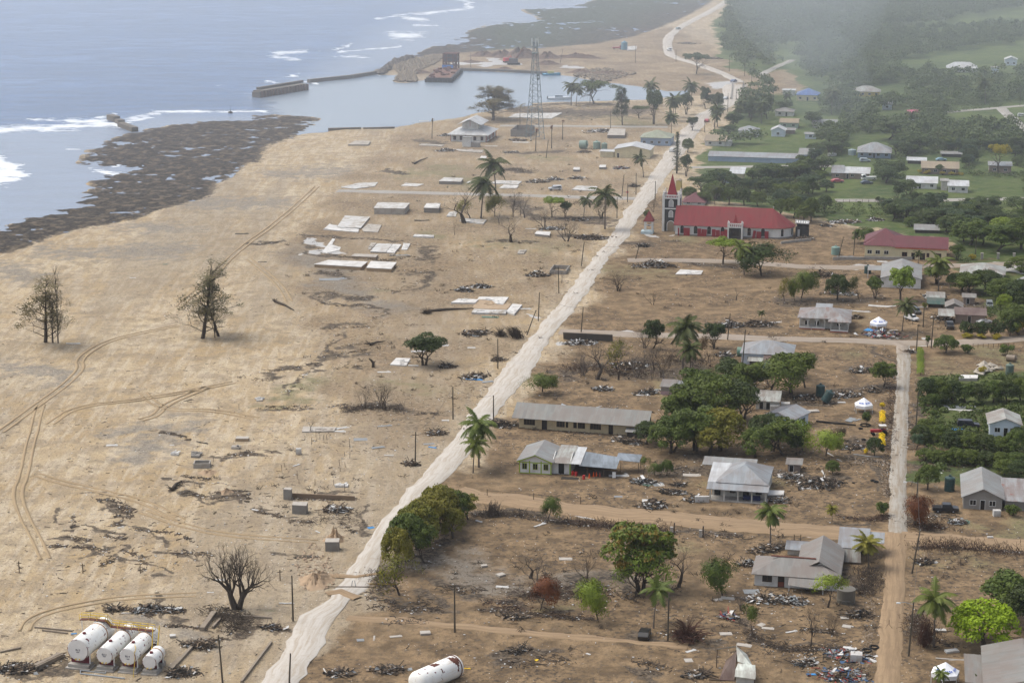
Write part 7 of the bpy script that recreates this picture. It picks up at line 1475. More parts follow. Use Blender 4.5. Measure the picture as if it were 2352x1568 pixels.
# ------------- slabs and graves -------------
SLABM = {'w': paint((.50,.50,.49), .75, .9, .4, None, (.24,.18,.115)), 'g': CONCL, 'c': paint((.40,.37,.33), .85, .5, .5), 't': paint((.36,.27,.18), .9, .4, .5), 'b': paint((.22,.21,.195), .9, .5, .6)}
def slab(t, pts, h, mt, label, side=None, name='concrete_slab', cat='concrete slab', group='bare house slabs on the sand', z0=-.4):
    P = [G(t, *p, z=h) for p in pts]; c = sum(P, Vector())/len(P); c.z = 0
    poly = [(p.x-c.x, p.y-c.y) for p in P]
    if h < .5 or side is None:
        mb = MB().prism(poly, z0, h); q_ = random.Random(int(c.x*7))
        for _ in range(7):
            a, b = q_.randrange(len(P)), q_.random(); k = q_.uniform(.1, .9); e = (a+1) % len(P); mb.box(((poly[a][0]*(1-b)+poly[e][0]*b)*k, (poly[a][1]*(1-b)+poly[e][1]*b)*k, h+.06), (q_.uniform(.3, 2.2), q_.uniform(.15, .5), .14), q_.uniform(-.4, .4)+(1.57 if _ % 2 else 0))
        o = mb.build(name, SLABM[mt], None, c); return tag(o, label, cat, group)
    r = empty(name, c, 0, label, cat, group); MB().prism(poly, z0, h-.14).build('wall', SLABM[side], r); k = 1.02
    MB().prism([(x*k, y*k) for x, y in poly], h-.14, h).build('top_slab', SLABM[mt], r); return r
for a in [
 (5,[(300,162),(410,136),(545,130),(525,155),(390,173)],.25,'w','ragged white slab at the sea end of the west street'),(5,[(700,152),(730,135),(850,142),(805,156)],.2,'g','grey slab between the two white slabs of the west street'),
 (5,[(950,122),(985,97),(1110,103),(1095,126)],1.3,'w','raised white slab block left of the two tall palms','b'),(5,[(1130,134),(1150,122),(1182,124),(1168,136)],.2,'w','tiny white slab beside the raised white block'),
 (5,[(1290,136),(1330,117),(1500,122),(1475,145),(1390,140)],.3,'w','white slab behind the two tall palms'),(5,[(1350,168),(1380,146),(1480,150),(1465,168)],.3,'g','grey slab in front of the one behind the palms'),
 (5,[(1830,178),(1865,152),(2000,158),(1990,186)],.3,'w','white slab right of the silver car'),(5,[(520,300),(548,262),(755,268),(722,304)],2.4,'w','flat white topped ruin with brown block walls','c'),
 (5,[(850,298),(868,270),(960,268),(950,300)],2.0,'g','dark squat ruin with a rough flat top','b'),(5,[(1000,352),(1020,326),(1072,322),(1062,355)],.4,'w','small tilted slab left of the spreading leafless tree'),
 (5,[(1085,382),(1112,369),(1265,378),(1243,405)],.5,'w','white slab right of the spreading leafless tree'),(5,[(275,425),(328,352),(490,360),(430,432)],.6,'w','large white slab made of long panels','c'),
 (5,[(185,440),(225,405),(280,420),(420,440),(415,460)],.35,'g','broken lower edge of the long panelled slab'),(5,[(440,440),(480,405),(570,412),(545,460),(450,455)],.3,'c','dull slab joined right of the long panelled slab'),
 (5,[(778,486),(790,474),(918,480),(914,492)],.5,'g','narrow grey slab strip standing alone'),(5,[(175,592),(245,502),(262,506),(240,545),(300,560),(290,580),(205,600)],.12,'g','wet grey slab half buried by sand'),
 (5,[(495,588),(540,535),(640,538),(598,592)],.5,'w','bright white square of painted slab','c'),(5,[(602,592),(645,539),(702,541),(655,597)],.48,'g','mottled grey square beside the bright white one'),(5,[(700,575),(716,532),(760,536),(738,577)],.3,'g','small grey slab at the right of the bright white square'),
 (5,[(480,572),(500,530),(535,532),(500,572)],.3,'c','narrow dull slab at the left of the bright white square'),(5,[(368,618),(390,603),(545,608),(530,626)],.7,'c','low tan step in front of the bright white square','t'),
 (5,[(125,672),(218,645),(475,655),(432,690)],1.2,'g','grey floor with tan foundation wall, left of a matching one','t'),(5,[(470,695),(500,652),(668,660),(633,703)],1.2,'g','grey floor with tan foundation wall, right of a matching one','t'),
 (5,[(1030,925),(1080,900),(1212,905),(1192,928)],.5,'g','narrow grey slab at the rear left of the sand filled floor'),(5,[(1395,985),(1438,935),(1502,940),(1450,1002)],.5,'g','right corner of the sand filled floor'),
 (5,[(1165,992),(1182,968),(1400,976),(1393,998)],.5,'w','front strip of the sand filled floor'),(5,[(1205,905),(1215,888),(1412,890),(1375,940),(1330,935),(1300,910)],.3,'g','rear painted part of the sand filled floor'),(5,[(1168,966),(1205,906),(1300,912),(1330,937),(1430,935),(1400,972)],.2,'t','sand covered middle of the sand filled floor'),
 (5,[(1585,470),(1600,453),(1690,458),(1682,482)],.9,'g','drum like slab beside leafless tree','b'),(5,[(1470,600),(1480,578),(1532,576),(1512,602)],.4,'c','small rough slab in the middle of the bare ground'),
 (16,[(1095,345),(1150,286),(1275,290),(1240,352)],.25,'g','mottled square slab beside the green spreading tree'),(2,[(1210,778),(1262,752),(1570,748),(1500,786)],.3,'w','long white slab near the lattice mast'),
 (2,[(2000,308),(2068,305),(2062,330),(2000,335)],.3,'w','white slab beside the blue water tank'),(2,[(150,958),(200,932),(300,935),(285,958)],.7,'c','grey slab alone on the beach left of the harbour hall'),
 (2,[(880,1000),(895,990),(1050,995),(1040,1010)],.3,'c','narrow slab strip in front of the harbour hall'),(2,[(620,962),(640,952),(790,960),(770,970)],.3,'c','thin kerb slab left front of the harbour hall'),
 (2,[(1025,1048),(1035,1033),(1070,1035),(1065,1050)],1.0,'g','small block tomb in front of the harbour hall','b'),(2,[(1643,1123),(1648,1108),(1688,1108),(1686,1125)],1.0,'g','small block tomb nearest the wet patch','b'),(2,[(1816,1108),(1820,1092),(1862,1092),(1858,1108)],1.0,'g','small block tomb nearest the cream shed','b'),
 (6,[(880,1165),(930,1118),(1170,1128),(1150,1165)],.2,'g','broken slab in front of the church debris heap'),(2,[(1870,895),(1890,852),(1990,855),(1985,897)],1.6,'c','roofless block ruin left of the pale green roofed house','b'),
 (12,[(1877,985),(1890,974),(1935,975),(1930,990)],2.4,'c','tall narrow block tomb at the edge of the graveyard','b'),(12,[(1935,1090),(1945,1068),(2040,1070),(2030,1095)],2.0,'c','large block tomb with a flat pale top','b'),(12,[(1130,752),(1140,738),(1188,740),(1182,756)],.4,'g','small pale grave slab left of the tilted one'),
 (12,[(1265,765),(1270,733),(1338,740),(1320,768)],.5,'b','dark tilted grave slab'),(12,[(1700,398),(1702,377),(1742,377),(1740,398)],.3,'w','small white grave slab high in the graveyard'),(12,[(1560,650),(1570,635),(1650,637),(1645,652)],.7,'c','low grave box with dark rim','t'),(12,[(1530,710),(1540,695),(1592,697),(1585,714)],.4,'c','sandy grave slab below the dark rimmed box'),
 (12,[(2220,965),(2228,948),(2310,950),(2305,966)],.4,'g','pale grave slab among thin stakes'),(12,[(2000,605),(2010,570),(2230,575),(2215,600)],.3,'c','tilted ribbed slab beside the tiny leafless tree'),(13,[(2155,240),(2160,215),(2250,215),(2245,240)],2.0,'c','block grave under the pale sand heap','b'),
 (10,[(1778,75),(1785,42),(1945,45),(1940,75)],.7,'g','lone dull table slab among the orchard trees','c'),(10,[(92,1102),(100,1062),(232,1065),(225,1105)],.6,'g','grey slab left of the timber wreckage','b'),(5,[(1140,1130),(1160,1112),(1195,1115),(1180,1132)],.25,'w','tiny white slab near the brush heaps')]:
    slab(a[0], a[1], a[2], a[3], a[4], a[5] if len(a) > 5 else None)
def openbox(t, a, b, c, h, mt, label, cat='block enclosure'):
    A, B, C_ = G(t, *a), G(t, *b), G(t, *c); d = B-A; an = math.atan2(d.y, d.x); W = d.length; L = abs((Matrix.Rotation(-an, 3, 'Z') @ (C_-A)).y); mb = MB(); k = .22
    mb.bx(0, W, 0, k, -.3, h).bx(0, W, L-k, L, -.3, h-.01).bx(0, k, k, L-k, -.3, h).bx(W-k, W, k, L-k, -.3, h-.01)
    return tag(mb.build('block_enclosure', mt, None, A, an), label, cat)
openbox(5, (1683,738), (1792,742), (1705,702), 1.3, CONC, 'open grey concrete box left of the main road')
openbox(12, (1282,850), (1392,848), (1300,825), 1.1, CONC, 'open grey block grave in the sand'); openbox(2, (1228,905), (1348,908), (1240,870), 3.2, WM['block'], 'roofless grey concrete room beside the lattice mast')
# ------------- debris -------------
DM = [WOOD, paint((.028,.024,.02), .95, .2), paint((.55,.55,.54), .6, .4), paint((.22,.24,.25), .5, .5), paint((.25,.19,.13), .9, .4), paint((.06,.12,.22), .7, .2), paint((.30,.05,.04), .8, .3)]
def rbox(mb, rs, x, y, z, sx, sy, sz, mi, tilt=.3): mb.box((x, y, z), (sx, sy, sz), rs.uniform(0, 3.14), mi, (rs.uniform(-tilt, tilt), rs.uniform(-tilt, tilt)))
def heap(t, x, y, wpx, h, label, mix=(5,4,1,1,2,0,0), n=90, dm=.55, seed=0, name='debris_heap', cat='debris heap'):
    p = G(t, x, y); R = wpx*TILES[t][2]*mpp(D(t, x, y)[1])/2; rs = random.Random(seed+int(x)); mb = MB(); n = int(n*1.7); dm = dm*rs.uniform(.6, 1.1); sx_ = rs.uniform(-.5, .5); pool = [i for i, k in enumerate(mix) for _ in range(k)]
    for i in range(n):
        a = rs.random()*6.28; f = rs.random()**.6*(1 if rs.random() < .85 else 1.45); z = h*max(0, 1-f)*rs.random()+.03; mi = rs.choice(pool)
        if mi in (2, 3, 5): s = (rs.uniform(.2, 1.3)*(1+rs.random()), rs.uniform(.15, .8), .05)
        elif rs.random() < .3: s = (rs.uniform(.3, .9), rs.uniform(.3, .8), rs.uniform(.2, .5))
        else: s = (.5+4.0*rs.random()**2, rs.uniform(.07, .2), .1)
        rbox(mb, rs, R*f*math.cos(a)+sx_*R*f*math.sin(a), R*f*dm*1.4*math.sin(a), z+.05, *s, mi, .5)
    for i in range(n//2):
        a = rs.random()*6.28; d = R*rs.random()**.5*1.1; b = rs.random()*6.28; L = rs.uniform(.4, 1.6); x_, y_ = d*math.cos(a), d*math.sin(a)*dm*1.4; z = h*rs.random()*.9*(1-d/R/1.3)+.1
        mb.tube([(x_, y_, z*.4), (x_+math.cos(b)*L*.5, y_+math.sin(b)*L*.5, z), (x_+math.cos(b)*L, y_+math.sin(b)*L, z*.5)], [.06, .045, .02], 3, 1, False)
    return tag(mb.build(name, DM, None, p), label, cat, 'debris heaps left by the flood')
for a in [
 (8,2000,270,240,2.2,'debris heap with white scraps at the top of the bare plot'),(8,2230,260,260,2.0,'debris heap around the small palm at the plot top'),(9,580,270,250,2.6,'dark debris heap with an orange board behind the verandah house'),(9,60,700,160,1.2,'low debris heap left of the verandah house'),
 (6,660,1085,420,2.8,'large pale debris heap beside the lane before the church'),(6,545,880,110,1.6,'black debris heap near the leaning church pole'),(5,1600,750,170,2.0,'pale timber heap beside the open concrete box'),(5,1115,850,110,1.6,'dark twiggy heap with a white stick, left of the dark sheet heap'),(5,1225,825,130,1.4,'heap under a dark bent sheet'),
 (5,1960,500,240,1.6,'long grey debris heap under leafless trees beside the main road'),(5,1700,440,160,.9,'debris heap with green and white sheets'),(5,1600,130,170,1.4,'debris heap with white planks above the west street'),(5,1720,115,100,1.6,'round dark debris heap left of the silver car'),(5,2240,160,60,1.6,'dark debris heap near the street corner'),
 (5,1880,380,130,1.0,'debris heap beneath the palms near the main road'),(5,1860,105,90,.9,'small grey debris heap above the silver car'),(5,2160,40,90,1.0,'blue grey scrap heap near the cream shed'),(11,1350,660,190,1.2,'debris heap topped with bright yellow sheet'),(11,1435,850,200,1.9,'dark debris heap with a white panel beside the dirt road'),
 (11,1580,740,170,.8,'brown timber heap left of the column verandah house'),(11,1780,800,160,1.2,'timber heap touching the column verandah house'),(11,1640,685,80,.8,'small heap with dark bags'),(11,1175,325,110,1.2,'pale rubble heap at the foot of the school'),(11,1270,345,110,1.2,'brown rubble heap at the foot of the school'),(11,230,205,230,1.2,'branch and plank heap at the left end of the school'),
 (10,540,1010,420,1.6,'wide spread of broken dark timber beside the column verandah house'),(10,290,950,170,1.0,'heap under a pale ragged sheet'),(10,760,230,280,1.6,'tangled dark wreckage left of the white tent'),(10,430,250,260,1.0,'debris heap with orange boards beside the dark green tanks'),(10,1030,190,130,1.5,'tangle of pipes beside the roadside tree'),(10,200,1165,140,.9,'small heap with sheet metal below the timber wreckage'),
 (10,1770,1350,120,.8,'heap with green sheet in front of the black pickup'),(10,820,690,220,.6,'flat burnt heap left of the dark bush'),(15,760,575,220,1.0,'pile of white and brown house parts before the grey hipped house'),(15,940,590,160,1.0,'crumpled grey sheet heap under the gnarled tree'),(15,1340,670,130,1.6,'black tangled heap on the bank of the dirt road'),(15,1270,920,240,1.6,'heap with pink and grey cloths near black tyres'),
 (15,1240,1040,280,1.4,'colourful household rubbish heap at the frame bottom'),(15,660,360,110,1.0,'white and dark heap at the left of the grey hipped house'),(15,790,270,170,1.2,'scrap heap behind the grey hipped house'),(15,1740,350,100,1.4,'black heap beside the leaning power pole'),(15,1010,965,110,.9,'small heap with crumpled black sheet'),(15,550,680,90,.5,'thin heap with a blue scrap'),(15,350,1040,120,.7,'pile of boards beside the wrecked shack'),
 (14,620,1090,200,.6,'scatter of planks left of the lone tank'),(14,300,1115,160,.5,'grey boards and sticks at the frame bottom near the road'),(14,270,30,160,1.0,'pile of white pipes and planks on the road bank'),(14,1480,960,110,.5,'three crossed brown planks on bare ground'),(14,1460,735,140,.5,'crossed planks on the dark litter line'),
 (13,980,690,190,.9,'driftwood heap with white sheets above the fuel tanks'),(13,1150,700,110,.5,'small driftwood heap beside the one with white sheets'),(13,1330,930,190,.9,'dark wood heap beside the leaning kerb'),(13,100,1090,280,.9,'large spread of sticks in the lower left corner'),(13,1800,810,110,.7,'dark scrap heap near the kerb beside the road'),(13,760,690,100,.6,'brown stick heap above the largest fuel tank'),(13,1200,1110,170,.9,'dark wet rubbish pile right of the fuel tanks'),
 (16,1840,460,200,1.2,'scrap heap at the left edge of the main road'),(16,1500,960,150,1.1,'dark scrap heap beside the two roadside palms'),(16,1280,1230,110,.9,'scrap heap with yellow piece at the foot of a pole'),(16,1600,370,150,1.0,'rubble heap right of the green spreading tree'),(16,1860,70,260,.8,'thin dark heap left of the brush piles'),(16,2050,310,110,1.0,'dark heap at the roadside pole'),
 (2,800,1000,130,1.3,'white scrap heap in front of the harbour hall'),(2,1280,930,120,.7,'dark and white scraps near the lattice mast'),(2,1840,870,200,1.2,'broken roof pieces near the pale green roofed house'),(2,1720,1010,80,1.0,'small brown heap near the green tanks'),(2,1960,1115,90,.8,'dark scrap heap in front of the cream shed'),(2,1230,1010,90,.4,'thin scraps with white sheet near the dead palms'),(2,800,900,90,1.0,'white and dark scraps left of the harbour hall'),
 (9,1090,790,330,1.9,'blue and dark rubbish heap in front of the white tent'),(9,750,430,230,.9,'heap of crumpled silver sheets under trees'),(9,1560,450,200,1.0,'jumble of sheets behind the crowded yard'),(9,1640,650,200,1.0,'jumble of scrap beside the carport'),(9,860,640,110,1.0,'scraps at the right corner of the verandah house'),(9,1350,945,90,.8,'white stones and scraps at the junction corner'),(9,930,1110,190,1.2,'brush and scrap heap left of the roadside tree'),
 (7,480,620,330,.9,'wide scatter of pale rubble behind the church lane'),(7,800,600,160,1.0,'white scrap heap behind the burgundy roofed house'),(7,60,800,170,.9,'red and grey scraps beside the stone ruin'),(7,290,660,120,.8,'white planks left of the pale rubble'),(8,1290,855,190,1.0,'white and silver scraps beside the pink shed'),(8,1130,620,330,1.6,'long dark debris bank behind the school'),(8,890,830,170,1.0,'dark stumps behind the school roof'),(8,690,420,260,1.2,'scraps in front of the fallen sheet behind the road'),
 (8,1960,530,150,1.3,'orange and white scraps left of the green cylinder tank'),(3,120,290,120,1.0,'rubble beside the coast road'),(3,300,390,110,1.2,'dark rubble near the flat crowned tree'),(3,650,1130,100,1.0,'scrap heap behind the church lane'),(10,1300,1330,10,.1,'x')]:
    if a[5] != 'x':
        mx = (5,6,1,1,3,0,0)
        if any(w_ in a[5] for w_ in ('white', 'pale')): mx = (4,4,3,2,3,0,0)
        if any(w_ in a[5] for w_ in ('blue', 'colourful', 'pink')): mx = (2,2,3,2,2,3,2)
        if any(w_ in a[5] for w_ in ('silver', 'sheet', 'roof')): mx = (3,3,2,4,1,0,0)
        heap(a[0], a[1], a[2], a[3], a[4], a[5], mx, int(50+a[3]*.32))
# loose boards and sheets large enough to tell apart
CB = {'w': (SLABM['w'], 'white'), 'g': (DM[3], 'grey'), 'd': (DM[1], 'dark'), 'c': (SLABM['c'], 'pale brown'), 'b': (paint((.03,.22,.50), .6, .1), 'blue'), 'y': (paint((.75,.50,.01), .6, .1), 'yellow'), 'n': (paint((.09,.17,.13), .7, .2), 'green')}
for (t, x, y, l, w_, ang, c, k) in [(14,1620,128,3.6,.4,50,'w','board'),(14,1215,105,1.6,.5,-40,'w','board'),(14,1790,355,2.6,1.3,0,'c','slab piece'),(14,1370,540,2.4,.8,-10,'w','slab piece'),(14,1250,405,1.2,.8,20,'c','stone'),(14,1360,465,1.6,1.2,40,'c','stone'),(14,860,850,1.8,1.2,10,'c','block'),(14,665,868,2.2,.7,15,'c','board'),(14,430,893,1.3,1.0,10,'g','panel'),(14,500,148,1.4,.9,30,'b','panel'),
 (14,520,880,.3,2.0,0,'c','stick'),(14,1130,1080,1.6,.15,-10,'y','stick'),(14,1600,1025,.7,.5,30,'y','rag'),(14,1940,985,.9,.4,-40,'w','scrap'),(15,540,568,2.6,1.2,-15,'c','panel'),(15,480,577,1.6,1.0,20,'c','panel'),(15,745,730,1.6,1.1,50,'c','panel'),(15,785,752,2.2,.9,-10,'c','panel'),(15,528,785,2.2,1.2,5,'c','panel'),(15,640,855,2.6,1.1,-20,'c','panel'),(15,1255,688,1.5,1.0,0,'c','panel'),(15,1268,740,1.6,1.2,-20,'c','panel'),
 (15,315,890,2.2,.6,35,'w','board'),(15,300,948,1.4,1.4,10,'c','panel'),(15,930,772,2.4,.4,25,'w','sheet'),(15,1265,600,1.2,.5,0,'w','board'),(15,1065,1033,.9,.6,0,'b','scrap'),(15,1325,945,2.0,1.7,-10,'w','fridge'),(15,1415,945,2.2,.8,-50,'w','sheet'),(15,685,528,3.0,2.0,5,'g','sheet'),(15,780,565,2.4,1.5,40,'w','sheet'),(15,2145,200,1.2,.4,0,'w','block'),(15,1910,895,2.4,1.0,15,'w','bathtub'),(15,1840,770,2.0,.8,0,'w','block'),(15,90,255,1.8,.6,0,'w','scrap'),(15,925,475,1.2,.4,30,'w','sheet'),
 (15,1930,943,6.5,.35,-8,'c','plank'),(10,820,443,4.0,1.7,60,'g','sheet'),(10,880,445,2.6,.5,45,'g','sheet'),(10,690,478,9.5,.35,-16,'d','log'),(10,480,372,3.4,1.4,10,'c','mattress'),(10,740,290,2.0,.9,0,'w','panel'),(10,242,335,2.2,1.6,-10,'w','box'),(10,150,355,2.4,1.6,0,'w','box'),(10,1790,333,8.0,2.2,0,'g','roofing sheet'),(10,1820,358,10,.9,-5,'w','roofing sheet'),(10,1870,380,5,.7,5,'c','board'),(10,1765,525,3.4,1.2,20,'b','tarpaulin'),(10,2110,1290,1.5,1.1,0,'w','machine'),(10,465,1048,4.5,.8,5,'w','sheet'),(10,290,940,5.6,2.4,0,'w','sheet'),
 (10,580,920,.3,4.5,0,'w','board'),(10,980,765,7.0,.3,-20,'g','pipe'),(10,1780,1340,4.2,1.6,-15,'n','sheet'),(10,650,755,.3,3.4,25,'w','board'),(10,720,800,.3,1.8,30,'w','board'),(11,1340,645,3.2,.9,55,'y','sheet'),(11,1395,680,2.2,1.6,40,'n','sheet'),(11,1475,680,2.4,1.9,10,'g','panel'),(11,1495,680,1.2,1.9,20,'w','panel'),(11,1665,735,1.8,1.2,10,'g','panel'),(11,1740,605,4.0,1.6,-5,'c','sheet'),(11,1155,775,1.8,.9,0,'g','puddle board'),(11,1820,815,3.0,.7,0,'w','fridge'),(11,1380,808,1.9,1.6,0,'w','panel'),(11,533,1000,3.4,.35,42,'w','board'),(11,45,970,1.6,.5,-40,'w','board'),(11,770,630,3.8,1.6,-10,'d','panel'),(11,1160,610,4.5,1.2,0,'w','sand patch board'),
 (9,910,585,6.0,.9,-15,'w','sheet'),(9,1110,540,9.0,1.6,-12,'w','roofing sheet'),(9,1400,545,8,.9,-3,'g','roofing sheet'),(9,145,680,4.5,.6,5,'w','sheet'),(9,1100,145,3.4,1.6,-5,'w','sheet'),(9,1180,805,1.6,1.4,0,'w','panel'),(9,1200,750,2.4,.6,5,'c','board'),(9,1020,755,5.0,2.4,-40,'b','tarpaulin'),(9,780,100,6.4,.6,2,'g','sheet'),(9,1225,92,3.8,.8,20,'w','panel'),
 (16,1050,890,3.6,.7,20,'g','board'),(16,620,938,4.6,.8,-5,'w','board'),(16,650,912,5.0,.5,25,'w','board'),(16,835,1010,3.2,1.8,5,'g','panel'),(16,1585,842,1.8,.8,0,'w','scrap'),(16,1440,1050,2.6,.8,10,'g','board'),(16,1470,1080,2.0,.5,-25,'b','scrap'),(16,990,1080,3.2,1.0,25,'g','slab piece'),(16,1085,1150,2.2,.8,0,'c','slab piece'),(16,1815,200,2.2,1.0,0,'w','panel'),(16,1840,480,4.5,.9,-8,'b','sheet'),(16,1960,500,3.4,1.2,25,'g','slab piece'),(16,1045,415,3.6,.9,5,'w','scrap'),(16,1535,180,5.2,1.4,8,'w','sheet'),(16,1345,232,4.0,1.6,5,'w','panel'),(16,1300,357,2.8,.8,-5,'w','panel'),(16,340,440,1.4,.6,10,'w','scrap'),
 (13,840,714,1.9,.3,0,'w','board'),(13,920,690,1.9,1.0,-15,'w','sheet'),(13,1900,648,2.8,.3,0,'w','board'),(13,1395,577,1.3,.3,5,'w','board'),(13,2105,175,1.5,.3,-50,'w','board'),(13,2240,35,4.5,.35,25,'w','pipe'),(13,800,145,1.6,.25,40,'w','stick'),(13,1455,495,1.8,.7,0,'w','rag'),(13,1145,870,1.0,.9,10,'w','block'),(13,490,850,1.0,.35,15,'b','sack'),(13,1790,815,1.6,.3,-20,'w','board'),(13,1690,30,1.6,.5,-30,'w','board'),
 (12,488,24,4.2,.6,0,'w','board'),(12,742,698,2.6,1.1,8,'w','slab piece'),(12,1720,388,2.4,1.4,0,'c','slab piece'),(12,2232,604,4.2,.6,-3,'w','board'),(12,2255,583,4.4,.5,22,'w','board'),(12,1980,755,1.2,1.0,0,'w','headstone'),(12,1965,830,2.2,.4,50,'w','board'),(12,1140,697,1.0,.5,0,'w','scrap'),(12,1340,680,3.4,.3,-30,'d','beam'),(12,1250,400,2.8,.2,40,'d','beam'),(5,1290,1025,5,1.2,-3,'n','sheet'),(5,1520,970,4,.9,0,'w','scrap'),(5,250,775,9,2.6,10,'g','panel'),(5,840,385,6,1.2,0,'d','bent sheet'),(5,690,615,7,.9,5,'g','slab piece'),(5,1560,440,4,.6,0,'w','scrap'),(4,880,765,2,.6,0,'w','scrap'),(4,1095,675,1.5,.5,10,'n','scrap'),(4,1605,473,5,1.2,5,'d','board'),(4,1740,660,3,.6,10,'d','board'),(2,655,805,5,1.5,0,'c','slab piece'),(2,1300,945,8,2,-5,'w','sheet'),(2,1100,970,6,1,0,'w','board'),(2,930,995,8,2,0,'w','roofing sheet')]:
    m_, cn = CB[c]; p = G(t, x, y); u, v = D(t, x, y); hh = 1.3 if k in ('fridge', 'box', 'machine') else (.35 if k in ('block', 'log', 'stone', 'bathtub', 'mattress', 'headstone') else .07)
    if k == 'headstone': hh = 1.4
    nm = {'fridge': 'fridge', 'box': 'crate', 'machine': 'washing_machine', 'log': 'log'}.get(k, k.split()[-1])
    mb = MB(); 
    if k == 'puddle board': k = 'board'
    if k == 'sand patch board': k = 'sheet'
    if hh > 1: mb.bx(-l/2, l/2, -w_/2, w_/2, 0, hh).bx(-l/2+.08, l/2-.08, -w_/2-.04, -w_/2, .1, hh-.1)
    else: mb.box((0, 0, hh/2+.04), (l, w_, hh), 0, 0, (.05, .03)).box((l*.12, w_*.1, hh+.02), (l*.6, w_*.5, .05), .3, 0, (.08, -.04))
    o = mb.build(nm, m_, None, p, math.radians(ang)); o['category'] = k.split()[-1]; o['group'] = 'loose '+('boards and sheets' if hh < .3 else 'heavy pieces')+' on the ground'; place_auto(o, cn+' '+k, u, v)
# scattered small litter (beyond counting)
def litter(name, spots, mats, label, seed, size=1.0, dark=.7):
    rs = random.Random(seed); mb = MB()
    for (x, y, n, R) in spots:
        for _ in range(n):
            px_, py_ = x+rs.gauss(0, R), y+rs.gauss(0, R); 
            if rs.random() < dark: s = ((.3+2.6*rs.random()**2.2)*size, rs.uniform(.06, .16), .08); mi = rs.choice((0, 0, 1))
            else: s = (rs.uniform(.15, .7)*size, rs.uniform(.1, .4), .05); mi = rs.choice((2, 2, 3, 4))
            rbox(mb, rs, px_, py_, .06, *s, mi, .12)
    return tag(mb.build(name, mats), label, 'litter', kind='stuff')
rs = random.Random(99); sp = []
for L_, r_, asp in DARKS:
    for i in range(len(L_)):
        a = L_[i]; b = L_[min(i+1, len(L_)-1)]; n = max(1, int(math.hypot(b[0]-a[0], b[1]-a[1])/8))
        for k in range(n if a != b else 2):
            f = (k+rs.random())/max(1, n); p = GD(a[0]+(b[0]-a[0])*f, a[1]+(b[1]-a[1])*f); R = r_*mpp(p.z+a[1])*.55; 
            if a[1] > 380: sp.append((p.x, p.y, 5 if a[1] < 900 else 9, R*.9))
litter('storm_litter', sp, DM, 'dark sticks and scraps drifted in lines over the sand', 3, .6, .88)
sp = []
for _ in range(900):
    u, v = rs.uniform(-200, 2500), 330+1270*rs.random()**.8; p = GD(u, v)
    if u < 700 and v < 620 and rs.random() < .85: continue
    if u > 1700 and v < 560: continue
    sp.append((p.x, p.y, rs.choice((1, 2, 4)), 3.5))
for (u, v, s, n) in [(1900,1500,60,60),(1250,1330,160,40),(300,1250,160,120),(600,1150,160,130),(760,1000,120,130),(850,820,160,110),(1000,560,220,120),(1250,480,200,120),(1500,330,120,60),(1200,330,220,80),(1900,1000,120,90),(1500,1130,200,70),(1400,820,160,80),(1800,1400,160,90),(1620,640,160,50),(1900,720,160,60),(1100,900,60,60),(1650,60,60,40),(900,950,90,60),(250,1010,160,40),(1700,1080,120,60),(420,800,260,60)]:
    for _ in range(n): p = GD(u+rs.gauss(0, s), v+rs.gauss(0, s*.35)); sp.append((p.x, p.y, 2, 1.5))
litter('scattered_scraps', sp, DM, 'small scraps and sticks scattered over the open ground', 5, .5, .6)
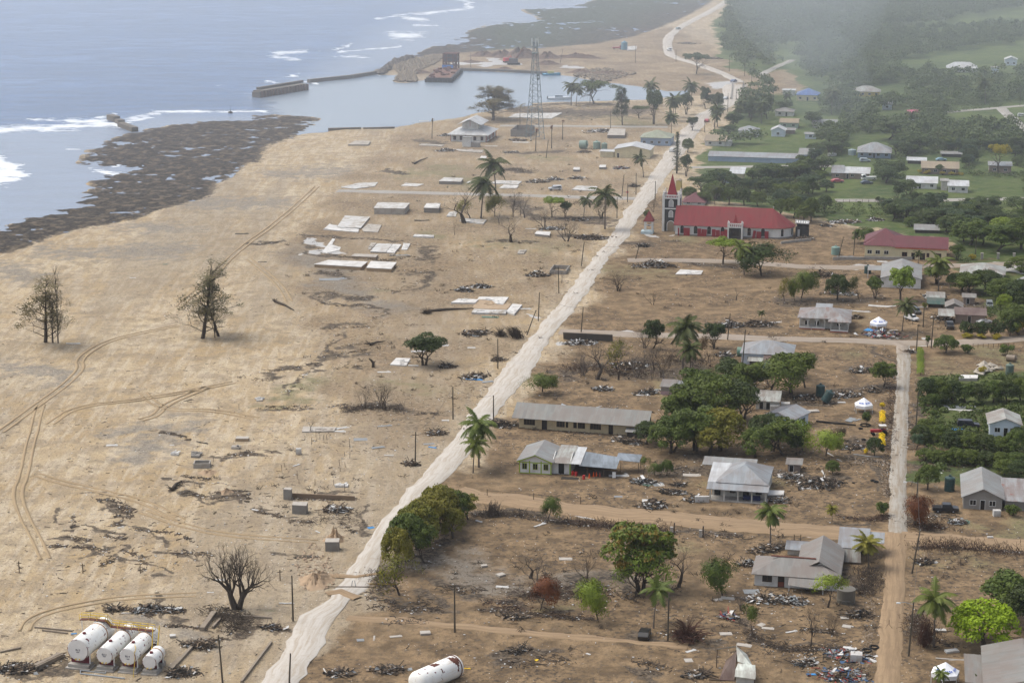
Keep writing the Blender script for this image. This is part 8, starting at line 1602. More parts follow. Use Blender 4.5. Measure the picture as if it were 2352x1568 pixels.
# timber wreckage boards, brush along the dirt road
def twigs(t, pts, n, R, h, mat, label, seed):
    rs = random.Random(seed); P = [G(t, *p) for p in pts]; O = P[0].copy(); mb = MB()
    for _ in range(n):
        i = rs.randrange(len(P)-1) if len(P) > 1 else 0; q = P[i].lerp(P[min(i+1, len(P)-1)], rs.random())-O; x, y = q.x+rs.gauss(0, R), q.y+rs.gauss(0, R); a = rs.random()*6.28; L = rs.uniform(.4, 1.5); z = rs.random()*h
        mb.tube([(x, y, z*.4), (x+math.cos(a)*L*.5, y+math.sin(a)*L*.5, z), (x+math.cos(a)*L, y+math.sin(a)*L, z*rs.random()+.05)], [.05, .035, .012], 3, 0, False)
    return tag(mb.build('dead_brush', mat, None, O), label, 'dead brush', kind='stuff')
BR = paint((.06,.035,.025), .95, .2)
for i, a in enumerate([(11,[(0,925),(430,925)],300,1.0,1.2,BARK,'dark dead brush along the lower dirt road, left part'),(11,[(800,985),(1100,1010),(1600,1060)],500,1.4,1.2,BR,'dark dead brush along the lower dirt road, right part'),(15,[(1720,260),(1960,255),(2350,300)],700,1.8,1.6,BR,'long thicket of dead brush right of the junction'),(15,[(1400,400),(1400,480),(1370,560)],500,1.3,1.6,BARK,'dead brush bank beside the silver roofed shed'),
  (14,[(1450,600),(1700,580),(2100,590)],500,2.6,.5,BR,'flattened brown brush under the leafless trees'),(14,[(520,440),(600,540)],200,1.6,.8,BARK,'dead brush on the road bank'),(14,[(1250,640),(1500,700),(1950,750)],400,1.2,.4,BR,'brown litter line across the lower plot'),(13,[(1420,690),(1560,760),(1560,830)],600,1.8,.9,BARK,'dark brush around the foot of the big leafless tree'),(16,[(700,760),(900,720),(1150,740)],600,1.6,.5,BARK,'dark brush under the fan shaped leafless pair'),
  (15,[(660,780),(860,880),(1220,875)],420,.7,.5,BARK,'curved line of dead brush in the debris strewn yard'),(10,[(740,1310),(1000,1330),(1140,1300)],260,1.0,.6,BR,'dead brush near the junction bushes'),(8,[(560,660),(800,640),(1300,700)],700,2.6,1.2,BR,'dead scrub behind the school'),(5,[(1400,45),(1560,60)],200,2.4,1.2,BARK,'dark flattened brush beyond the tall palms'),(15,[(1700,700),(1760,850)],400,1.6,1.6,BR,'dead brush left of the lower right palm'),
  (5,[(1820,270),(2100,290)],300,3,1.4,BARK,'dark scrub beside the west street palms'),(8,[(1300,560),(1800,600)],600,3.2,1.8,BARK,'dark scrub around the tall dark palms'),(10,[(1400,1380),(1620,1390)],300,1.6,1.2,BR,'dead brush in front of the black pickup'),(10,[(1180,60),(1170,760)],420,.8,.6,BR,'line of dead brush along the left side of the pale side road'),(14,[(0,150),(250,60),(420,130)],200,1.8,.6,BARK,'sticks on the bank above the block grave')]): twigs(*a, 40+i)
A = G(5, 885, 990); B = G(5, 1180, 970); d = B-A
mb = MB(); mb.tube([(0,0,.3),(d.length*.4,.3,.45),(d.length*.75,-.4,.4),(d.length,.2,.25)], [.45,.38,.25,.1], 7); tag(mb.build('fallen_trunk', BARK, None, A, math.atan2(d.y, d.x)), 'long fallen trunk lying left of the sand filled floor', 'fallen tree')
for t, a, b, lb in ((4,(1820,925),(1950,985),'forked driftwood trunk lying alone on the beach'),(2,(590,1090),(680,1050),'fallen tree with round root ball below the harbour hall'),(12,(1140,1000),(1205,940),'dark driftwood trunk in the lower sand'),(16,(920,180),(1050,150),'thin fallen trunk left of the green spreading tree')):
    A, B = G(t, *a), G(t, *b); d = B-A; L = d.length; mb = MB(); mb.tube([(0,0,.4),(L*.5,.3,.5),(L,0,.3)], [.4,.3,.12], 6)
    for k in range(9): aa = random.random()*6.28; mb.tube([(0,0,.4),(math.cos(aa)*1.2-.3,math.sin(aa)*1.2,.4+random.random()*1.2)], [.15,.03], 4)
    tag(mb.build('fallen_trunk', BARK, None, A, math.atan2(d.y, d.x)), lb, 'fallen tree', 'fallen trunks on the sand')
mb = MB(); mb.tube([(0,0,-.2),(.1,0,1.2),(-.5,0,2.0),(-1.1,0,2.4)], [.45,.4,.3,.15], 7).tube([(.1,0,1.2),(.7,0,1.7)], [.2,.1], 5); tag(mb.build('tree_stump', BARK, None, G(16,945,370)), 'hooked tree stump alone on the sand', 'tree stump')

rs = random.Random(21); mb = MB()
for (u, v, s_, n) in [(1250,600,160,26),(1000,620,160,22),(900,830,130,22),(1150,760,90,12),(1350,980,140,14),(1750,800,160,30),(1600,820,120,24),(1900,680,160,26),(1350,860,90,16),(1700,1230,200,26),(1300,1340,170,30),(1850,1450,140,24),(2200,1300,100,20),(700,1120,110,16),(1250,420,180,24),(1350,300,140,16),(2150,740,90,12),(1950,1060,80,14),(1100,500,140,14),(1500,1180,160,10)]:
    for _ in range(n):
        p = GD(u+rs.gauss(0, s_), v+rs.gauss(0, s_*.32)); R = rs.uniform(.5, 1.8)
        for k in range(9):
            a = rs.random()*6.28; b = rs.random()*6.28; d = R*rs.random(); L = rs.uniform(.5, 1.5); x, y = p.x+d*math.cos(a), p.y+d*math.sin(a)*.7; z = rs.uniform(.1, .8)
            mb.tube([(x, y, .02), (x+math.cos(b)*L*.5, y+math.sin(b)*L*.5, z), (x+math.cos(b)*L, y+math.sin(b)*L, z*.6)], [.06, .04, .015], 3, 0, False)
tag(mb.build('dead_brush', BARK), 'low tufts of dead brush dotted over the stripped village ground', 'dead brush', kind='stuff')
# ------------- poles, tanks, tents, vehicles -------------
def pole(t, x, yb, yt, xt=None, lamp=0, arm=0, label=None, rad=.15):
    p = G(t, x, yb); u, v = D(t, x, yb); h = height_at(p, D(t, x, yt)[1]); lean = 0 if xt is None else (xt-x)*TILES[t][2]*mpp(v)
    r = empty('utility_pole', p, 0, label, 'utility pole', 'utility poles along the roads'); mb = MB().tube([(0, 0, -.4), (lean*.5, 0, h*.5), (lean, 0, h)], [rad*1.2, rad, rad*.8], 7); mb.build('post', POLE, r)
    if arm: MB().box((lean, 0, h-.7), (1.5, .12, .12)).build('crossarm', WOOD, r)
    if lamp: MB().tube([(lean, 0, h-.4), (lean-1.6, 0, h), (lean-2.4, -.1, h-.05)], .05, 5).build('lamp_arm', GALV, r); MB().box((lean-2.6, -.1, h-.1), (.7, .3, .14)).build('lamp_head', TWW, r)
    if not label: place_auto(r, 'wooden utility pole' if abs(lean) < .8 else 'leaning wooden utility pole', u, v)
    return Vector((p.x+lean, p.y, h))
PT = {}
for i, a in enumerate([(14,1055,838,525,None,0,0,'wooden utility pole standing alone between the road and the lone tank'),(13,1943,765,463,None,0,0,'wooden utility pole nearest right of the big leafless tree'),(13,1482,1235,855,1462,0,0,'utility pole at the frame bottom right of the fuel tanks'),(13,1915,1240,978,1933,0,0,'utility pole with hanging cable at the frame bottom left of the road'),
 (16,1652,828,542),(16,2010,872,618),(16,1318,1202,940,1325,0,1),(16,2048,385,120),(5,1893,685,525,1912),(5,1745,865,690,1740),(5,1608,1048,860,1616),(5,1530,1142,978,1594,0,0,'strongly leaning utility pole at the left edge of the main road'),(5,1892,1125,955,1905),(5,2252,640,530,2282,0,0,'leaning utility pole near the church bell shelter'),
 (5,2162,225,80,2175),(5,2200,262,140),(5,2256,212,70),(5,2130,370,230),(6,668,405,195),(8,1986,388,155,2005),(8,2115,662,300,2135,0,0,'utility pole in front of the house with the green cylinder tank'),(9,1400,942,700,1404,0,0,'tall utility pole at the side road junction, left'),(9,1530,905,630,1540,0,0,'tall utility pole at the side road junction, right'),
 (10,1385,1368,985,1395,1,0,'utility pole with a street lamp arm beside the pale side road'),(15,1665,415,155,1702,0,1,'leaning utility pole with a box right of the dirt road'),(15,1645,920,590,1660,1,0,'utility pole with a street lamp arm in the lower right'),(15,172,825,532,174),(9,1345,642,490),(9,1460,722,560),(7,413,1008,775,460),(7,573,965,710,583),(7,1843,985,750),
 (2,1291,832,722),(2,965,450,345),(2,1558,417,325,1575),(2,2056,417,300),(2,1891,862,735),(2,1463,1050,930,1478),(3,45,412,330),(3,398,475,370),(3,500,505,400),(3,388,742,620),(3,443,665,590),(3,2325,702,580),(3,235,880,790),(6,1770,282,130),(3,690,690,595),(10,1388,620,200,1396,0,0,'thin utility pole rising beside the long orchard hedge')]): PT[i] = pole(*a)
def cable(a, b, sag, label):
    A, B = PT[a], PT[b]; mb = MB(); mb.tube([A.lerp(B, k/12)-A-Vector((0, 0, sag*4*(k/12)*(1-k/12))) for k in range(13)], .035, 3, 0, False); tag(mb.build('power_cable', BLACK, None, A), label, 'power cable', 'slack cables between the poles')
for a, b, s_, l in ((4,5,1.2,'slack cable crossing the main road above the roadside palms'),(4,6,1.6,'slack cable between two poles on the left of the main road'),(10,12,1.6,'slack cable crossing the main road above the bare plot'),(12,19,1.8,'long cable from the road across the bare plot'),(8,13,1.6,'slack cable crossing the main road near the bell shelter'),(15,18,.8,'cable over the street crossing'),(24,25,1.0,'cable between the lower right poles'),(23,24,1.0,'cable between the lamp pole and the leaning pole')): cable(a, b, s_, l)
def cross(t, x, yb, yt, label): 
    p = G(t, x, yb); h = height_at(p, D(t, x, yt)[1]); tag(MB().bx(-.09, .09, -.06, .06, -.2, h).box((0, 0, h*.8), (h*.45, .1, .12)).build('cross', WOOD, None, p, .3), label, 'cross', 'wooden grave crosses')
for a in ((13,128,440,368,'tall wooden cross at the left edge of the lower sand'),(13,550,445,382,'wooden cross below the left driftwood lines'),(13,930,450,400,'short wooden cross with a white scrap'),(13,1857,495,425,'wooden cross right of the big leafless tree')): cross(*a)
rs = random.Random(12); k = 0
for (x, yb, yt) in [(2095,640,595),(2120,655,625),(2145,660,628),(2168,660,628),(2320,715,655),(2250,830,790),(2285,770,740),(2318,780,750),(2255,870,845),(1970,920,865),(1982,955,918),(2088,965,918),(2215,965,925),(2285,1000,950),(1870,880,825),(1412,805,775),(1888,840,810),(2102,1005,985),(2290,840,810),(2065,690,645),(1585,460,425)]:
    p = G(12, x, yb); h = height_at(p, D(12, x, yt)[1]); o = MB().tube([(0, 0, -.2), (rs.uniform(-.15, .15), 0, h)], .055, 5).build('stake', WOOD, None, p); o['category'] = 'stake'; o['group'] = 'thin stakes among the graves'; place_auto(o, 'thin brown grave stake', *D(12, x, yb))
def watertank(t, x, yb, wpx, hm, col, label, lying=False, tilt=0, ribs=5, cat='water tank'):
    p = G(t, x, yb); R = wpx*TILES[t][2]*mpp(D(t, x, yb)[1])/2; r = empty('water_tank', p, 0, label, cat, 'water tanks'); m = paint(col, .45, .25, .8); pf = [(R, 0)]
    for i in range(ribs): z = hm*(i+.2)/ribs; pf += [(R, z), (R*1.03, z+.05*hm), (R, z+.1*hm)]
    pf += [(R, hm*.97), (R*.96, hm), (R*.3, hm*1.1), (R*.28, hm*1.14), (.03, hm*1.15)] if cat == 'water tank' else [(R, hm), (R*.9, hm+.02), (.05, hm+.15)]
    o = MB().lathe(pf, 20).build('body', m, r, smooth=False)
    MB().lathe([(R*.26, hm*1.1), (R*.26, hm*1.2), (.02, hm*1.21)], 10).build('lid', m, r) if cat == 'water tank' else None
    if lying: 
        for c in r.children: c.rotation_euler = (math.pi/2*.98, 0, lying); c.location = (0, 0, R)
    if tilt:
        for c in r.children: c.rotation_euler = (0, tilt, 0); c.location = (-R*.6, 0, R*.35)
    return r
TG = (.10,.17,.15); TDG = (.02,.055,.055)
for a in [(7,385,958,88,2.6,(.17,.27,.24),'large grey green water tank beside the burgundy roofed house'),(9,970,246,62,2.4,TDG,'dark green water tank beside the grey barn'),(10,551,240,78,3.0,TDG,'upright dark green water tank behind the rubbish'),(10,615,292,80,2.8,TDG,'tilted dark green water tank beside the upright one',0,.5),(10,1692,1068,90,3.0,TDG,'black water tank left of the grey block house'),
  (2,1690,985,55,3.2,(.20,.28,.24),'lying green water tank left of the upright pair',1.2),(2,1800,986,50,3.2,(.20,.28,.24),'left of the two upright green water tanks'),(2,1850,988,40,2.6,(.20,.28,.24),'right of the two upright green water tanks'),(2,1982,330,42,5,(.12,.26,.34),'tall blue water tank on the sand beyond the harbour'),(8,2075,530,80,3.4,(.12,.22,.17),'green cylinder tank lying against the sagging roof house',1.3),
  (9,85,1118,70,2.0,(.24,.38,.33),'pale green tank in front of the maroon lean-to'),(3,1212,1028,52,2.4,(.25,.32,.34),'grey water tank left of the blue porch house'),(9,2222,1152,70,3.0,(.09,.13,.11),'grey green tank at the right beside a white pipe'),(9,2200,1020,60,2.4,(.20,.16,.12),'lying brown tank with a white round lid',1.0)]: watertank(*a[:7], *(a[7:]))
r = watertank(15, 1262, 588, 113, 2.6, (.13,.12,.10), 'round concrete water tank beside the gnarled tree', cat='concrete tank', ribs=1)
r = watertank(3, 1080, 1032, 60, 1.0, (.42,.43,.42), 'low round tank with pale top on the lawn', cat='round tank', ribs=1)
TENT = paint((.80,.81,.84), .7, .08, .5)
def tent(t, x, yb, wpx, label, rz):
    p = G(t, x, yb); R = wpx*TILES[t][2]*mpp(D(t, x, yb)[1])/2; r = empty('tent', p, rz, label, 'tent', 'white relief tents'); n = 6; vs, fs = [], []
    for k in range(n): a = 2*math.pi*k/n; vs += [(R*math.cos(a), R*math.sin(a), 2.0), (R*.97*math.cos(a), R*.97*math.sin(a), 1.25)]
    for k in range(n): b = (k+1) % n; vs.append((.52*R*(math.cos(2*math.pi*k/n)), .52*R*math.sin(2*math.pi*k/n), 2.75))
    vs.append((0, 0, 3.7)); 
    for k in range(n): b = (k+1) % n; fs += [(2*k, 2*k+1, 2*b+1, 2*b), (2*k, 2*b, 2*n+b, 2*n+k), (2*n+k, 2*n+b, 3*n)]
    MB().add(vs, fs).build('canopy', TENT, r)
    for k in range(n): a = 2*math.pi*k/n; MB().tube([(R*.96*math.cos(a), R*.96*math.sin(a), -.1), (R*.96*math.cos(a), R*.96*math.sin(a), 1.95)], .05, 5).build('leg', TWW, r)
    BLUE = paint((.05,.12,.45), .7, 0)
    for k in (3.5, 4.5, 5.5):
        a = 2*math.pi*k/n; c, s = math.cos(a), math.sin(a); q = lambda u_, h_: (c*(R*.70-h_*.9)-s*u_, s*(R*.70-h_*.9)+c*u_, 2.44+h_*.62)
        mb = MB()
        for u0, u1, h0, h1 in ((-.6,-.35,0,.42),(-.25,-.05,.05,.4),(.1,.3,0,.42),(.4,.6,.05,.35)): mb.add([q(u0,h0), q(u1,h0), q(u1,h1), q(u0,h1)], [(0,1,2,3)])
        mb.build('emblem', BLUE, r)
    return r
tent(9, 1065, 738, 165, 'white relief tent behind the rubbish heap at the junction', .2); tent(10, 933, 372, 172, 'white relief tent beside the yellow bush and side road', .5); tent(20, 575, 1560, 440, 'white relief tent at the bottom beside the corner house', .15)
GL = paint((.02,.025,.03), .2, 0, spec=.5); TYRE = paint((.012,.012,.012), .9, 0); HUB = paint((.25,.25,.26), .5, .1)
def car(t, x, y, deg, kind, col, label, s=1.0):
    p = G(t, x, y); r = empty({'suv': 'parked_car', 'sedan': 'parked_car', 'pickup': 'pickup_truck', 'truck': 'truck', 'wreck': 'burnt_car'}[kind], p, math.radians(deg), label, {'pickup': 'pickup', 'truck': 'truck'}.get(kind, 'car'), 'vehicles in the village'); r.scale = (s, s, s)
    m = paint(col, .3, .2, .8, spec=.5); W = 1.8; L = 4.7
    prof = {'suv': [(-2.35,.45),(2.35,.45),(2.35,.95),(1.2,1.08),(.75,1.75),(-2.15,1.78),(-2.35,1.0)], 'sedan': [(-2.25,.4),(2.25,.4),(2.25,.82),(1.15,.95),(.5,1.42),(-1.1,1.42),(-1.8,.98),(-2.25,.92)], 'pickup': [(-2.5,.5),(2.5,.5),(2.5,1.0),(1.4,1.12),(.95,1.75),(-.55,1.75),(-.7,1.1),(-2.5,1.1)],
            'truck': [(-3.2,.7),(3.2,.7),(3.2,2.3),(2.9,2.7),(1.6,2.7),(1.5,1.1),(-3.2,1.1)], 'wreck': [(-2.2,.3),(2.2,.3),(2.2,.75),(1.1,.85),(.5,1.2),(-1.1,1.22),(-1.9,.85),(-2.2,.8)]}[kind]
    n = len(prof); k = .88; vs = [(a, sy*W/2*(k if z > 1.3 else 1), z) for sy in (-1, 1) for a, z in prof]
    MB().add(vs, [tuple(range(n)), tuple(range(2*n-1, n-1, -1))]+[(i, n+i, n+(i+1) % n, (i+1) % n) for i in range(n)]).build('body', m, r)
    zb, zt = (1.05, 1.6) if kind in ('suv', 'pickup') else ((1.6, 2.4) if kind == 'truck' else (.95, 1.34)); xs = {'suv': (-2.0, .75), 'sedan': (-1.3, .6), 'pickup': (-.45, .95), 'truck': (1.8, 3.0), 'wreck': (-1.3, .6)}[kind]
    for sy in (-1, 1): MB().add([(xs[0], sy*(W/2*.985+.01), zb), (xs[1]+.2, sy*(W/2*.985+.01), zb), (xs[1]-.1, sy*(W/2*k+.02), zt), (xs[0]+.1, sy*(W/2*k+.02), zt)], [(0,1,2,3)]).build('side_window', GL, r)
    fx = xs[1]; fz = zt
    f0, f1 = {'suv': ((1.17,1.14),(.79,1.7)), 'sedan': ((1.08,1.0),(.55,1.39)), 'pickup': ((1.37,1.18),(.99,1.7)), 'truck': ((3.22,1.5),(3.14,2.3)), 'wreck': ((1.05,.9),(.55,1.16))}[kind]
    MB().add([(f0[0]+.03, -W*.44, f0[1]), (f0[0]+.03, W*.44, f0[1]), (f1[0]+.04, W*.38, f1[1]), (f1[0]+.04, -W*.38, f1[1])], [(0,1,2,3)]).build('windscreen', GL, r)
    if kind == 'pickup': MB().bx(-2.4, -.8, -.75, .75, 1.08, 1.115).build('bed', TYRE, r)
    if kind == 'truck': MB().bx(-3.2, 1.3, -.95, .95, 1.1, 1.7).build('bed', m if col[0] > .3 else HUB, r)
    for wx in ((-1.45, 1.45) if kind != 'truck' else (-2.1, 2.2)):
        for sy in (-1, 1):
            R = .36 if kind != 'truck' else .48; w = MB().lathe([(R*.55, -.12), (R*.95, -.12), (R, -.06), (R, .06), (R*.95, .12), (R*.55, .12)], 14).build('wheel', TYRE, r, (wx, sy*(W/2-.1), R)); w.rotation_euler = (math.pi/2, 0, 0)
            MB().lathe([(R*.5, -.13), (R*.5, .13)], 10).build('hub', HUB, w)
    return r
for a in [(15,30,800,78,'wreck',(.012,.012,.012),'burnt out black car beside the windblown palm'),(10,1655,1255,-6,'pickup',(.015,.017,.022),'black pickup beside the grey block house',1.08),(10,1857,510,-8,'suv',(.014,.016,.03),'black four wheel drive car on the orchard yard',1.1),(9,1692,728,-95,'pickup',(.03,.03,.03),'black pickup parked under the tin carport',1.15),
 (9,2046,545,-100,'suv',(.22,.24,.25),'grey car with a tan board on its roof',1.05),(9,1998,690,20,'sedan',(.65,.66,.66),'white car behind the clipped dark bushes'),(9,1355,660,-60,'pickup',(.6,.6,.6),'white pickup wreck right of the tent palm'),(9,1395,598,-80,'suv',(.08,.085,.09),'dark crushed car behind the white pickup wreck'),
 (5,1720,184,185,'suv',(.55,.57,.6),'silver car beside the west street',1.15),(3,22,1008,70,'suv',(.6,.62,.62),'white car in front of the main road pine'),(3,250,808,75,'sedan',(.35,.05,.07),'red car on the main road beyond the church',1.1),(3,374,660,70,'sedan',(.45,.48,.5),'silver car beside the broken bridge',1.1),(2,2280,340,-80,'truck',(.68,.69,.69),'white truck driving on the coast road'),
 (3,60,198,60,'suv',(.22,.28,.28),'distant grey green car on the coast road',1.1),(2,1935,328,8,'truck',(.35,.05,.05),'red truck beside the blue water tank'),(3,428,545,60,'sedan',(.05,.09,.2),'blue car at the far end of the bridge',1.2),(3,2340,775,-10,'suv',(.6,.62,.62),'white car parked at the right edge on the slope'),(7,405,208,12,'sedan',(.42,.08,.1),'red car in front of the stepped white roof house',1.15),
 (7,735,188,190,'truck',(.7,.71,.7),'white truck beside the stepped white roof house'),(7,710,225,8,'sedan',(.06,.08,.12),'dark car in front of the white truck',1.1),(3,1298,1074,5,'suv',(.4,.46,.5),'pale blue car behind the stepped white roof house'),(3,1802,1066,5,'sedan',(.25,.4,.5),'light blue car behind the tan roofed bungalow')]: car(*a)
# tractor
r = empty('tractor', G(10, 1075, 575), math.radians(182), 'red tractor between two yellow hedges', 'tractor', 'vehicles in the village'); TR = paint((.35,.02,.03), .4, .2)
MB().bx(-.6, 2.1, -.35, .35, .75, 1.35).bx(2.1, 2.2, -.3, .3, .8, 1.3).build('bonnet', TR, r); MB().bx(-1.5, -.3, -.8, -.45, .9, 1.35).bx(-1.5, -.3, .45, .8, .9, 1.35).build('fenders', TR, r); MB().bx(-1.5, .2, -.75, .75, 2.3, 2.4).build('canopy', SLABM['g'], r)
for x, y in ((-1.4, -.6), (-1.4, .6), (.1, -.6), (.1, .6)): MB().tube([(x, y, 1.2), (x, y, 2.3)], .04, 4).build('canopy_post', BLACK, r)
for x, R, wd_ in ((-.9, .75, .2), (1.6, .42, .14)):
    for sy in (-1, 1): w = MB().lathe([(R*.5, -wd_), (R*.96, -wd_), (R, 0), (R*.96, wd_), (R*.5, wd_)], 16).build('wheel', TYRE, r, (x, sy*.8, R)); w.rotation_euler = (math.pi/2, 0, 0); MB().lathe([(R*.48, -wd_*.7), (R*.48, wd_*.7)], 10).build('hub', TR, w)
MB().box((-.5, 0, 1.3), (.5, .5, .5)).build('seat', BLACK, r)
# barrels and cones by the carport
for x, y, l in ((792,603,'leftmost red barrel under the carport'),(818,608,'middle red barrel under the carport'),(880,636,'red barrel in front of the carport post')): tag(MB().lathe([(.3,0),(.3,.3),(.32,.32),(.3,.34),(.3,.62),(.32,.64),(.3,.66),(.3,.95),(.26,.93),(.02,.93)], 14).build('barrel', paint((.45,.03,.03), .5, .2), None, G(11, x, y)), l, 'barrel', 'red barrels at the carport')
for x, y, l in ((924,625,'leftmost orange traffic cone at the carport'),(958,613,'second orange traffic cone from the left'),(980,612,'third orange traffic cone from the left'),(1008,615,'rightmost dull traffic cone at the carport')): tag(MB().bx(-.25, .25, -.25, .25, 0, .06).lathe([(.2,.06),(.14,.5),(.15,.55),(.06,1.05),(.02,1.1)], 12).build('traffic_cone', paint((.75,.11,.02) if x < 1000 else (.35,.08,.06), .6, .05), None, G(11, x, y)), l, 'traffic cone', 'traffic cones at the carport')
for x, y, l in ((1390,890,'flat black tyre at the dirt road edge'),(1434,870,'black tyre nearest the dirt road'),): 
    o = MB(); pts = [(.75*math.cos(2*math.pi*k/18), .75*math.sin(2*math.pi*k/18), .18) for k in range(19)]; tag(o.tube(pts, .16, 6).build('tyre', TYRE, None, G(15, x, y)), l, 'tyre', 'loose tyres')
for x, y, l in ((1015,982,'left of two small tyres on bare soil'),(1045,992,'right of two small tyres on bare soil'),(935,620,'black tyre left of the dark bush'),(950,492,'large tyre ring around the small tree'),(908,522,'small tyre below the small tree')):
    s = 1.2 if 'large' in l else .42; pts = [(s*math.cos(2*math.pi*k/18), s*math.sin(2*math.pi*k/18), .15) for k in range(19)]; tag(MB().tube(pts, .15, 6).build('tyre', TYRE, None, G(10, x, y)), l, 'tyre', 'loose tyres')
# walls, fences, sign, small things
wall_line('yard_wall', [D(7,358,1015),D(7,760,1012),D(7,1185,1012)], .3, -.2, 1.0, CONC, 'low grey yard wall in front of the burgundy roofed house', 'wall', 'yard walls')
wall_line('yard_wall', [D(6,1985,850),D(6,2100,835),D(6,2300,815)], .4, -.2, .8, CONC, 'low stone wall in front of the stone ruin', 'wall', 'yard walls')
wall_line('yard_wall', [D(12,1900,1040),D(12,2352,1062)], .3, -.4, 1.0, paint((.22,.16,.11), .9, .5), 'low undercut wall behind the large block tomb', 'wall', 'yard walls')
wall_line('bridge_wall', [D(3,408,660),D(3,418,560)], .6, -.4, 1.1, CONC, 'left parapet wall of the broken bridge', 'parapet', 'bridge parapets'); wall_line('bridge_wall', [D(3,480,660),D(3,492,556)], .6, -.4, 1.4, HW, 'right parapet wall of the broken bridge', 'parapet', 'bridge parapets')
FP = paint((.30,.28,.26), .9, .4)
for i, x in enumerate((1912, 2080, 2246)): o = MB().bx(-.4, .4, -.4, .4, -.2, 1.9).bx(-.5, .5, -.5, .5, 1.9, 2.05).build('gate_pillar', FP, None, G(7, x, 1005), GRID); tag(o, ('left', 'middle', 'right')[i]+' stone gate pillar beyond the patched roof house', 'gate pillar', 'stone gate pillars')
def fence(t, a, b, n, h, label, rails=2):
    A, B = G(t, *a), G(t, *b); d = B-A; L = d.length; r = empty('fence', A, math.atan2(d.y, d.x), label, 'fence', 'fences')
    for i in range(n): MB().bx(-.06, .06, -.06, .06, -.2, h).build('post', WOOD, r, (L*i/(n-1), 0, 0))
    mb = MB()
    for k in range(rails): mb.bx(0, L, -.02, .02, h*(k+1)/(rails+.3)-.03, h*(k+1)/(rails+.3)+.03)
    mb.build('rails', WOOD, r)
fence(7, (400,420), (1130,412), 12, 1.3, 'grey post fence along the paved side road'); fence(9, (1900,905), (2260,900), 9, 1.2, 'low wooden fence right of the junction bushes'); fence(11, (112,768), (855,832), 3, 1.6, 'three leaning wire fence posts before the lime trimmed building', 1); fence(15, (945,222), (985,222), 2, 1.6, 'two dark gate posts behind the grey hipped house', 1)
for a, lb in (((1590,1070),'dark gate post pair beside the red flecked tree'),((1820,1095),'broken dark gate post in rubble beside the dirt road')): p = G(11, *a); r = empty('gate_post', p, GRID, lb, 'gate post', 'gate posts on the dirt road'); MB().bx(-.6, .0, -.3, .3, -.2, 1.5).build('block_pier', CONC, r); MB().bx(.1, .35, -.15, .15, -.2, 2.4).build('post', WOOD, r)
r = empty('road_sign', G(5, 2198, 245), 0, 'round red road sign at the street corner', 'road sign'); MB().tube([(0,0,-.2),(0,0,2.8)], .05, 6).build('post', GALV, r); MB().lathe([(.5,-.03),(.5,.03)], 8).build('plate', paint((.55,.02,.03), .5, 0), r, (0, -.08, 2.9)).rotation_euler = (math.pi/2, 0, 0); MB().bx(-.35, .35, -.145, -.12, 2.82, 2.98).build('bar', WHITE, r)
r = empty('barrier', G(14, 385, 540), .1, 'small metal trestle with long pole barring the broken road', 'barrier'); MB().tube([(-.4,-.3,0),(-.2,0,1.3),(.2,0,1.3),(.4,-.3,0)], .06, 5).tube([(-.4,.5,0),(-.2,.1,1.3)], .06, 5).build('trestle', GALV, r); MB().tube([(-5.2, .2, .25), (4.2, -.9, .25)], .1, 5).build('pole', WOOD, r)
tag(MB().tube([(0,0,.15),(5.4,-.4,.2)], .11, 5).build('timber', paint((.35,.22,.06), .9), None, G(14, 480, 522)), 'yellowish timber lying right of the broken road', 'timber')
p = G(2, 965, 975); r = empty('hut', p, GRID, 'little white hut with grey box in front of the harbour hall', 'hut'); MB().bx(-4, 0, 0, 3.5, -.2, 4.2).build('wall', WM['white'], r); MB().bx(.4, 4, -.5, 2.5, 0, 2.2).build('box', WM['block'], r); MB().bx(-4.2, .2, -.2, 3.7, 4.2, 4.4).build('roof', RS['greyl'], r)
p = G(8, 535, 385); mb = MB(); mb.box((7, 0, 1.1), (14, .15, 2.2), 0, 0, (.35, 0)); tag(mb.build('fallen_roof', paint((.11,.10,.09), .9, .4), None, p, GRID), 'long dark fallen roof edge behind the biggest leafless tree', 'fallen roof')
# ------------- finish the labels from nearest landmarks -------------
LANDM += [('the fuel tanks', 250, 1470), ('the lone white tank', 1010, 1530), ('the main road and culvert', 800, 1340), ('the red tractor', 2020, 998), ('the junction tent', 2017, 750), ('the side road tent', 1983, 940), ('the big leafless tree', 545, 1390), ('the fan shaped leafless pair', 870, 930), ('the two road bend palms', 1090, 1060), ('the red flecked tree', 1460, 1300), ('the burnt car', 1480, 1460), ('the block tombs', 690, 1170), ('the open block grave', 465, 1070),
  ('the green spreading tree on the sand', 980, 835), ('the open concrete box', 1285, 622), ('the silver car', 1275, 437), ('the two tall palms', 1120, 500), ('the long panelled slab', 800, 515), ('the sand filled floor', 1140, 700), ('the harbour palms', 1330, 235), ('the bridge', 1695, 205), ('the black pickup', 2170, 1180), ('the black four wheel drive', 2225, 985), ('the round concrete tank', 1943, 1375), ('the church pine', 1555, 395), ('the coast road bend', 1545, 90), ('the orchard hedge', 2200, 1100), ('the wispy pair mid beach', 470, 775), ('the leftmost sand trees', 115, 790), ('the wrecked shack', 1660, 1550)]
by = {}
for o, base, u, v in PENDING:
    best = min(LANDM, key=lambda L: math.hypot(L[1]-u, (L[2]-v)*2.2)); du, dv = u-best[1], (v-best[2])*2.2
    rel = ('right of' if du > 0 else 'left of') if abs(du) > abs(dv) else ('in front of' if dv > 0 else 'behind')
    if math.hypot(du, dv) < 14: rel = 'close beside'
    by.setdefault((base, rel, best[0]), []).append((math.hypot(du, dv), o))
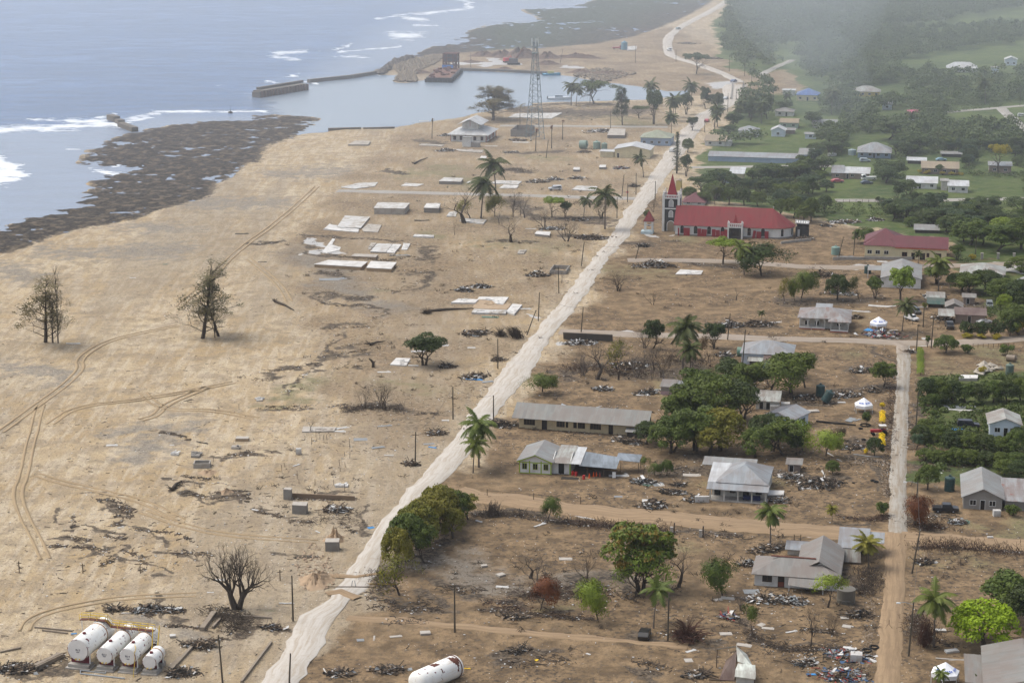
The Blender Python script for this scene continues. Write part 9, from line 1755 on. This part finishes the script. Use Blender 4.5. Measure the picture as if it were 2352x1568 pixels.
ORD = ['nearest', 'second nearest', 'third nearest', 'fourth nearest', 'fifth nearest', 'sixth nearest', 'seventh nearest', 'eighth nearest', 'ninth nearest', 'tenth nearest']+['%dth nearest' % k for k in range(11, 60)]
for (base, rel, lm), L in by.items():
    L.sort(key=lambda q: q[0])
    for i, (d_, o) in enumerate(L): o['label'] = '%s %s %s%s' % (base, rel, lm, '' if len(L) == 1 else ', '+ORD[min(i, 58)])
# ------------- air -------------
hz = MB().bx(-9500, 9500, -600, 9200, -5.0, 160.0).build('haze', nmat('air')[0]); hz['kind'] = 'stuff'
m = hz.data.materials[0]; t = m.node_tree; t.nodes.clear()
out = t.nodes.new('ShaderNodeOutputMaterial'); pv = t.nodes.new('ShaderNodeVolumePrincipled')
pv.inputs['Color'].default_value = (.80, .86, .95, 1); pv.inputs['Density'].default_value = .00006; pv.inputs['Anisotropy'].default_value = .2
t.links.new(pv.outputs[0], out.inputs['Volume'])
mist = MB().bx(-9400, 9400, 640, 9100, -4.5, 159.0).build('mist', nmat('mist')[0]); mist['kind'] = 'stuff'
t = mist.data.materials[0].node_tree; t.nodes.clear(); out = t.nodes.new('ShaderNodeOutputMaterial'); pv = t.nodes.new('ShaderNodeVolumePrincipled')
pv.inputs['Color'].default_value = (.80, .86, .95, 1); pv.inputs['Density'].default_value = .00038; pv.inputs['Anisotropy'].default_value = .2; t.links.new(pv.outputs[0], out.inputs['Volume'])

sm = MB()
for (u, v, z, rx, ry, rz) in [(1890,285,22,22,60,26),(1840,200,62,44,130,55),(1740,90,90,60,170,60)]:
    c = GD(u, v); vs_, fs_ = [], []
    for i in range(9):
        for k in range(16): ph, th = math.pi*(i+.001)/8.0, 2*math.pi*k/16; vs_.append((c.x+rx*math.sin(ph)*math.cos(th), c.y+ry*math.sin(ph)*math.sin(th), z+rz*math.cos(ph)*.95))
    for i in range(8):
        for k in range(16): fs_.append((i*16+k, (i+1)*16+k, (i+1)*16+(k+1) % 16, i*16+(k+1) % 16))
    o = MB().add(vs_, fs_).build('smoke', m); o['kind'] = 'stuff'; o['label'] = 'thin smoke drifting over the green slope'
    t = nmat('smoke_air')[0]; o.data.materials[0] = t; t = t.node_tree; t.nodes.clear(); out = t.nodes.new('ShaderNodeOutputMaterial'); pv = t.nodes.new('ShaderNodeVolumePrincipled')
    pv.inputs['Color'].default_value = (.78, .86, .97, 1); pv.inputs['Density'].default_value = .0009; t.links.new(pv.outputs[0], out.inputs['Volume'])
